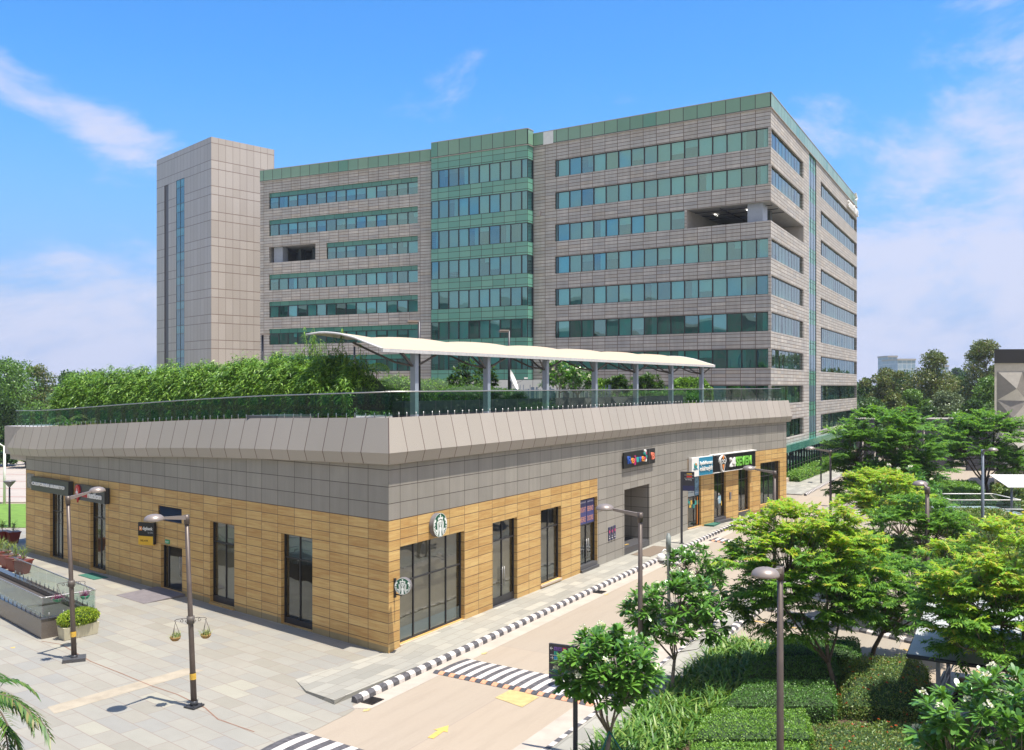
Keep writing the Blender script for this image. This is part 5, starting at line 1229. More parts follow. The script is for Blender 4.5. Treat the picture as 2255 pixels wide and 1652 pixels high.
# lettering on the office block
r = root('building_lettering', F_S.P(F_S.s_at(1868), 37.4, .3), 'white company lettering with an angle mark high on the street side of the office block', 'lettering')
s0, s1 = F_S.s_at(1864.5), F_S.s_at(1886.5); fr = face_fr(F_S, s0, 37.3, .25, False)
ftext(fr, 'accenture', 2.1, M_LET_W, r, ext=.10, bold=.03, fit=(s1 - s0) * .96)
mb = MB(); w = s1 - s0; fpoly(mb, fr, [(w * .60, 2.9), (w * .68, 2.5), (w * .60, 2.1), (w * .60, 1.85), (w * .74, 2.45), (w * .74, 2.6), (w * .60, 3.2)][::-1], 0, .3); mb.build('angle_mark', M_LET_W, r)
# street finger signs
def signpost(base, u, label, w, h, htop, post_left, lines, group=None):
    r = root('direction_sign', base, label, 'sign', group)
    mb = MB(); mb.box((base.x, base.y, base.z + htop / 2), (0.13, 0.13, htop)); mb.box((base.x, base.y, base.z + .01), (.3, .3, .03)); mb.build('post', M_SIGN, r)
    u = Vector(u).normalized(); n = Vector((u.y, -u.x, 0)); o = base + u * (0.07 if post_left else -w - .07) + Vector((0, 0, htop - h))
    fr = Fr(o, u, n=n)
    mb = MB(); fbx(mb, fr, 0, w, 0, h, -.04, .04); mb.build('board', M_SIGN, r)
    mb = MB(); fbx(mb, fr, 0.01, w - .01, 0.01, h * .27, .041, .045); mb.build('blue_band', M_NAVY, r)
    lines(fr, r, w, h); return r
def lines1(fr, r, w, h):
    cc = [plain('tile_violet', (0.16, 0.07, 0.32), .4), plain('tile_violet_b', (0.16, 0.07, 0.32), .4), plain('tile_red', (0.5, .02, .08), .4), plain('tile_teal', (0.02, .36, .28), .4), plain('tile_blue', (0.02, .28, .55), .4), plain('tile_olive', (0.20, .26, .04), .4), plain('tile_brown', (0.25, .13, .06), .4)]
    tiles = [(.22, .87, 0, '9'), (.40, .87, 1, '8'), (.58, .87, 2, '7'), (.22, .745, 3, '10'), (.22, .60, 4, '1'), (.40, .60, 5, '2'), (.58, .60, 6, '3')]
    for x, y, k, t in tiles:
        mb = MB(); fbx(mb, fr, x * w, x * w + .15 * w, y * h - .05 * h, y * h + .05 * h, .041, .048); mb.build('number_tile', cc[k], r)
        ftext(fr, t, .08 * h, M_BLACK, r, x=x * w + .045 * w, y=y * h - .028 * h, ext=.002, z=.049, name='number')
    mb = MB(); fbx(mb, fr, .06 * w, .9 * w, .675 * h, .685 * h, .041, .048); mb.build('divider', M_LET_W, r)
    for yy, sg in ((.87, -1), (.60, 1)):
        mb = MB(); cx_ = .12 * w
        fbx(mb, fr, cx_ - .05 * w, cx_ + .05 * w, yy * h - .006, yy * h + .006, .041, .047)
        for q in (-1, 1): fpoly(mb, fr, [(cx_ + sg * .055 * w, yy * h), (cx_ + sg * .01 * w, yy * h + q * .035 * h), (cx_ + sg * .01 * w, yy * h + q * .050 * h), (cx_ + sg * .075 * w, yy * h)], .041, .006)
        mb.build('arrow', M_LET_W, r)
sb = G(1266, 1790); sb = PD(1266, 1790, 22.9); sb.z = 0
sb = Vector(((1267 - CX) * 25.8 / FPX, 25.8, 0)); 
signpost(sb, (0.80, -0.34, 0), 'tall dark direction board with coloured number tiles behind the flowering tree in front', 0.72, 1.0, EYE - (1423 - Y0) * 25.8 / FPX, False, lines1)
def lines2(fr, r, w, h):
    mb = MB(); fbx(mb, fr, .35 * w, .8 * w, .86 * h, .92 * h, .041, .047); mb.build('symbol', M_YEL, r)
    mb = MB(); fbx(mb, fr, .35 * w, .8 * w, .70 * h, .79 * h, .041, .047); mb.build('red_bar', M_RED, r)
    for y in (.82, .66):
        mb = MB(); fbx(mb, fr, .15 * w, .95 * w, y * h, y * h + .012, .041, .046); mb.build('divider', M_LET_W, r)
    ftext(fr, 'Bus Parking', .09 * h, M_LET_W, r, x=.25 * w, y=.56 * h, ext=.003, z=.041, fit=.52 * w)
sb = G(1501, 1197, H1)
signpost(sb, (0.90, -0.25, 0), 'dark direction sign reading Bus Parking on the sidewalk beside the pharmacy', .75, 1.25, 5.0 - H1 - .12, True, lines2)
sb = G(1808, 1066.5)
signpost(sb, (0.35, 0.93, 0), 'thin dark direction sign standing at the tip of the pink flower bed', 1.0, 1.3, 4.6, True, lambda fr, r, w, h: None)
# small wall fittings
s_ = FR.s_at(1606); mb = MB(); mb.fbox(FR, s_, s_ + .22, 1.75, 2.3, 0.002, .07); tag(mb.build('meter_box', M_RIM), 'small grey box on the tan wall between the two narrow store openings', 'wall box')
s_ = F_R.s_at(1187); mb = MB(); mb.fbox(F_R, s_ - .25, s_ + .25, 30.6, 31.2, 0.003, .25); tag(mb.build('wall_box', M_METALBEIGE), 'small beige box high on the stone wall right of the green glass bay', 'wall box')

# ================================================================== LAMPS
LPROT = None
def shade_prof(r): return [(0.02, .30 * r * 2), (r * .35, .56 * r), (r * .68, .46 * r), (r * .90, .28 * r), (r, .06 * r), (r * 1.0, -.06 * r), (r * .93, -.07 * r)]
def make_lamp(loc, rz, label, lean=(0, 0), h=6.27, m=None, basket=None, group='street lamps with dome shades', arm=1.28, rad=.085):
    r = root('street_lamp', loc, label, 'street lamp', group, rz); m = m or M_POLE
    mb = MB(); mb.tube([(0, 0, 0.05), (0, 0, 1.6), (0, 0, h)], [rad * 1.2, rad * 1.05, rad * .8], 12); mb.tube([(0, 0, h - .28), (0, 0, h + .02)], rad * 1.08, 12); mb.build('pole', m, r, local=True)
    mb = MB(); mb.box((0, 0, .045), (.46, .46, .05)); mb.tube([(0, 0, .06), (0, 0, .22)], rad * 1.5, 10)
    for i in range(4): mb.tube([(.16 * (1 if i % 2 else -1), .16 * (1 if i > 1 else -1), .05), (.16 * (1 if i % 2 else -1), .16 * (1 if i > 1 else -1), .12)], .02, 6)
    mb.build('base_plate', M_DARKFR, r, local=True)
    mb = MB(); mb.hexa([(0, -.05, h - .14), (arm - .3, -.035, h + .02), (arm - .3, .035, h + .02), (0, .05, h - .14), (0, -.05, h + .0), (arm - .3, -.035, h + .10), (arm - .3, .035, h + .10), (0, .05, h + .0)]); mb.build('arm', M_LHEAD, r, local=True)
    mb = MB(); mb.lathe(shade_prof(.31), 28, c=(arm, 0, h + .05)); mb.build('lamp_shade', M_LHEAD, r, local=True)
    mb = MB(); mb.lathe([(.28, -.0), (.2, -.03), (0.01, -.04)], 20, c=(arm, 0, h + .04)); mb.build('diffuser', M_WHITE, r, local=True)
    r.rotation_euler = (lean[0], lean[1], rz)
    return r
def lamp(x, y, adir, label, **k):
    p = G(x, y); return make_lamp((p.x, p.y, 0), math.atan2(adir[1], adir[0]), label, **k)
def lamp_xy(xm, D, adir, label, **k): return make_lamp(((xm - CX) * D / FPX, D, 0), math.atan2(adir[1], adir[0]), label, **k)
def band_(r, z):
    mb = MB(); mb.tube([(0, 0, z), (0, 0, z + .2)], .105, 12, cap=False); mb.build('yellow_band', M_YEL, r, local=True)
L1 = lamp(163.7, 1455, (.48, .88), 'street lamp beside the cream box planter, leaning, with purple hanging baskets'); band_(L1, .92)
L2 = lamp(427.5, 1557.6, (-.48, -.88), 'street lamp on the open plaza with two coir hanging baskets'); band_(L2, .92)
# lean so that the pole tops stand a little to the left, as photographed
def set_lean(r, dx, rz):
    q = Matrix.Rotation(-math.atan2(dx, 6.27), 3, 'Y') @ Matrix.Rotation(rz, 3, 'Z'); r.rotation_euler = q.to_euler()
set_lean(L1, .25, math.atan2(.88, .48)); set_lean(L2, .25, math.atan2(-.88, -.48))
L1.rotation_euler = (Matrix.Rotation(math.atan2(-.25, 6.27), 3, 'Y') @ Matrix.Rotation(math.atan2(.88, .48), 3, 'Z')).to_euler()
L2.rotation_euler = (Matrix.Rotation(math.atan2(-.25, 6.27), 3, 'Y') @ Matrix.Rotation(math.atan2(-.88, -.48), 3, 'Z')).to_euler()
lamp_xy(1410, 30.1, (-.87, .5), 'street lamp standing behind the flowering trees, in front of the grey passage')
lamp_xy(1718, 21.1, (-.65, -1.1), 'nearest street lamp, its pole crossing the hedges down to the photo bottom')
lamp_xy(1706, 44.9, (-.87, .5), 'street lamp in front of the last glazed shop, its base hidden by lime green leaves')
lamp_xy(1829, 59.4, (-.87, .5), 'street lamp standing in front of the pink flower bed')
lamp_xy(2042, 37.8, (-.15, 1), 'mushroom shaped brown street lamp rising out of the right hand trees', rad=.1, arm=.5)
lamp_xy(2164, 60, (.0, -1), 'tall blue grey street lamp in front of the far clipped hedge', m=M_BLUEPOLE, rad=.10)
for i, (x, D, lab) in enumerate(((1975, 84, 'distant white street lamp with its arm in front of the charcoal wall'), (2035, 92, 'distant street lamp beside the dark wall panel'), (1900, 78, 'distant street lamp half hidden by the dark green tree'))):
    lamp_xy(x, D, (-.9, .3), lab, rad=.06, m=M_LHEAD)
def plain_quads(name, V, m, parent, mi=None): return quads_mesh(name, V, m, mi, parent)
def scroll_bracket(r, z, dx, col, label):
    """wrought iron bracket with two hanging baskets; dx: unit vector in world"""
    base = Vector(r.location); base.z = 0; d = Vector(dx).normalized()
    c = base + Vector((-.25 * z / 6.27, 0, z))
    mb = MB(); mb.tube([c - Vector((0, 0, .12)), c + Vector((0, 0, .12))], .125, 12)
    for sg in (-1, 1):
        P_ = lambda a, b: c + d * (sg * a * .56) + Vector((0, 0, b * .6))
        mb.tube([P_(.08, .08), P_(.4, .10), P_(.78, .07), P_(.88, .0), P_(.84, -.07), P_(.79, -.03)], .012, 5)
        for k in range(2):
            o = .22 + .3 * k; rr_ = .14 - .035 * k
            mb.tube([P_(o + rr_ * math.cos(t), .08 - rr_ + rr_ * math.sin(t) * .9) if t < 4.6 else P_(o + rr_ * .45 * math.cos(t), .08 - rr_ + rr_ * .45 * math.sin(t)) for t in np.linspace(1.57, 7.2, 12)], .010, 4)
    mb.build('scroll_bracket', M_BRACE, r, local=False)
    return [c + d * (sg * .47) + Vector((0, 0, -.04)) for sg in (-1, 1)]
# ================================================================== PLANTS
def unit(v): return v / np.maximum(np.linalg.norm(v, axis=-1, keepdims=True), 1e-9)
def leafq(p, d, up, L, Wd, droop=0.1, wide=0.45):
    """diamond leaves"""
    L = np.broadcast_to(L, (len(p),))[:, None]; Wd = np.broadcast_to(Wd, (len(p),))[:, None]
    s = unit(np.cross(d, up)); dn = np.array([0, 0, -1.0])
    a = p; m = p + d * L * wide; t = p + d * L + dn * L * droop
    lift = np.array([0, 0, 1.0]) * Wd * 0.25
    return np.stack([a, m + s * Wd / 2 + lift, t, m - s * Wd / 2 + lift], 1)
def rdir(r, n, zlo=-1, zhi=1):
    z = r.uniform(zlo, zhi, n); a = r.uniform(0, 2 * np.pi, n); q = np.sqrt(np.maximum(0, 1 - z * z)); return np.stack([q * np.cos(a), q * np.sin(a), z], 1)
def fronds(P, D, L, npair, ll, lw, r, droop=0.35):
    """pinnate leaves: P base, D direction -> diamonds"""
    n = len(P); out = []
    up = np.array([0, 0, 1.0]); S_ = unit(np.cross(D, up) + 1e-6)
    L = np.broadcast_to(L, (n,))[:, None]
    for i in range(npair):
        t = (i + 0.7) / npair; pos = P + D * L * t + np.array([0, 0, -1.0]) * (L * droop * t * t)
        k = (0.75 + 0.5 * math.sin(math.pi * (0.15 + 0.8 * t))) * (1 if t < .85 else .75)
        for sg in (-1, 1):
            d = unit(S_ * sg + D * (0.25 + 0.5 * t) + np.array([0, 0, -0.28]) + r.normal(0, .08, (n, 3)))
            out.append(leafq(pos, d, np.broadcast_to(up, (n, 3)) + r.normal(0, .15, (n, 3)), ll * k * L[:, 0] * r.uniform(.8, 1.15, n), lw * L[:, 0] * r.uniform(.75, 1.1, n), 0.22, .42))
    pos = P + D * L + np.array([0, 0, -1.0]) * (L * droop)
    out.append(leafq(pos, D, np.broadcast_to(up, (n, 3)), ll * .8 * L[:, 0], lw * L[:, 0], .3))
    return np.concatenate(out)
def branch_mesh(base, top, tips, nl, r0, m, parent, r, lean=None, name='trunk', fork=None):
    """trunk + limbs + twigs; tips (n,3)"""
    mb = MB(); base = Vector(base); top = Vector(top); mid = (base + top) / 2 + Vector((r.normal(0, .06), r.normal(0, .06), 0)) * (top - base).length
    mb.tube([base - Vector((0, 0, .1)), base + Vector((0, 0, .08)), mid, top], [r0 * 1.35, r0 * 1.1, r0 * .92, r0 * .75], 10)
    tips = np.asarray(tips); cen = tips.mean(0)
    ids = r.permutation(len(tips))[:nl]; limbs = []
    for i in ids:
        e = Vector(tips[i]); e = top + (e - top) * 0.62; mpt = top + (e - top) * 0.5 + Vector((0, 0, -.10 * (e - top).length)) + Vector(r.normal(0, .05, 3)) * (e - top).length
        mb.tube([top - Vector((0, 0, .05)), mpt, e], [r0 * .6, r0 * .42, r0 * .25], 7); limbs += [(mpt, r0 * .36), (e, r0 * .22)]
    LP = np.array([tuple(l[0]) for l in limbs])
    for t in tips:
        j = int(np.argmin(((LP - t) ** 2).sum(1))); a = Vector(LP[j]); b = Vector(t); q = (a + b) / 2 + Vector((0, 0, -.12 * (b - a).length))
        mb.tube([a, q, b], [min(limbs[j][1], r0 * .25), r0 * .13, r0 * .07], 5, cap=False)
    return mb.build(name, m, parent, normals=False)
def crown_tips(c, rad, n, r, zmin=-.5, shell=.55, layer=0):
    out = []
    while len(out) < n:
        v = r.uniform(-1, 1, 3); l = np.linalg.norm(v)
        if l > 1 or l < shell or v[2] < zmin: continue
        if r.random() < .18: v = v * r.uniform(.4, .9)
        out.append(np.array(c) + v * np.array(rad))
    return np.array(out)
def pinnate_tree(name, base, c, rad, n, label, seed, mats, fl=.62, nf=9, fork=.38, r0=.09, young=.55, zmin=-.55, trunk_m=None, group=None, cat='tree', npair=9, extra=None):
    r = np.random.default_rng(seed); rt = root(name, base, label, cat, group)
    tips = crown_tips(c, rad, n, r, zmin)
    if extra is not None: tips = np.concatenate([tips, extra])
    top = Vector(base) + (Vector((c[0], c[1], c[2])) - Vector(base)) * fork; top.x = base[0] + (c[0] - base[0]) * fork
    branch_mesh(base, top, tips, 7, r0, trunk_m or M_BARK, rt, r)
    T = np.repeat(tips, nf, 0); m = len(T)
    az = r.uniform(0, 2 * np.pi, m); el = r.uniform(-.25, .75, m); outw = unit(T - np.array([c[0], c[1], c[2] - rad[2] * .6]))
    D = unit(np.stack([np.cos(az) * np.cos(el), np.sin(az) * np.cos(el), np.sin(el)], 1) + outw * .75)
    Ln = r.uniform(.7, 1.15, m) * fl
    V = fronds(T, D, Ln, npair, .32, .115, r)
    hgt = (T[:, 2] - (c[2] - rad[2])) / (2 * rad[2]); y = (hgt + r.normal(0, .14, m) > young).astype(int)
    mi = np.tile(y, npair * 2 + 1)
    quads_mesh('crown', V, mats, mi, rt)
    return rt
def frangipani(name, base, c, rad, n, label, seed, fl=24, scale=1.0, fork=.45, r0=.07, lean=None, mats=None, flowers=True, group=None, stakes=False):
    r = np.random.default_rng(seed); rt = root(name, base, label, 'tree', group)
    tips = crown_tips(c, rad, n, r, -.6, .5)
    top = Vector(base) + (Vector(c) - Vector(base)) * fork
    branch_mesh(base, top, tips, 7, r0, M_BARKG, rt, r)
    k = 24; T = np.repeat(tips, k, 0); m = len(T); az = r.uniform(0, 2 * np.pi, m); el = r.uniform(-.65, 1.0, m)
    D = unit(np.stack([np.cos(az) * np.cos(el), np.sin(az) * np.cos(el), np.sin(el)], 1) + unit(T - np.array(c)) * .35)
    up = np.tile([0, 0, 1.0], (m, 1)) + r.normal(0, .1, (m, 3))
    sd = unit(np.cross(D, up)); Ll = (r.uniform(.24, .37, m) * scale)[:, None]; Wl = (r.uniform(.085, .12, m) * scale)[:, None]; V = np.zeros((m, 5, 2, 3))
    for i_, (t_, w_) in enumerate(((0, .14), (.35, .66), (.68, 1.0), (.90, .72), (1.0, .18))):
        c_ = T + D * .03 + D * Ll * t_ + np.array([0, 0, -1.0]) * Ll * (.16 * t_ * t_); V[:, i_, 0] = c_ - sd * Wl * w_ / 2; V[:, i_, 1] = c_ + sd * Wl * w_ / 2
    strips_mesh('crown', V, mats or M_LF_FRAN, None, rt)
    if flowers and fl:
        ids = r.permutation(len(tips))[:fl]; F = []
        for i in ids:
            cc = tips[i] + unit(tips[i] - np.array(c)) * .10 * scale + np.array([0, 0, .16 * scale]); q = 26; d = rdir(r, q, -.2, 1)
            quads_mesh('flower_cluster', leafq(cc + d * r.uniform(.01, .08, (q, 1)) * scale, d, r.normal(0, 1, (q, 3)), .065 * scale, .05 * scale, 0, .6), M_FL_WHITE, None, rt)
    if stakes:
        mb = MB(); b = Vector(base)
        for dx, dy in ((-.55, -.1), (.9, -.5)): mb.tube([b + Vector((dx, dy, 0)), b + Vector((0, 0, 1.35))], .022, 6)
        mb.build('support_stake', plain('green_stake', (0.01, 0.14, 0.11), .5), rt)
    return rt
def polyhedge(name, quad, h, label, seed, mat, dens=520, ls=.075, flower=None, fdens=0, rough=.05, dome=0.0, cat='hedge', group=None, z0=0.0, core=True):
    """quad: 4 ground points (ccw); a clipped block of foliage"""
    r = np.random.default_rng(seed); q = np.array([[p[0], p[1]] for p in quad]); c = q.mean(0)
    rt = root(name, (c[0], c[1], z0), label, cat, group)
    def bil(u, v): u, v = u[:, None], v[:, None]; return q[0] * (1 - u) * (1 - v) + q[1] * u * (1 - v) + q[2] * u * v + q[3] * (1 - u) * v
    def hh(u, v):
        e = np.minimum(np.minimum(u, 1 - u), np.minimum(v, 1 - v)); return h * (1 - dome * (1 - np.clip(e / .35, 0, 1)) ** 2 * 1.0) * (1 - .10 * np.exp(-e * 30))
    area = abs(np.cross(q[2] - q[0], q[3] - q[1])) / 2; per = sum(np.linalg.norm(q[i] - q[(i + 1) % 4]) for i in range(4))
    nt = int(area * dens); ns = int(per * h * dens * .8)
    u, v = r.random(nt), r.random(nt); xy = bil(u, v)
    bumpn = .5 * np.sin(xy[:, 0] * 5.1 + seed) * np.sin(xy[:, 1] * 4.3) + .5 * np.sin(xy[:, 0] * 2.2) * np.sin(xy[:, 1] * 9.1 + seed)
    P1 = np.column_stack([xy, hh(u, v) + bumpn * rough + r.normal(0, rough * .35, nt)]); N1 = np.tile([0, 0, 1.0], (nt, 1))
    e = r.integers(0, 4, ns); t = r.random(ns); u2 = np.where(e == 0, t, np.where(e == 1, 1, np.where(e == 2, t, 0))); v2 = np.where(e == 0, 0, np.where(e == 1, t, np.where(e == 2, 1, t)))
    zz = r.random(ns); xy2 = bil(u2.astype(float), v2.astype(float)); out = unit(xy2 - c)
    P2 = np.column_stack([xy2 + out * r.normal(0, rough * .6, ns)[:, None], zz * hh(u2.astype(float), v2.astype(float)) * 1.0]); N2 = np.column_stack([out, np.full(ns, .4)])
    P = np.concatenate([P1, P2]); P[:, 2] += z0; Nn = unit(np.concatenate([N1, N2])); n = len(P)
    d = unit(rdir(r, n) + Nn * .7); V = leafq(P - d * ls * .3, d, Nn + r.normal(0, .6, (n, 3)), ls * r.uniform(.7, 1.3, n), ls * .5, .05)
    quads_mesh('foliage', V, mat, None, rt)
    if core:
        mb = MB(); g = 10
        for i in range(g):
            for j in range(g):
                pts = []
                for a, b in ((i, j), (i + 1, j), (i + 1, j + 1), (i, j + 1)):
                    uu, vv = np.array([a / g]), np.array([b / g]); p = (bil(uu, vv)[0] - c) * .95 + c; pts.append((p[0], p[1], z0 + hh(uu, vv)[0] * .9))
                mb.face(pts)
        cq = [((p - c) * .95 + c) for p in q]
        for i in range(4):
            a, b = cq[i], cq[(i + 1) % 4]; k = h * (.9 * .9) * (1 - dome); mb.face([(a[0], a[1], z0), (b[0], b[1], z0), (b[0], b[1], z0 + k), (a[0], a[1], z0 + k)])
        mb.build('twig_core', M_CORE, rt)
    if flower is not None:
        m = int(fdens * area); ii = r.permutation(n)[:m]; k = 7; T = np.repeat(P[ii] + Nn[ii] * .03, k, 0); d = rdir(r, m * k, -.1, 1)
        quads_mesh('flowers', leafq(T, d, r.normal(0, 1, (m * k, 3)), .05, .035, 0), flower, None, rt)
    return rt
def bush(name, c, rad, label, seed, mat, n=1500, ls=.1, cat='bush', z0=0, group=None, trunk=None, flower=None, nfl=0, thin=.4, core=True):
    r = np.random.default_rng(seed); rt = root(name, (c[0], c[1], z0), label, cat, group)
    d0 = rdir(r, n, -.6, 1); P = np.array(c) + d0 * np.array(rad) * r.uniform(.82, 1.05, (n, 1)) * (1 + .10 * np.sin(d0[:, :1] * 6 + seed) * np.sin(d0[:, 1:2] * 7))
    d = unit(rdir(r, n) + d0 * .8); quads_mesh('foliage', leafq(P - d * ls * .3, d, d0 + r.normal(0, .6, (n, 3)), ls * r.uniform(.7, 1.3, n), ls * thin, .15), mat, None, rt)
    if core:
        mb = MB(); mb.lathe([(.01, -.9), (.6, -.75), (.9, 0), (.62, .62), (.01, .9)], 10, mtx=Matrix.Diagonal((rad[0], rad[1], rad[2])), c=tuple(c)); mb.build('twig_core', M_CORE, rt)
    if trunk: mb = MB(); mb.tube([(c[0], c[1], z0), (c[0] + .05, c[1], c[2])], [trunk, trunk * .8], 7); mb.build('trunk', M_BARKD, rt)
    if flower is not None:
        ii = r.permutation(n)[:nfl]; T = np.repeat(P[ii] + d0[ii] * .05, 6, 0); quads_mesh('flowers', leafq(T, rdir(r, len(T), -.2, 1), r.normal(0, 1, (len(T), 3)), .09, .07, 0), flower, None, rt)
    return rt
def blades(P, r, L, Wd, k=4, el=(.6, 1.45), curl=1.1):
    n = len(P); az = r.uniform(0, 2 * np.pi, n); e0 = r.uniform(el[0], el[1], n); L = r.uniform(.7, 1.15, n) * L; V = np.zeros((n, k + 1, 2, 3)); pos = P.copy()
    h = np.stack([np.cos(az), np.sin(az), 0 * az], 1); s = np.stack([-np.sin(az), np.cos(az), 0 * az], 1); cu = curl * r.uniform(.4, 1.4, n)
    for i in range(k + 1):
        t = i / k; w = Wd * (1 - t ** 2.2) * (.6 + .8 * t if t < .5 else 1) * .5
        V[:, i, 0] = pos - s * w; V[:, i, 1] = pos + s * w
        e = e0 - cu * t * 1.3; pos = pos + (h * np.cos(e)[:, None] + np.array([0, 0, 1.0]) * np.sin(e)[:, None]) * (L / k)[:, None]
    return V
# ---- near trees
LM = [M_LF_LIME, M_LF_YOUNG]
b = G(1848, 1548); cx = (1775 - CX) * 31.2 / FPX
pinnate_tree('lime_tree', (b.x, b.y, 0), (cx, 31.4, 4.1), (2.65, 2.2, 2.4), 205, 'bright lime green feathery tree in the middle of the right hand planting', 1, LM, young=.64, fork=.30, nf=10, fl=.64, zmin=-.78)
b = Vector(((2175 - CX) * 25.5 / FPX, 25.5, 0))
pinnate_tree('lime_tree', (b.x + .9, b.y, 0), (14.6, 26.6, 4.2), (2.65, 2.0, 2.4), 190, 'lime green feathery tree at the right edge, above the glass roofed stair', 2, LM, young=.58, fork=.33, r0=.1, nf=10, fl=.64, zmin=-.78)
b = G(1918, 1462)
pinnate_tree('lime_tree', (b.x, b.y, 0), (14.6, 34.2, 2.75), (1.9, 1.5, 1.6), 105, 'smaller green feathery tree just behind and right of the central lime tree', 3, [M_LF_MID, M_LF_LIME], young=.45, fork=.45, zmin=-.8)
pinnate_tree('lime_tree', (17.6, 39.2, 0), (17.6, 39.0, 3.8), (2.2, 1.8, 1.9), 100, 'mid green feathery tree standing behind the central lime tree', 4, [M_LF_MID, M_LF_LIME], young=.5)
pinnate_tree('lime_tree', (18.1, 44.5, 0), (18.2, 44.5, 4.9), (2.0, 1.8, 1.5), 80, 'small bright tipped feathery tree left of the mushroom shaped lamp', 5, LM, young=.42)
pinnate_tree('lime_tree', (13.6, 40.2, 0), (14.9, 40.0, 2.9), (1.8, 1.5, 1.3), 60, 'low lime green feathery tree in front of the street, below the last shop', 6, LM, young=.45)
pinnate_tree('feathery_tree', (24.8, 60.5, 0), (24.9, 60.5, 5.4), (3.9, 3.3, 3.6), 190, 'large dark green tree in layered tiers beside the far end of the office block', 7, [M_LF_MID, M_LF_LIME], fl=1.05, nf=8, young=.74, r0=.13)
b = G(2177, 1088)
pinnate_tree('feathery_tree', (41.9, 79.6, 0), (41.2, 79.6, 5.1), (4.4, 3.5, 3.3), 150, 'wide open green tree with forked dark trunk above the far clipped hedge', 8, [M_LF_MID, M_LF_LIME], fl=1.15, nf=7, young=.55, r0=.16, trunk_m=M_BARKD)
# ---- frangipanis
frangipani('frangipani_tree', ((1342 - CX) * 24 / FPX, 24.0, 0), ((1345 - CX) * 24.2 / FPX, 24.2, 2.85), (1.42, 1.15, 1.08), 120, 'nearest white flowering frangipani, held by green stakes, in front of the direction board', 11, fl=30, stakes=True)
b = G(1480, 1535)
frangipani('frangipani_tree', (b.x, b.y, 0), ((1492 - CX) * 31 / FPX, 31.0, 2.75), (1.85, 1.5, 1.2), 140, 'white flowering frangipani with a leaning trunk, second from the photo bottom', 12, fl=30)
frangipani('frangipani_tree', ((1567 - CX) * 40 / FPX, 40.0, 0), ((1535 - CX) * 40 / FPX, 40.0, 2.45), (1.4, 1.1, 1.05), 70, 'small frangipani with few flowers beside the white camera pole', 13, fl=8, r0=.06)
frangipani('frangipani_tree', ((2230 - CX) * 20 / FPX, 20.0, 0), ((2205 - CX) * 20.3 / FPX, 20.3, 2.65), (1.9, 1.4, 1.4), 150, 'broad leaved frangipani filling the bottom right corner', 14, fl=26)
frangipani('frangipani_tree', (22.6, 53.0, 0), (22.9, 53.0, 4.0), (2.4, 2.0, 1.7), 120, 'dense dark frangipani below the layered dark green tree', 15, fl=26, scale=1.25)
# ---- clipped hedges and flower beds of the right hand planting
def XY(x, D): return ((x - CX) * D / FPX, D)
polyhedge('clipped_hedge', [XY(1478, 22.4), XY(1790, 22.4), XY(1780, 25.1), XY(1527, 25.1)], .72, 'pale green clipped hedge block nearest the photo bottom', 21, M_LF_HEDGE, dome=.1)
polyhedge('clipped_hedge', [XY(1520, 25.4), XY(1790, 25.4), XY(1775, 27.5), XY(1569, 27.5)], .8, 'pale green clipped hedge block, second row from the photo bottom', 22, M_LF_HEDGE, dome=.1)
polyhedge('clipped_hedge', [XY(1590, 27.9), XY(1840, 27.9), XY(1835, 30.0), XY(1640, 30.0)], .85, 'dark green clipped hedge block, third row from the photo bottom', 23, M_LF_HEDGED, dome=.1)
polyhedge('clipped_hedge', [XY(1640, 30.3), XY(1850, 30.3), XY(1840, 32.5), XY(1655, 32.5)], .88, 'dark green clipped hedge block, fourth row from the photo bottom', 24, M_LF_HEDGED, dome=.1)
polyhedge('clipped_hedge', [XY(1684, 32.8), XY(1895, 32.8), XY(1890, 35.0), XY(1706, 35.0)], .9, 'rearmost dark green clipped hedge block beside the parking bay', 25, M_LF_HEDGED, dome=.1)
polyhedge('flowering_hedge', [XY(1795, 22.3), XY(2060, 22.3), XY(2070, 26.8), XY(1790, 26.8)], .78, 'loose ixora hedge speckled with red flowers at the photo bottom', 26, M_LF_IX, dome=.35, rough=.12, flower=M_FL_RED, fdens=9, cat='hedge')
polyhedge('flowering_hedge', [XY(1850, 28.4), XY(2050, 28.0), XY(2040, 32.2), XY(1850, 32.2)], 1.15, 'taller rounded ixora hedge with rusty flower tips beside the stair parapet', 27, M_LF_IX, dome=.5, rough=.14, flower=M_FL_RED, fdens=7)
# lily border (nobody could count its blades)
r = np.random.default_rng(31); n = 5000; t = r.uniform(-8, 13.0, n); wd = np.interp(t, [-8, 0, 4, 8, 13], [2.2, 2.1, 2.0, 2.2, 2.0]); o = 1.5 + r.random(n) * wd
P = np.column_stack([mk0.x + MD.x * t + MN.x * o, mk0.y + MD.y * t + MN.y * o, np.full(n, .05)])
tag(strips_mesh('lily_border', blades(P, r, .80, .085), M_LF_LILY), 'strappy pale green lily leaves bordering the footpath and the hedges', 'ground cover', kind='stuff')
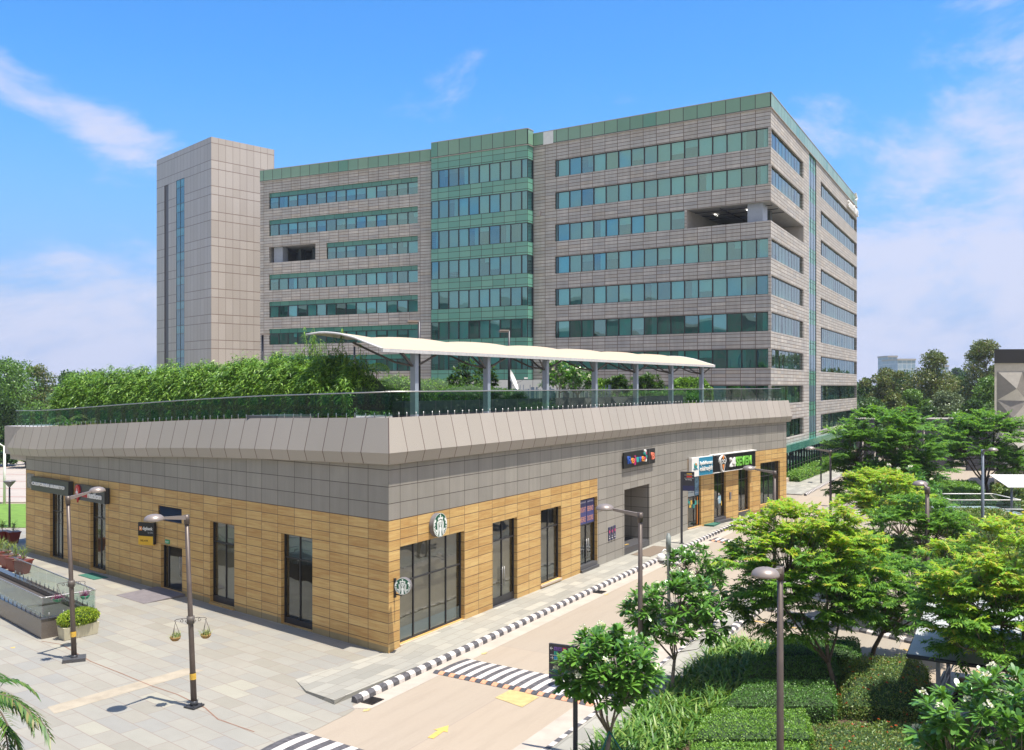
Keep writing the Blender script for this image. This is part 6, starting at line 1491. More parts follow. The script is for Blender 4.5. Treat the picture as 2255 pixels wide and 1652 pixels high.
# ---- far right garden
polyhedge('clipped_hedge', [(33.0, 77), (41, 77), (47, 92), (35.0, 92)], 1.0, 'wide bright green juniper hedge beyond the glass railed stairs', 41, M_LF_HEDGE, dens=110, ls=.22, rough=.15, dome=.2)
polyhedge('flowering_hedge', [(41.3, 74), (52, 73), (54, 90), (47.5, 90)], 1.1, 'far ixora hedge behind the dark forked tree trunk', 42, M_LF_IX, dens=100, ls=.22, rough=.15, dome=.2, flower=M_FL_RED, fdens=2)
polyhedge('flowering_hedge', [(29.5, 58.5), (34.3, 58.0), (36.5, 66.5), (30.8, 67.5)], 1.7, 'rounded mound of ixora with orange tips in front of the glass railing', 43, M_LF_IX, dens=200, ls=.15, rough=.18, dome=.5, flower=M_FL_RED, fdens=6)
polyhedge('low_hedge', [(22.5, 47.5), (33.5, 46.5), (31.5, 57.5), (25.5, 58)], .45, 'low olive green ground cover bed behind the lime trees', 44, M_LF_IX, dens=130, ls=.15, rough=.10, dome=.3, cat='hedge')
polyhedge('low_hedge', [(19.5, 40.0), (28, 39.5), (29, 46.0), (21.2, 46.4)], .5, 'olive green low bed under the mid green feathery tree', 45, M_LF_IX, dens=130, ls=.14, rough=.10, dome=.3, cat='hedge')
# pink flower bed at the foot of the office block
ff0, ff1 = G(1757, 1063), G(1842, 1030); fd = (ff1 - ff0).normalized(); fn = Vector((-fd.y, fd.x, 0))
polyhedge('flower_bed', [ff0 - fn * .2, ff0 + fd * 17 - fn * .2, ff0 + fd * 17 + fn * 2.2, ff0 + fn * 2.0], .95, 'pink and red flower bed along the foot of the office block', 46, M_LF_HEDGE, dens=140, ls=.22, rough=.22, flower=M_FL_PINK, fdens=5, cat='flower bed')
polyhedge('flower_bed', [ff0 + fd * 19 - fn * .2, ff0 + fd * 32 - fn * .2, ff0 + fd * 32 + fn * 2.2, ff0 + fd * 19 + fn * 2.2], .95, 'farther red flower bed behind the gap in the planting', 47, M_LF_HEDGE, dens=110, ls=.22, rough=.22, flower=M_FL_RED, fdens=6, cat='flower bed')
sheet('footpath', [f0 + Vector((-.1, .3, 0)), f0 + (f1 - f0).normalized() * 38, f0 + (f1 - f0).normalized() * 38 + fn * 5.2, f0 + fn * 6.2], M_WALK, .10, thick=.1)
tf = fd
# ---- roof garden
DK = 8.9
def bamboo(face, s0, s1, i0, i1, zfun, name, label, seed, n, shoots=0):
    r = np.random.default_rng(seed); c = face.P((s0 + s1) / 2, DK, -(i0 + i1) / 2); rt = root(name, c, label, 'hedge')
    s = r.uniform(s0, s1, n); prof_ = r.random(n); wch = r.random(n)
    zb_ = np.array([DK - zoff(q) for q in s]); zt_ = np.array([zfun(q) for q in s]) + .16 * np.sin(s * 1.7) + .13 * np.sin(s * 4.1 + 1) + r.normal(0, .16, n)
    # rounded cross-section: front, top, some inside
    th = r.uniform(-.15, math.pi * .62, n); rr = r.uniform(.82, 1.0, n); hw = (i1 - i0) / 2
    inn = (i0 + i1) / 2 - hw * np.cos(th) * rr * (1 + .16 * np.sin(s * 2.3 + 1)); lump = 1 + .13 * np.sin(s * 3.3 + np.sin(th * 4) * 2) + .10 * np.sin(s * 7.1 + th * 5) ; rr = rr * lump; zz = zb_ + (zt_ - zb_) * (.46 + .52 * np.sin(th) * rr)
    low = wch < .30; zz[low] = (zb_ + (zt_ - zb_) * r.uniform(.0, .6, n))[low]; inn[low] = (i0 + r.uniform(-.05, .35, n))[low]
    P = np.array([[*face.P(a, z_, -b)] for a, z_, b in zip(s, zz, inn)]); k = 6; T = np.repeat(P, k, 0); m = len(T)
    T = T + r.normal(0, .07, (m, 3)); d = rdir(r, m, -.75, .5); nf = np.array([face.n.x, face.n.y, 0]); d = unit(d + nf * .45)
    quads_mesh('foliage', leafq(T, d, np.tile([0, 0, 1.0], (m, 1)) + r.normal(0, .4, (m, 3)), r.uniform(.18, .34, m), .052, .25, .35), M_LF_BAMB, None, rt)
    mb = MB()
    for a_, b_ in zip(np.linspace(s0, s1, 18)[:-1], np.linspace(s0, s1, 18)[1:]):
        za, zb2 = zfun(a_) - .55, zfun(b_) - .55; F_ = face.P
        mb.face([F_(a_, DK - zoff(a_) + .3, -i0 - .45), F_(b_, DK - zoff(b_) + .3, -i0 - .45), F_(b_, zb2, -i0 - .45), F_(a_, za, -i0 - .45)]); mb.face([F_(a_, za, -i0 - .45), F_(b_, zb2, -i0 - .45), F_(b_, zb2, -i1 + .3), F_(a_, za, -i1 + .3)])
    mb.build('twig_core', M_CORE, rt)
    if shoots:
        st = MB(); V = []
        for i in range(shoots):
            a = r.uniform(s0, s0 + (s1 - s0) * .5); H_ = zfun(a) + r.uniform(.3, 1.7) ; p0 = face.P(a, H_ - 1.6, -(i0 + i1) / 2 + r.uniform(-.5, .5)); p1 = p0 + Vector((r.normal(0, .15), r.normal(0, .1), H_ - p0.z)); st.tube([p0, p1], [.016, .006], 4)
            q = 42; tt = r.uniform(.3, 1, (q, 1)); pp = np.array(p0) * (1 - tt) + np.array(p1) * tt; V.append(leafq(pp, unit(rdir(r, q, -.6, .4)), np.tile([0, 0, 1.0], (q, 1)), r.uniform(.18, .3, q), .035, .3, .35))
        st.build('stems', M_LF_BAMB, rt, normals=False); quads_mesh('shoots', np.concatenate(V), M_LF_BAMB, None, rt)
    return rt
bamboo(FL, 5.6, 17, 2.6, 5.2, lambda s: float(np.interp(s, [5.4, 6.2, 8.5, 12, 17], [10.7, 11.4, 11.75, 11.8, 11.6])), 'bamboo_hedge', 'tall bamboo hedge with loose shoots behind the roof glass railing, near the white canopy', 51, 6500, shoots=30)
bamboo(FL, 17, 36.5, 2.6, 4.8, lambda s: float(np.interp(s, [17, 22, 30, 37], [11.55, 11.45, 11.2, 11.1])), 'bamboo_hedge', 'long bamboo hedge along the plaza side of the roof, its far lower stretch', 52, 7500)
FR_IN = lambda t, i, z=0: FR.P(t, z, -i)
def roofpt(x, D): return ((x - CX) * D / FPX, D)
for i, (x, D, w, h, mt, lab) in enumerate(((800, 55, 1.4, 1.0, M_LF_BAMB, 'rounded green shrub right behind the bamboo hedge end'), (870, 58, 1.5, 1.1, M_LF_HEDGE, 'rounded green shrub beneath the canopy, left of the topiary'), (900, 66, 2.6, 1.0, M_LF_BAMB, 'long low bamboo clump behind the first canopy column'),
        (960, 68, 2.8, 1.0, M_LF_BAMB, 'low bamboo clump between the first and second canopy columns'), (1038, 70, .75, .65, M_LF_HEDGE, 'small ball shaped shrub, left one of a pair by the blue fence'), (1071, 70, .75, .65, M_LF_HEDGE, 'small ball shaped shrub, right one of a pair by the blue fence'),
        (1035, 58, 2.4, .75, M_LF_MID, 'wide low shrub in the slate planter below the dark frangipani'), (1110, 60, 1.6, .6, M_LF_MID, 'low shrub in the slate planter beside the floodlight pole'), (830, 47, 1.5, .7, M_LF_MID, 'leafy low shrub right behind the glass railing corner'))):
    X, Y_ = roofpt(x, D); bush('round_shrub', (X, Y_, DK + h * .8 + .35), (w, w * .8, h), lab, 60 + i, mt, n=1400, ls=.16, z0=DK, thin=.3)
X, Y_ = roofpt(826, 52)
r = root('topiary_tree', (X, Y_, DK), 'dark cloud pruned topiary with three flat pads, left of the first canopy column', 'tree')
mb = MB(); mb.tube([(X + .2, Y_, DK), (X, Y_, DK + 1.2), (X + .1, Y_, DK + 2.3)], [.07, .05, .04], 6); mb.tube([(X, Y_, DK + 1.0), (X - .8, Y_, DK + 1.6)], .035, 5); mb.tube([(X, Y_, DK + .9), (X + .7, Y_, DK + 1.3)], .035, 5); mb.build('trunk', M_BARKD, r)
for k, (dx, dz, rd) in enumerate(((.15, 2.45, .62), (-.85, 1.75, .6), (.25, 1.45, .65))):
    rr = np.random.default_rng(k); d0 = rdir(rr, 900, -.3, 1); P = np.array([X + dx, Y_, DK + dz]) + d0 * np.array([rd, rd, .42]); quads_mesh('pad', leafq(P, unit(d0 + rdir(rr, 900) * .6), d0, .09, .045, 0), M_LF_DARK, None, r)
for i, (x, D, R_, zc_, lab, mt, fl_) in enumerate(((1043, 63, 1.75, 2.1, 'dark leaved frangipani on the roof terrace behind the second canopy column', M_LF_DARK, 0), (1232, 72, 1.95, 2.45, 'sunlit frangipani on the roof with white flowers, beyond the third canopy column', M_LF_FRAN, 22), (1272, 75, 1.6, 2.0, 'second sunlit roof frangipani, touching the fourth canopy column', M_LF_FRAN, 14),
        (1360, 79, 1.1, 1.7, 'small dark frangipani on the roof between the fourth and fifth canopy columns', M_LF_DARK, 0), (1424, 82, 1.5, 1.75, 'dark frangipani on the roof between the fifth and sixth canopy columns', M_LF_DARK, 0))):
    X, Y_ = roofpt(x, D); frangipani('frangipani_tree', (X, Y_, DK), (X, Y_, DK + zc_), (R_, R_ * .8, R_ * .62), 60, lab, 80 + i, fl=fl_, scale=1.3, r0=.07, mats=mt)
for i, (x0, x1, D, h, lab) in enumerate(((1306, 1346, 82, 2.0, 'bright green bamboo screen on the roof left of the fifth canopy column'), (1385, 1460, 86, 1.7, 'bright green bamboo screen on the roof behind the sixth canopy column'), (1475, 1562, 84, 2.15, 'bright green bamboo screen at the far end of the roof terrace'))):
    a, b = roofpt(x0, D), roofpt(x1, D); polyhedge('bamboo_screen', [(a[0], a[1]), (b[0], b[1]), (b[0] + .3, b[1] + 1.6), (a[0] + .3, a[1] + 1.6)], h, lab, 90 + i, M_LF_BAMB, dens=420, ls=.24, rough=.22, dome=.25, z0=DK)
for i, (x0, x1, D, lab) in enumerate(((1350, 1540, 80, 'low pale leafy shrubs filling the slate planter at the far canopy columns'), (790, 905, 50, 'low leafy planting behind the glass railing left of the first canopy column'))):
    a, b = roofpt(x0, D), roofpt(x1, D); polyhedge('low_hedge', [(a[0], a[1]), (b[0], b[1]), (b[0] + .3, b[1] + 1.4), (a[0] + .3, a[1] + 1.4)], .95, lab, 94 + i, M_LF_HEDGE, dens=300, ls=.2, rough=.2, dome=.3, z0=DK, cat='shrubs')
# banded yellow green palm clump on the far left end of the roof
def palm(name, p, nfr, L, label, seed, m, stems=0, cat='palm', el=(.1, 1.2), h=0, npair=22, llen=.30, lw=.05):
    r = np.random.default_rng(seed); rt = root(name, p, label, cat); V = []; mb = MB()
    top = Vector(p) + Vector((0, 0, h))
    if h: mb.tube([Vector(p), top], [.13, .10], 8)
    for i in range(nfr):
        az = r.uniform(0, 2 * np.pi); e0 = r.uniform(*el); pts = [np.array(top)]; seg = 9; Lr = L * r.uniform(.75, 1.1)
        for j in range(seg):
            e = e0 - 1.9 * (j / seg) ** 1.3; pts.append(pts[-1] + np.array([math.cos(az) * math.cos(e), math.sin(az) * math.cos(e), math.sin(e)]) * Lr / seg)
        mb.tube([Vector(q) for q in pts], [.018] * len(pts), 4, cap=False); pts = np.array(pts); t = np.linspace(.12, 1, npair); idx = t * seg; i0 = np.minimum(idx.astype(int), seg - 1); f = (idx - i0)[:, None]
        P = pts[i0] * (1 - f) + pts[i0 + 1] * f; dd = unit(pts[i0 + 1] - pts[i0]); sd = unit(np.cross(dd, [0, 0, 1.0]))
        for sg in (-1, 1):
            d = unit(sd * sg + dd * .7 + np.array([0, 0, .22]) + r.normal(0, .1, (npair, 3))); V.append(leafq(P, d, np.tile([0, 0, 1.0], (npair, 1)), llen * Lr * (1.15 - .6 * t), lw, .35, .3))
    mb.build('stem', M_BARK, rt, normals=False); quads_mesh('fronds', np.concatenate(V), m, None, rt); return rt
X, Y_ = roofpt(205, 57); palm('areca_palm', (X, Y_, 8.0), 26, 1.9, 'yellowish areca palm clump at the left end of the roof garden', 101, leafmat('yellow_palm', [(.2, .26, .05), (.35, .36, .10), (.12, .2, .04)]), npair=14)
X, Y_ = roofpt(150, 58); palm('areca_palm', (X, Y_, 8.0), 22, 1.6, 'green areca palm clump beside the yellowish one on the roof', 102, M_LF_BAMB, npair=14)
palm('fan_palm', ((-150 - CX) * 17.0 / FPX, 17.0, 0), 48, 2.4, 'feathery palm reaching in from the bottom left corner', 103, M_LF_PALM, h=4.3, npair=52, llen=.20, lw=.042, el=(-.35, .9))
# ---- background trees
def bgtree(name, x, ytop, D, wpx, label, seed, mat, n=9000, ls=.36, zbase=1.5, nb=16, cone=False, trunk=.22, group='trees beyond the buildings', thin=.6, sparse=False):
    r = np.random.default_rng(seed); X = (x - CX) * D / FPX; zt_ = EYE + (Y0 - ytop) * D / FPX; W_ = wpx * 1.15 * D / FPX / 2; rt = root(name, (X, D, 0), label, 'tree', group)
    zc_ = (zt_ + zbase) / 2; hz = (zt_ - zbase) / 2; bl = []
    for i in range(nb):
        v = rdir(r, 1)[0] * r.uniform(.3, .85); v[2] = r.uniform(-.95, .9); tz = v[2] * hz; wf = (1 - (tz / hz + 1) / 2) ** .7 * .95 + .28 if cone else math.sqrt(max(.05, 1 - (tz / hz) ** 2))
        bl.append((X + v[0] * W_ * wf, D + v[1] * W_ * .8, zc_ + tz, (W_ * (.34 if not sparse else .24)) * r.uniform(.7, 1.2) * (wf ** .4)))
    bl.append((X, D, zt_ - W_ * .22, W_ * .25)); bl.append((X + W_ * .12, D, zt_ - W_ * .6, W_ * .32)); bl.append((X - W_ * .15, D, zt_ - W_ * .85, W_ * .34)); bl = np.array(bl); j = r.integers(0, len(bl), n); d0 = rdir(r, n, -.75, 1)
    P = bl[j, :3] + d0 * bl[j, 3:4] * np.array([1, 1, .85]) * r.uniform(.55, 1.12, (n, 1)); d = unit(rdir(r, n) + d0 * .5)
    quads_mesh('crown', leafq(P, d, d0 + r.normal(0, .6, (n, 3)), ls * r.uniform(.6, 1.3, n), ls * thin, .1), mat, None, rt)
    branch_mesh((X, D, 0), (X + .2, D, zbase + hz * .6), bl[:, :3], 8, trunk, M_BARKD, rt, r); return rt
bgtree('deciduous_tree', 1908, 834, 150, 62, 'narrow dense green tree touching the right end of the office block', 201, M_LF_BG, cone=True, nb=22)
bgtree('deciduous_tree', 1950, 810, 146, 108, 'open olive tree with visible trunk in front of the far blue towers', 202, M_LF_BGY, zbase=6, nb=20, sparse=True, n=6000, ls=.36)
bgtree('deciduous_tree', 2046, 776, 146, 140, 'tall olive green tree in the middle of the far tree line', 203, M_LF_BGY, zbase=3, nb=46, n=15000, cone=True)
bgtree('deciduous_tree', 2158, 750, 150, 118, 'tallest far tree, left of the facetted building', 204, M_LF_BGY, zbase=3, nb=40, n=12000, cone=True)
bgtree('deciduous_tree', 2172, 832, 128, 100, 'bright green round tree beside the facetted building', 205, M_LF_BGB, zbase=1, nb=20)
bgtree('deciduous_tree', 2085, 868, 122, 110, 'grey green bushy tree in front of the tall olive tree', 206, M_LF_GREYG, zbase=.5, nb=20)
bgtree('deciduous_tree', 1930, 885, 122, 110, 'low dark tree behind the right end of the office block', 207, M_LF_BG, zbase=.5, nb=20)
bgtree('deciduous_tree', 2005, 862, 135, 90, 'mid green tree below the far blue glass block', 208, M_LF_BGB, zbase=.5, nb=18)
bgtree('deciduous_tree', 2140, 880, 118, 80, 'dark green tree right of the grey green one', 209, M_LF_BG, zbase=.5, nb=18)
bgtree('deciduous_tree', 2105, 812, 380, 55, 'hazy bluish tree far behind the tall trees', 210, M_LF_BG, n=2500, ls=1.0, nb=14)
bgtree('deciduous_tree', 2035, 900, 118, 80, 'dark bushy tree left of the charcoal wall panel', 211, M_LF_BG, zbase=.5, nb=18)
bgtree('deciduous_tree', 1988, 822, 160, 95, 'dark rounded tree between the open olive tree and the tall olive tree', 212, M_LF_BG, zbase=1, nb=26)
bgtree('deciduous_tree', 2112, 826, 158, 90, 'dark rounded tree between the two tallest far trees', 213, M_LF_BG, zbase=1, nb=26)
bgtree('deciduous_tree', 2200, 800, 156, 70, 'dark tree peeping over the facetted building corner', 214, M_LF_BGY, zbase=1, nb=24)
bgtree('deciduous_tree', 1965, 868, 124, 90, 'olive bush below the open olive tree', 215, M_LF_BGY, zbase=.5, nb=20)
bgtree('deciduous_tree', 22, 790, 140, 150, 'large billowing green tree at the left edge', 220, M_LF_BGB, zbase=2, nb=30, n=9000)
bgtree('deciduous_tree', 88, 803, 150, 90, 'brownish green tree behind the left end of the roof railing', 221, M_LF_BGY, zbase=2, nb=22, n=6000)
bgtree('deciduous_tree', -60, 800, 132, 120, 'tree at the far left, mostly outside the view', 222, M_LF_BG, zbase=2, nb=20)
bgtree('deciduous_tree', 12, 880, 118, 90, 'low round tree below the large billowing tree', 223, M_LF_BG, zbase=.3, nb=18)
bgtree('deciduous_tree', 60, 905, 116, 70, 'low bushy tree behind the white double armed lamp', 224, M_LF_BGB, zbase=.3, nb=14)
for i, (x, yt, lab) in enumerate(((150, 822, 'far tree directly left of the bamboo hedge'), (215, 816, 'pale far tree above the left part of the bamboo hedge'), (290, 822, 'far tree showing over the middle of the bamboo hedge'), (340, 826, 'far tree beside the foot of the stair tower'))):
    bgtree('deciduous_tree', x, yt, 175, 95, lab, 230 + i, (M_LF_BG, M_LF_GREYG, M_LF_BGB, M_LF_BG)[i], n=3600, ls=.6)
# distant woodland that closes the horizon
r = np.random.default_rng(300); n = 120000; az = r.uniform(-1.25, 1.25, n); Dm = r.uniform(260, 420, n); hgt = 9 + 2.2 * np.sin(az * 21) + 1.5 * np.sin(az * 57 + 1) + 1.2 * np.sin(az * 131)
P = np.column_stack([Dm * np.sin(az), Dm * np.cos(az), r.random(n) ** .6 * hgt]); d = rdir(r, n)
tag(quads_mesh('far_woodland', leafq(P, d, r.normal(0, 1, (n, 3)), r.uniform(.9, 1.9, n), 1.1, .1), M_LF_BG), 'distant green woodland closing the horizon', 'woodland', kind='stuff')
# ================================================================== ROOF FURNITURE
def glass_rail(P, t0, t1, mod, h, label, mg, clamp=True, clampside=.10, name='glass_railing', loc=None, topr=.028, zf=None, lift=.10):
    """P(t, z) gives points along the railing; zf(t) its base height"""
    rt = root(name, loc or P(t0, zf(t0)), label, 'railing'); n = max(1, round((t1 - t0) / mod)); w = (t1 - t0) / n; cm = None
    for i in range(n):
        a, b = t0 + i * w + .012, t0 + (i + 1) * w - .012; mb = MB()
        mb.face([P(a, zf(a) + lift), P(b, zf(b) + lift), P(b, zf(b) + h), P(a, zf(a) + h)]); g = mb.build('glass_panel', mg, rt)
        if clamp:
            for q in (.22, .78):
                c = P(a + (b - a) * q, zf(a)); mb = MB(); mb.tube([c, c + Vector((0, 0, .21))], .022, 6); mb.build('clamp', M_STEEL, g, normals=False)
    mb = MB(); mb.tube([P(t, zf(t) + h + .01) for t in np.linspace(t0, t1, 14)], topr, 6); mb.build('top_rail', M_STEEL, rt)
    return rt
glass_rail(lambda t, z: FL.P(t, z, -.22), .15, 36.2, 1.213, 1.04, 'long glass railing sloping along the plaza side of the roof', M_GLASSR, zf=lambda t: 9.22 - zoff(t))
glass_rail(lambda t, z: FR.P(t, z, -.22), .05, FR.L - .6, 1.159, 1.04, 'long glass railing along the street side of the roof', M_GLASSR, zf=lambda t: 9.22)
# slate planter walls
mb = MB(); mb.fbox(FRS, 7.5, 42, DK, 9.72, -6.4, -5.6); tag(mb.build('planter_wall', M_GREYWALL), 'long dark slate planter wall behind the canopy columns', 'planter')
mb = MB(); mb.fbox(FRS, 1.0, 4.2, DK - .05, 9.15, -9.5, -7.5); tag(mb.build('planter_box', M_GREYWALL), 'low slate planter with a pale rim left of the first canopy column', 'planter')
# tensile canopy
CB = root('membrane_canopy', FRS.P(24, DK, -4), 'long wavy cream membrane canopy on seven grey columns', 'canopy')
wz = [0, .9, 1.8, 2.8, 3.8, 4.83]; zz_ = [12.22, 12.46, 12.72, 12.90, 12.97, 12.90]
mb = MB(); NT = 92; t0, t1 = 3.5, 43.4
def canp(t, w, dz=0.0):
    ph = (t - 6.34) / 5.92; cr = abs(math.sin(math.pi * ph)) ; base = float(np.interp(w, wz, zz_)); amp = .17 * math.sin(math.pi * min(1, w / 4.83) * .62)
    return FRS.P(t, base - .05 + amp * (cr ** .9 - .35) + dz, -3.45 - w)
for i in range(NT):
    a, b = t0 + (t1 - t0) * i / NT, t0 + (t1 - t0) * (i + 1) / NT
    for j in range(10):
        w0, w1 = 4.83 * j / 10, 4.83 * (j + 1) / 10; mb.face([canp(a, w0), canp(b, w0), canp(b, w1), canp(a, w1)], 0, None, True)
mb.build('membrane', M_CANVAS, CB)
mb = MB()
for i in range(NT):
    a, b = t0 + (t1 - t0) * i / NT, t0 + (t1 - t0) * (i + 1) / NT; F_ = FRS.P
    za = canp(a, 0).z
    mb.hexa([F_(a, za - .16, -3.44), F_(b, za - .16, -3.44), F_(b, za - .16, -3.56), F_(a, za - .16, -3.56), F_(a, canp(a, 0).z + .005, -3.44), F_(b, canp(b, 0).z + .005, -3.44), F_(b, canp(b, 0).z - .01, -3.56), F_(a, canp(a, 0).z - .01, -3.56)])
mb.build('edge_beam', M_CANEDGE, CB)
mb = MB(); mb.tube([canp(t0, w, -.02) for w in np.linspace(0, 4.83, 12)], .05, 8); mb.build('end_tube', M_CANEDGE, CB)
mb = MB(); mb.tube([canp(t1, w, -.02) for w in np.linspace(0, 4.83, 12)], .05, 8); mb.build('end_tube', M_CANEDGE, CB)
for k in range(7):
    t = 6.34 + 5.92 * k; mb = MB(); P_ = lambda a, z, w: FRS.P(t + a, z, -4.0 - w)
    zt_ = 12.12
    mb.hexa([P_(-.13, DK, -.15), P_(.13, DK, -.15), P_(.13, DK, .15), P_(-.13, DK, .15), P_(-.13, zt_, -.15), P_(.13, zt_, -.15), P_(.13, zt_, .15), P_(-.13, zt_, .15)]); c = mb.build('column', M_COLUMN, CB)
    for q in ((-1, -.4), (1, -.4), (-1.0, 2.6), (1.0, 2.6)):
        mb = MB(); mb.tube([P_(q[0] * .15, 11.45, 0), P_(q[0] * .15 + q[0] * .35, 11.62, q[1] * .3), P_(q[0] * 1.45, 12.12 + (.45 if q[1] > 0 else 0), q[1])], .055, 6); mb.build('brace', M_BRACE, c)
# floodlight poles
for i, (x, D, ztop, lab, two) in enumerate(((923, 50, 14.05, 'floodlight pole right of the first canopy column', 1), (1121, 60, 14.15, 'floodlight pole rising behind the canopy, near the satellite dish', 1), (578, 60, 13.9, 'floodlight pole behind the bamboo hedge at the office block corner', 0), (780.5, 66, 13.4, 'floodlight pole just right of the bamboo hedge, under the canopy tip', 0))):
    X, Y_ = roofpt(x, D); r = root('floodlight_pole', (X, Y_, DK), lab, 'floodlight', 'floodlight poles on the roof'); mb = MB(); mb.tube([(X, Y_, DK), (X, Y_, ztop)], [.09, .07], 8); mb.build('pole', M_SIGN, r)
    for q in ((-1, 1) if two else (1,)):
        mb = MB(); mb.box((X - .35 if two else X + .2, Y_ - .1 * q, ztop - .02 + .03 * q), (.62, .3, .10), rz=.3 * q); mb.build('lamp_head', M_LHEAD, r)
# satellite dish
X, Y_ = roofpt(1131, 70); r = root('satellite_dish', (X, Y_, DK), 'white satellite dish seen edge-on beside the floodlight pole', 'satellite dish')
mt = Matrix.Rotation(R(68), 3, 'Y') @ Matrix.Rotation(R(10), 3, 'X'); pr = [(.02, 0), (.3, .03), (.6, .11), (.85, .24)]
mb = MB(); mb.lathe(pr, 24, c=(X - .2, Y_, DK + 2.0), mtx=mt); mb.build('dish', M_LET_W, r)
mb = MB(); mb.tube([(X - .2, Y_, DK), (X - .2, Y_, DK + 2.0)], .05, 6); mb.tube([(X - .1, Y_, DK + 1.6), (X + .9, Y_, DK + 2.15)], .015, 5); mb.build('mast', M_DARKFR, r)
mb = MB(); mb.box((X + .95, Y_, DK + 2.2), (.28, .14, .12)); mb.build('receiver', M_LET_W, r)
# blue picket fence and pale wall behind it
def picket(x0, x1, D, label, seed):
    a, b = Vector((*roofpt(x0, D), DK)), Vector((*roofpt(x1, D), DK)); r = root('picket_fence', a, label, 'fence'); rr = random.Random(seed); L = (b - a).length; n = min(90, int(L / .14))
    mb = MB(); d = (b - a) / n
    for i in range(n + 1):
        h = rr.choice((1.35, 1.35, 1.5, 1.7, 1.05)); p = a + d * i
        mb = MB(); mb.box((p.x, p.y, DK + h / 2), (.05 if rr.random() < .7 else .14, .05, h)); mb.build('picket', M_BLUEFENCE, r)
    mb = MB()
    for z in (.35, 1.2): mb.box(((a.x + b.x) / 2, a.y + .05, DK + z), (L, .04, .05))
    mb.build('rail', M_BLUEFENCE, r)
picket(1013, 1285, 76, 'blue grey picket fence across the roof below the glass bay', 5)
picket(1290, 1345, 77, 'short blue grey fence section among the roof frangipanis', 6)
mb = MB(); a, b = roofpt(985, 84), roofpt(1330, 84); f = Face(a, b, (0, -1)); mb.fbox(f, 0, f.L, DK, DK + 2.15, -.3, 0); tag(mb.build('roof_wall', M_WPANEL), 'pale panelled low wall behind the blue picket fence', 'wall')
# volleyball style rope barrier: white rim strips


# ================================================================== PLAZA FURNITURE
N1 = G(91, 1364, .84); N2 = G(212.5, 1342.5, .84); F2 = G(33.8, 1264.8, .84)
for p in (N1, N2, F2): p.z = 0
pu = (F2 - N2); PL_ = 16.0; pu.normalize(); pv = Vector((pu.y, -pu.x, 0)); pv = pv if pv.dot(N2 - N1) > 0 else -pv; PWd = (N2 - N1).dot(pv) + .0
def Q(t, o, z=0): return N1 + pu * t + pv * o + Vector((0, 0, z))
r = root('light_well', Q(PL_ / 2, PWd / 2), 'long granite kerbed light well with glass railings on the plaza', 'light well')
mb = MB()
def ring(z0, z1, e0, e1, m=0):
    for (ta, tb, oa, ob) in ((-e0, PL_, -e0, e1), (-e0, PL_, PWd - e1, PWd + e0), (-e0, e1, e1, PWd - e1)):
        mb.hexa([Q(ta, oa, z0), Q(tb, oa, z0), Q(tb, ob, z0), Q(ta, ob, z0), Q(ta, oa, z1), Q(tb, oa, z1), Q(tb, ob, z1), Q(ta, ob, z1)], m)
ring(0.004, .80, 0, .26, 0); mb.build('granite_wall', M_GRANITEB, r)
mb = MB(); ring(.802, .845, .03, .30, 0); mb.build('coping', M_GRANITE, r)
mb = MB(); nsl = 130
for i in range(nsl):
    t = .5 + (PL_ - .6) * i / nsl
    if 3.3 < t < 3.75: continue
    a, b = Q(t, .3, .62), Q(t + .07, PWd - .3, .62); mb.hexa([Q(t, .3, .58), Q(t + .075, .3, .58), Q(t + .075, PWd - .3, .58), Q(t, PWd - .3, .58), Q(t, .3, .62), Q(t + .075, .3, .62), Q(t + .075, PWd - .3, .62), Q(t, PWd - .3, .62)])
mb.build('slatted_cover', M_BRACE, r)
glass_rail(lambda t, z: Q(t, .05, z), .02, PL_, 1.15, .84, 'glass railing along the near side of the light well', M_GLASSC, zf=lambda t: .85, lift=.05)
glass_rail(lambda t, z: Q(t, PWd - .05, z), .02, PL_ - 5.4, 1.15, .84, 'glass railing along the building side of the light well', M_GLASSC, zf=lambda t: .85, lift=.05)
glass_rail(lambda t, z: Q(.05, t, z), .08, PWd - .08, 1.2, .84, 'short glass railing across the near end of the light well', M_GLASSC, zf=lambda t: .85, lift=.05)
# cream planter with clipped shrub
p0, p1 = G(150, 1411), G(210, 1398); pd = (p1 - p0).normalized(); pn = Vector((-pd.y, pd.x, 0)); pc = (p0 + p1) / 2 + pn * .3; ang = math.atan2(pd.y, pd.x); pl_ = (p1 - p0).length + .35
r = root('box_planter', (pc.x, pc.y, 0), 'cream box planter with a yellow green shrub beside the granite light well', 'planter')
mb = MB(); c_, s_ = math.cos(ang), math.sin(ang)
def bp(x, y, z): return (pc.x + x * c_ - y * s_, pc.y + x * s_ + y * c_, z)
a_, b_ = pl_ / 2, .30; ta, tb = a_ + .07, b_ + .06
mb.hexa([bp(-a_ * .93, -b_ * .85, .02), bp(a_ * .93, -b_ * .85, .02), bp(a_ * .93, b_ * .85, .02), bp(-a_ * .93, b_ * .85, .02), bp(-a_, -b_, .52), bp(a_, -b_, .52), bp(a_, b_, .52), bp(-a_, b_, .52)]); mb.build('box', M_CREAM, r)
rr = np.random.default_rng(5); n = 2600; d0 = rdir(rr, n, -.75, 1); P = np.array([pc.x, pc.y, .80]) + (d0[:, :1] * np.array([[c_, s_, 0]]) * (a_ + .08) + d0[:, 1:2] * np.array([[-s_, c_, 0]]) * .42 + d0[:, 2:] * np.array([[0, 0, .36]])) * rr.uniform(.75, 1.05, (n, 1))
quads_mesh('shrub', leafq(P, unit(d0 + rdir(rr, n) * .7), d0 + rr.normal(0, .4, (n, 3)), rr.uniform(.06, .11, n), .06, .1, .55), leafmat('golden_leaf', [(.12, .22, .02), (.28, .38, .04), (.42, .48, .07)]), None, r)
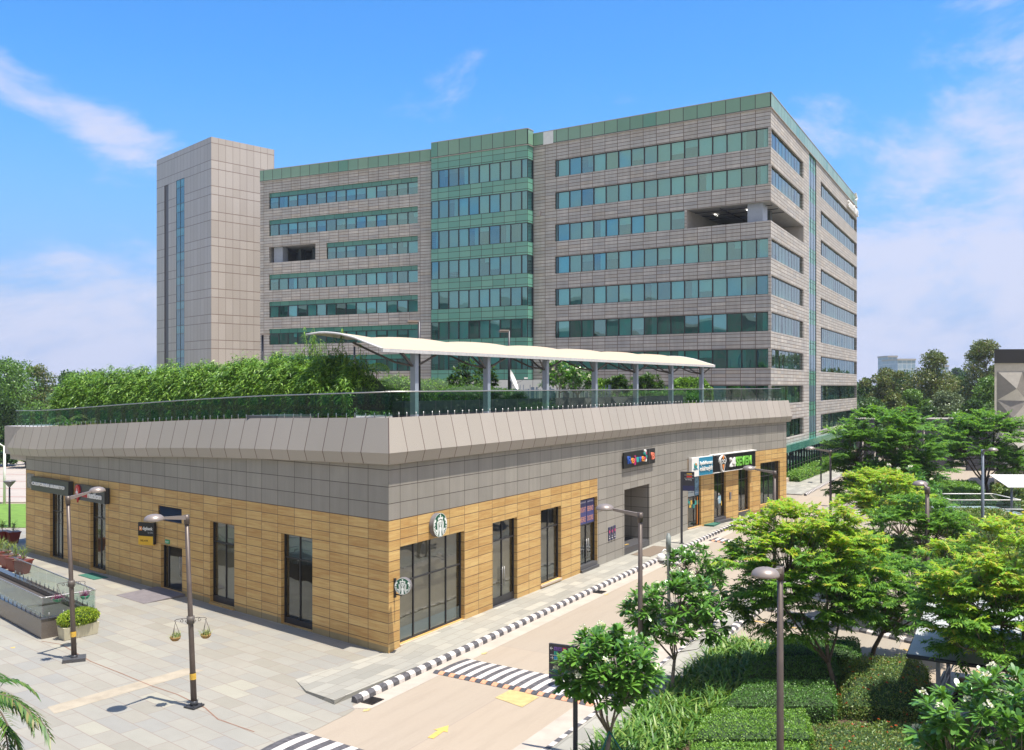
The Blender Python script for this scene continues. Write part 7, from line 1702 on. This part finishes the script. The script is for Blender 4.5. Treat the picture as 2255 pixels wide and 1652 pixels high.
mb = MB(); mb.lathe([(.01, -.8), (.7, -.6), (.85, .1), (.5, .7), (.01, .8)], 10, mtx=Matrix.Rotation(ang, 3, 'Z') @ Matrix.Diagonal((a_ + .02, .36, .3)), c=(pc.x, pc.y, .78)); mb.build('twig_core', M_CORE, r)
# terracotta pots
for i, (x, y, sc, lab) in enumerate(((29.7, 1196.5, 1.0, 'glazed red pot with a spiky plant nearest the building, beside the lawn'), (5.6, 1195, 1.0, 'glazed red pot with a spiky plant at the left edge, beside the lawn'), (3.4, 1243, 1.0, 'leftmost red pot of the row behind the light well railing'), (18, 1251.5, 1.0, 'second red pot from the left in the row behind the light well railing'), (33, 1258, 1.0, 'third red pot from the left in the row behind the light well railing'), (50.5, 1264, 1.0, 'last red pot of the row, closest to the tall shop window'))):
    p = G(x, y); r = root('potted_plant', (p.x, p.y, 0), lab, 'potted plant', 'red pots with spiky plants')
    mb = MB(); h = .72
    for z0_, z1_, a_, b_ in ((0.01, h, .22, .36), (h, h + .07, .39, .40)):
        mb.hexa([(-a_, -a_, z0_), (a_, -a_, z0_), (a_, a_, z0_), (-a_, a_, z0_), (-b_, -b_, z1_), (b_, -b_, z1_), (b_, b_, z1_), (-b_, b_, z1_)])
    mb.build('pot', M_TERRA, r, local=True); r.rotation_euler = (0, 0, .75 + .1 * i)
    rr = np.random.default_rng(400 + i); P = np.tile([0, 0, h + .05], (70, 1)) + np.column_stack([rr.normal(0, .07, 70), rr.normal(0, .07, 70), rr.uniform(0, .55, 70)])
    o = strips_mesh('leaves', np.einsum('ij,nklj->nkli', np.eye(3), blades(P, rr, .55, .035, 4, (.1, 1.4), .8)) + np.array([p.x, p.y, 0]), leafmat('spiky_leaf', [(.08, .15, .03), (.18, .26, .06), (.30, .33, .10)]) if i == 0 else bpy.data.materials['spiky_leaf'], None, r)
    mb = MB(); mb.tube([(0, 0, h - .05), (.02, 0, h + .55)], .02, 5); mb.build('stem', M_BARK, r, local=True)
# hanging baskets
def basket(c, label, bowl, leaf, n, L, group):
    r = root('hanging_basket', (c.x, c.y, c.z - .62), label, 'hanging basket', group); b = Vector((c.x, c.y, c.z - .62))
    mb = MB(); mb.lathe([(.02, 0), (.10, .02), (.155, .08), (.175, .15), (.155, .15), (.02, .13)], 18, c=tuple(b)); mb.build('bowl', bowl, r)
    mb = MB()
    for k in range(3): mb.tube([b + Vector((.16 * math.cos(k * 2.1 + .4), .16 * math.sin(k * 2.1 + .4), .15)), c], .008, 4)
    mb.build('chain', M_BRACE, r)
    rr = np.random.default_rng(int(abs(c.x * 100))); P = np.array(b) + np.column_stack([rr.normal(0, .065, n), rr.normal(0, .065, n), np.full(n, .13)]); strips_mesh('leaves', blades(P, rr, L * .72, .022, 4, (.2, 1.5), .9), leaf, None, r)
    return r
c1 = scroll_bracket(L1, 2.95, (.80, .42, 0), 0, ''); c2 = scroll_bracket(L2, 2.86, (.86, .30, 0), 0, '')
M_GBOWL = plain('green_bowl', (.02, .16, .08), .5); M_LF_PALE = leafmat('pale_grass', [(.14, .22, .05), (.25, .30, .10), (.36, .36, .16)])
basket(c1[0], 'left green hanging basket of purple leaves on the leaning lamp', M_GBOWL, M_LF_PURPLE, 80, .38, 'baskets of purple plants'); basket(c1[1], 'right green hanging basket of purple leaves on the leaning lamp', M_GBOWL, M_LF_PURPLE, 80, .42, 'baskets of purple plants')
basket(c2[0], 'left brown coir hanging basket on the plaza lamp', M_COIR, M_LF_PALE, 70, .34, 'coir baskets'); basket(c2[1], 'right brown coir hanging basket on the plaza lamp', M_COIR, M_LF_PALE, 70, .36, 'coir baskets')
# concrete footing of the near lamp
p = L1.location; mb = MB(); mb.box((p.x, p.y, .07), (.8, .62, .13), rz=.4); tag(mb.build('lamp_footing', M_STEP), 'dark stone block under the leaning street lamp', 'footing')
# lamps on the far lot
p = G(10, 1110); r = root('twin_lamp', (p.x, p.y, 0), 'white double armed lamp post on the far parking lot', 'street lamp'); z = EYE - 117 * p.y / FPX
mb = MB(); mb.tube([p, p + Vector((0, 0, z - .6))], [.13, .10], 8); mb.build('pole', M_LET_W, r)
for sg in (-1, 1):
    mb = MB(); mb.tube([p + Vector((0, 0, z - .7)), p + Vector((sg * 1.0, 0, z - .1))], .06, 6); mb.build('arm', M_LET_W, r)
    mb = MB(); mb.lathe([(.02, .25), (.22, .18), (.25, 0), (.02, -.05)], 12, c=(p.x + sg * 1.1, p.y, z)); mb.build('lamp_head', M_LET_W, r)
p = G(21, 1162); r = root('post_lamp', (p.x, p.y, 0), 'short dark post lamp with a conical head on the lawn', 'street lamp')
mb = MB(); mb.tube([p, p + Vector((0, 0, 3.0))], [.09, .06], 8); mb.build('post', M_SIGN, r); mb = MB(); mb.lathe([(.06, 3.0), (.42, 3.42), (.44, 3.46), (.02, 3.50)], 14, c=(p.x, p.y, 0)); mb.build('lamp_head', M_RIM, r)
# palm-free left far shrub and cone
p = G(84, 1022); bush('round_shrub', (p.x, p.y, 1.2), (1.9, 1.5, 1.3), 'dark shrub at the left wall end beyond the far lot', 410, M_LF_DARK, n=900, ls=.3)
p = G(74, 1020); r = root('parasol', (p.x, p.y, 0), 'small red umbrella beside the dark far shrub', 'umbrella'); mb = MB(); mb.lathe([(.02, 2.6), (.9, 2.0), (.95, 1.9)], 8, c=(p.x, p.y, 0)); mb.build('canopy', M_RED, r); mb = MB(); mb.tube([(p.x, p.y, 0), (p.x, p.y, 2.5)], .04, 5); mb.build('pole', M_LET_W, r)
# camera pole
D = 39.9; X = (1473 - CX) * D / FPX; r = root('camera_pole', (X, D, 0), 'grey pole with a white dome security camera beside the striped kerb', 'security camera')
mb = MB(); mb.tube([(X, D, 0), (X - .02, D, 4.0)], .075, 10); mb.tube([(X - .02, D, 3.2), (X - .02, D, 3.9)], .11, 10); mb.build('pole', plain('camera_pole_grey', (.17, .19, .18), .5), r)
mb = MB(); mb.tube([(X, D, 3.25), (X - .2, D - .05, 3.30), (X - .34, D - .1, 3.18)], .035, 6); mb.lathe([(.02, .28), (.15, .24), (.17, .10), (.17, 0)], 16, c=(X - .36, D - .1, 2.86)); mb.build('camera_housing', M_LET_W, r)
mb = MB(); mb.lathe([(.16, 0), (.14, -.1), (.02, -.16)], 16, c=(X - .36, D - .1, 2.86)); mb.build('camera_dome', M_RIM, r)
# glass roofed stair
a0 = Vector((12.75, 27.8, 0)); s1_ = Vector((.53, .85, 0)).normalized(); s2_ = Vector((.85, -.53, 0)).normalized()
def Z(a, b, z=0): return a0 + s1_ * a + s2_ * b + Vector((0, 0, z))
r = root('stair_enclosure', Z(2, 2), 'open stair pit with slate coping under a sloping glass roof at the right edge', 'stair enclosure')
mb = MB(); LL, BB = 4.3, 6.0
def wbox(mb, a1, a2, b1, b2, z1, z2): mb.hexa([Z(a1, b1, z1), Z(a2, b1, z1), Z(a2, b2, z1), Z(a1, b2, z1), Z(a1, b1, z2), Z(a2, b1, z2), Z(a2, b2, z2), Z(a1, b2, z2)])
wbox(mb, 0, LL, 0, .45, 0.003, .56); wbox(mb, LL - .4, LL, .45, BB, 0.003, .56); wbox(mb, 0, .4, .45, BB, .003, .56); mb.build('parapet_wall', M_GRANITE, r)
mb = MB(); wbox(mb, -.04, LL + .04, -.04, .5, .562, .61); wbox(mb, LL - .42, LL + .04, .5, BB, .562, .61); wbox(mb, -.04, .42, .5, BB, .562, .61); mb.build('coping', plain('pale_slate_coping', (.34, .35, .37), .5, var=.15), r)
mb = MB(); wbox(mb, .4, LL - .4, .46, BB, .004, .03); mb.build('pit_floor', M_BLACK, r)
mb = MB(); wbox(mb, LL - .45, LL - .41, .46, BB, .03, .56); mb.build('pit_wall', plain('tan_plaster', (.27, .22, .15), .9, var=.15), r)
for a, b, h in ((.12, .22, 2.25), (2.7, .22, 2.6), (.12, 4.5, 2.25)):
    mb = MB(); wbox(mb, a, a + .12, b, b + .12, .61, h); mb.build('post', M_BLUEPOLE, r)
mb = MB(); mb.face([Z(-.5, -.5, 2.3), Z(-.5, 8, 2.3), Z(4.7, 8, 3.1), Z(4.7, -.5, 3.1)]); mb.face([Z(-.5, -.5, 2.33), Z(-.5, 8, 2.33), Z(4.7, 8, 3.13), Z(4.7, -.5, 3.13)]); mb.build('glass_roof', M_ROOFPALE, r)
mb = MB()
for b in (-.5, 1.4, 3.3, 5.2, 7.1): mb.tube([Z(-.5, b, 2.26), Z(4.7, b, 3.06)], .045, 6)
mb.tube([Z(-.5, -.5, 2.26), Z(-.5, 8, 2.26)], .06, 6); mb.tube([Z(4.7, -.5, 3.06), Z(4.7, 8, 3.06)], .05, 6); mb.build('roof_frame', M_SIGN, r)
for z in (.95, 1.25): mb = MB(); mb.tube([Z(.2, .3, z), Z(LL - .2, .3, z)], .03, 6); mb.build('handrail', M_BLUEPOLE, r)
# far glass railed stairs with grating
def railbox(x0, x1, y0, y1, lab, h=.55, top=1.62):
    r = root('stair_enclosure', ((x0 + x1) / 2, (y0 + y1) / 2, 0), lab, 'stair enclosure')
    mb = MB(); mb.box(((x0 + x1) / 2, (y0 + y1) / 2, h / 2), (x1 - x0, y1 - y0, h)); mb.build('plinth', M_RIM, r)
    mb = MB(); mb.box(((x0 + x1) / 2, (y0 + y1) / 2, h + .03), (x1 - x0 + .1, y1 - y0 + .1, .05)); mb.build('grating', plain('steel_grating', (.30, .34, .37), .5, var=.3, scale=12) if 'steel_grating' not in bpy.data.materials else bpy.data.materials['steel_grating'], r)
    cs_ = [(x0, y0), (x1, y0), (x1, y1), (x0, y1)]
    for i in range(4):
        a, b = cs_[i], cs_[(i + 1) % 4]; mb = MB(); mb.face([(a[0], a[1], h + .2), (b[0], b[1], h + .2), (b[0], b[1], top), (a[0], a[1], top)]); mb.build('glass_panel', M_GLASSC, r)
        mb = MB(); mb.tube([(a[0], a[1], top), (b[0], b[1], top)], .04, 6); mb.build('rail', M_LET_W, r)
railbox(34.2, 39.6, 70.5, 74.6, 'glass railed steel stair box in front of the bright juniper hedge'); railbox(34.9, 42, 62.5, 65.2, 'nearer glass railed stair box cut by the right edge of the photo')
r = root('awning', (39.5, 68, 0), 'white flat awning on a blue grey post at the right edge', 'awning')
mb = MB(); mb.hexa([(36.8, 67.2, 2.95), (43, 67.0, 2.95), (43, 69.6, 3.60), (36.8, 69.8, 3.60), (36.8, 67.2, 3.02), (43, 67.0, 3.02), (43, 69.6, 3.67), (36.8, 69.8, 3.67)]); mb.build('roof_sheet', M_LET_W, r)
mb = MB(); mb.tube([(37.5, 68, 0), (37.5, 68, 3.1)], .09, 8); mb.build('post', M_BLUEPOLE, r)
# charcoal walls across the far lot
for i, (x0, x1, lab) in enumerate(((1888, 1926, 'charcoal wall panel next to the office block end'), (2020, 2099, 'wide charcoal wall panel behind the dark layered tree'), (2130, 2196, 'charcoal wall panel left of the facetted building'))):
    D = 112; f = Face(((x0 - CX) * D / FPX, D), ((x1 - CX) * D / FPX, D), (0, -1)); r = root('wall_panel', f.P(0, 0), lab, 'wall', 'charcoal wall panels'); mb = MB(); mb.fbox(f, 0, f.L, 0, 6.4, -.4, 0); mb.build('panel', plain('charcoal_wall', (.045, .048, .062), .6) if i == 0 else bpy.data.materials['charcoal_wall'], r)
    mb = MB(); mb.fbox(f, -.05, f.L + .05, 6.402, 6.55, -.45, .05); mb.build('cap', M_LET_W, r)
r = root('tent', (50, 92, 0), 'white tent roof in front of the facetted building', 'tent'); mb = MB(); mb.lathe([(.05, 6.6), (1.5, 5.6), (5.6, 4.2), (5.7, 3.9)], 4, c=(52, 84, 0)); mb.build('tent_roof', M_LET_W, r)
mb = MB()
for a, b in ((48.1, 80.1), (55.9, 80.1), (55.9, 87.9), (48.1, 87.9)): mb.tube([(a, b, 0), (a, b, 4.2)], .06, 6)
mb.build('tent_poles', M_LET_W, r)

# ================================================================== AIR
mb = MB(); mb.box((0, 700, 44), (2400, 2200, 92)); HZ = mb.build('haze', [])
HZ.data.materials.clear()
def haze():
    m, nt, N, L, out = newmat('haze_air'); v = N.new('ShaderNodeVolumePrincipled'); v.inputs['Color'].default_value = (0.72, 0.82, 1.0, 1); v.inputs['Density'].default_value = 0.0002; v.inputs['Anisotropy'].default_value = 0.2
    L.new(v.outputs[0], out.inputs['Volume']); return m
HZ.data.materials.append(haze()); tag(HZ, 'thin pale bluish summer haze in the air', 'haze', kind='stuff')
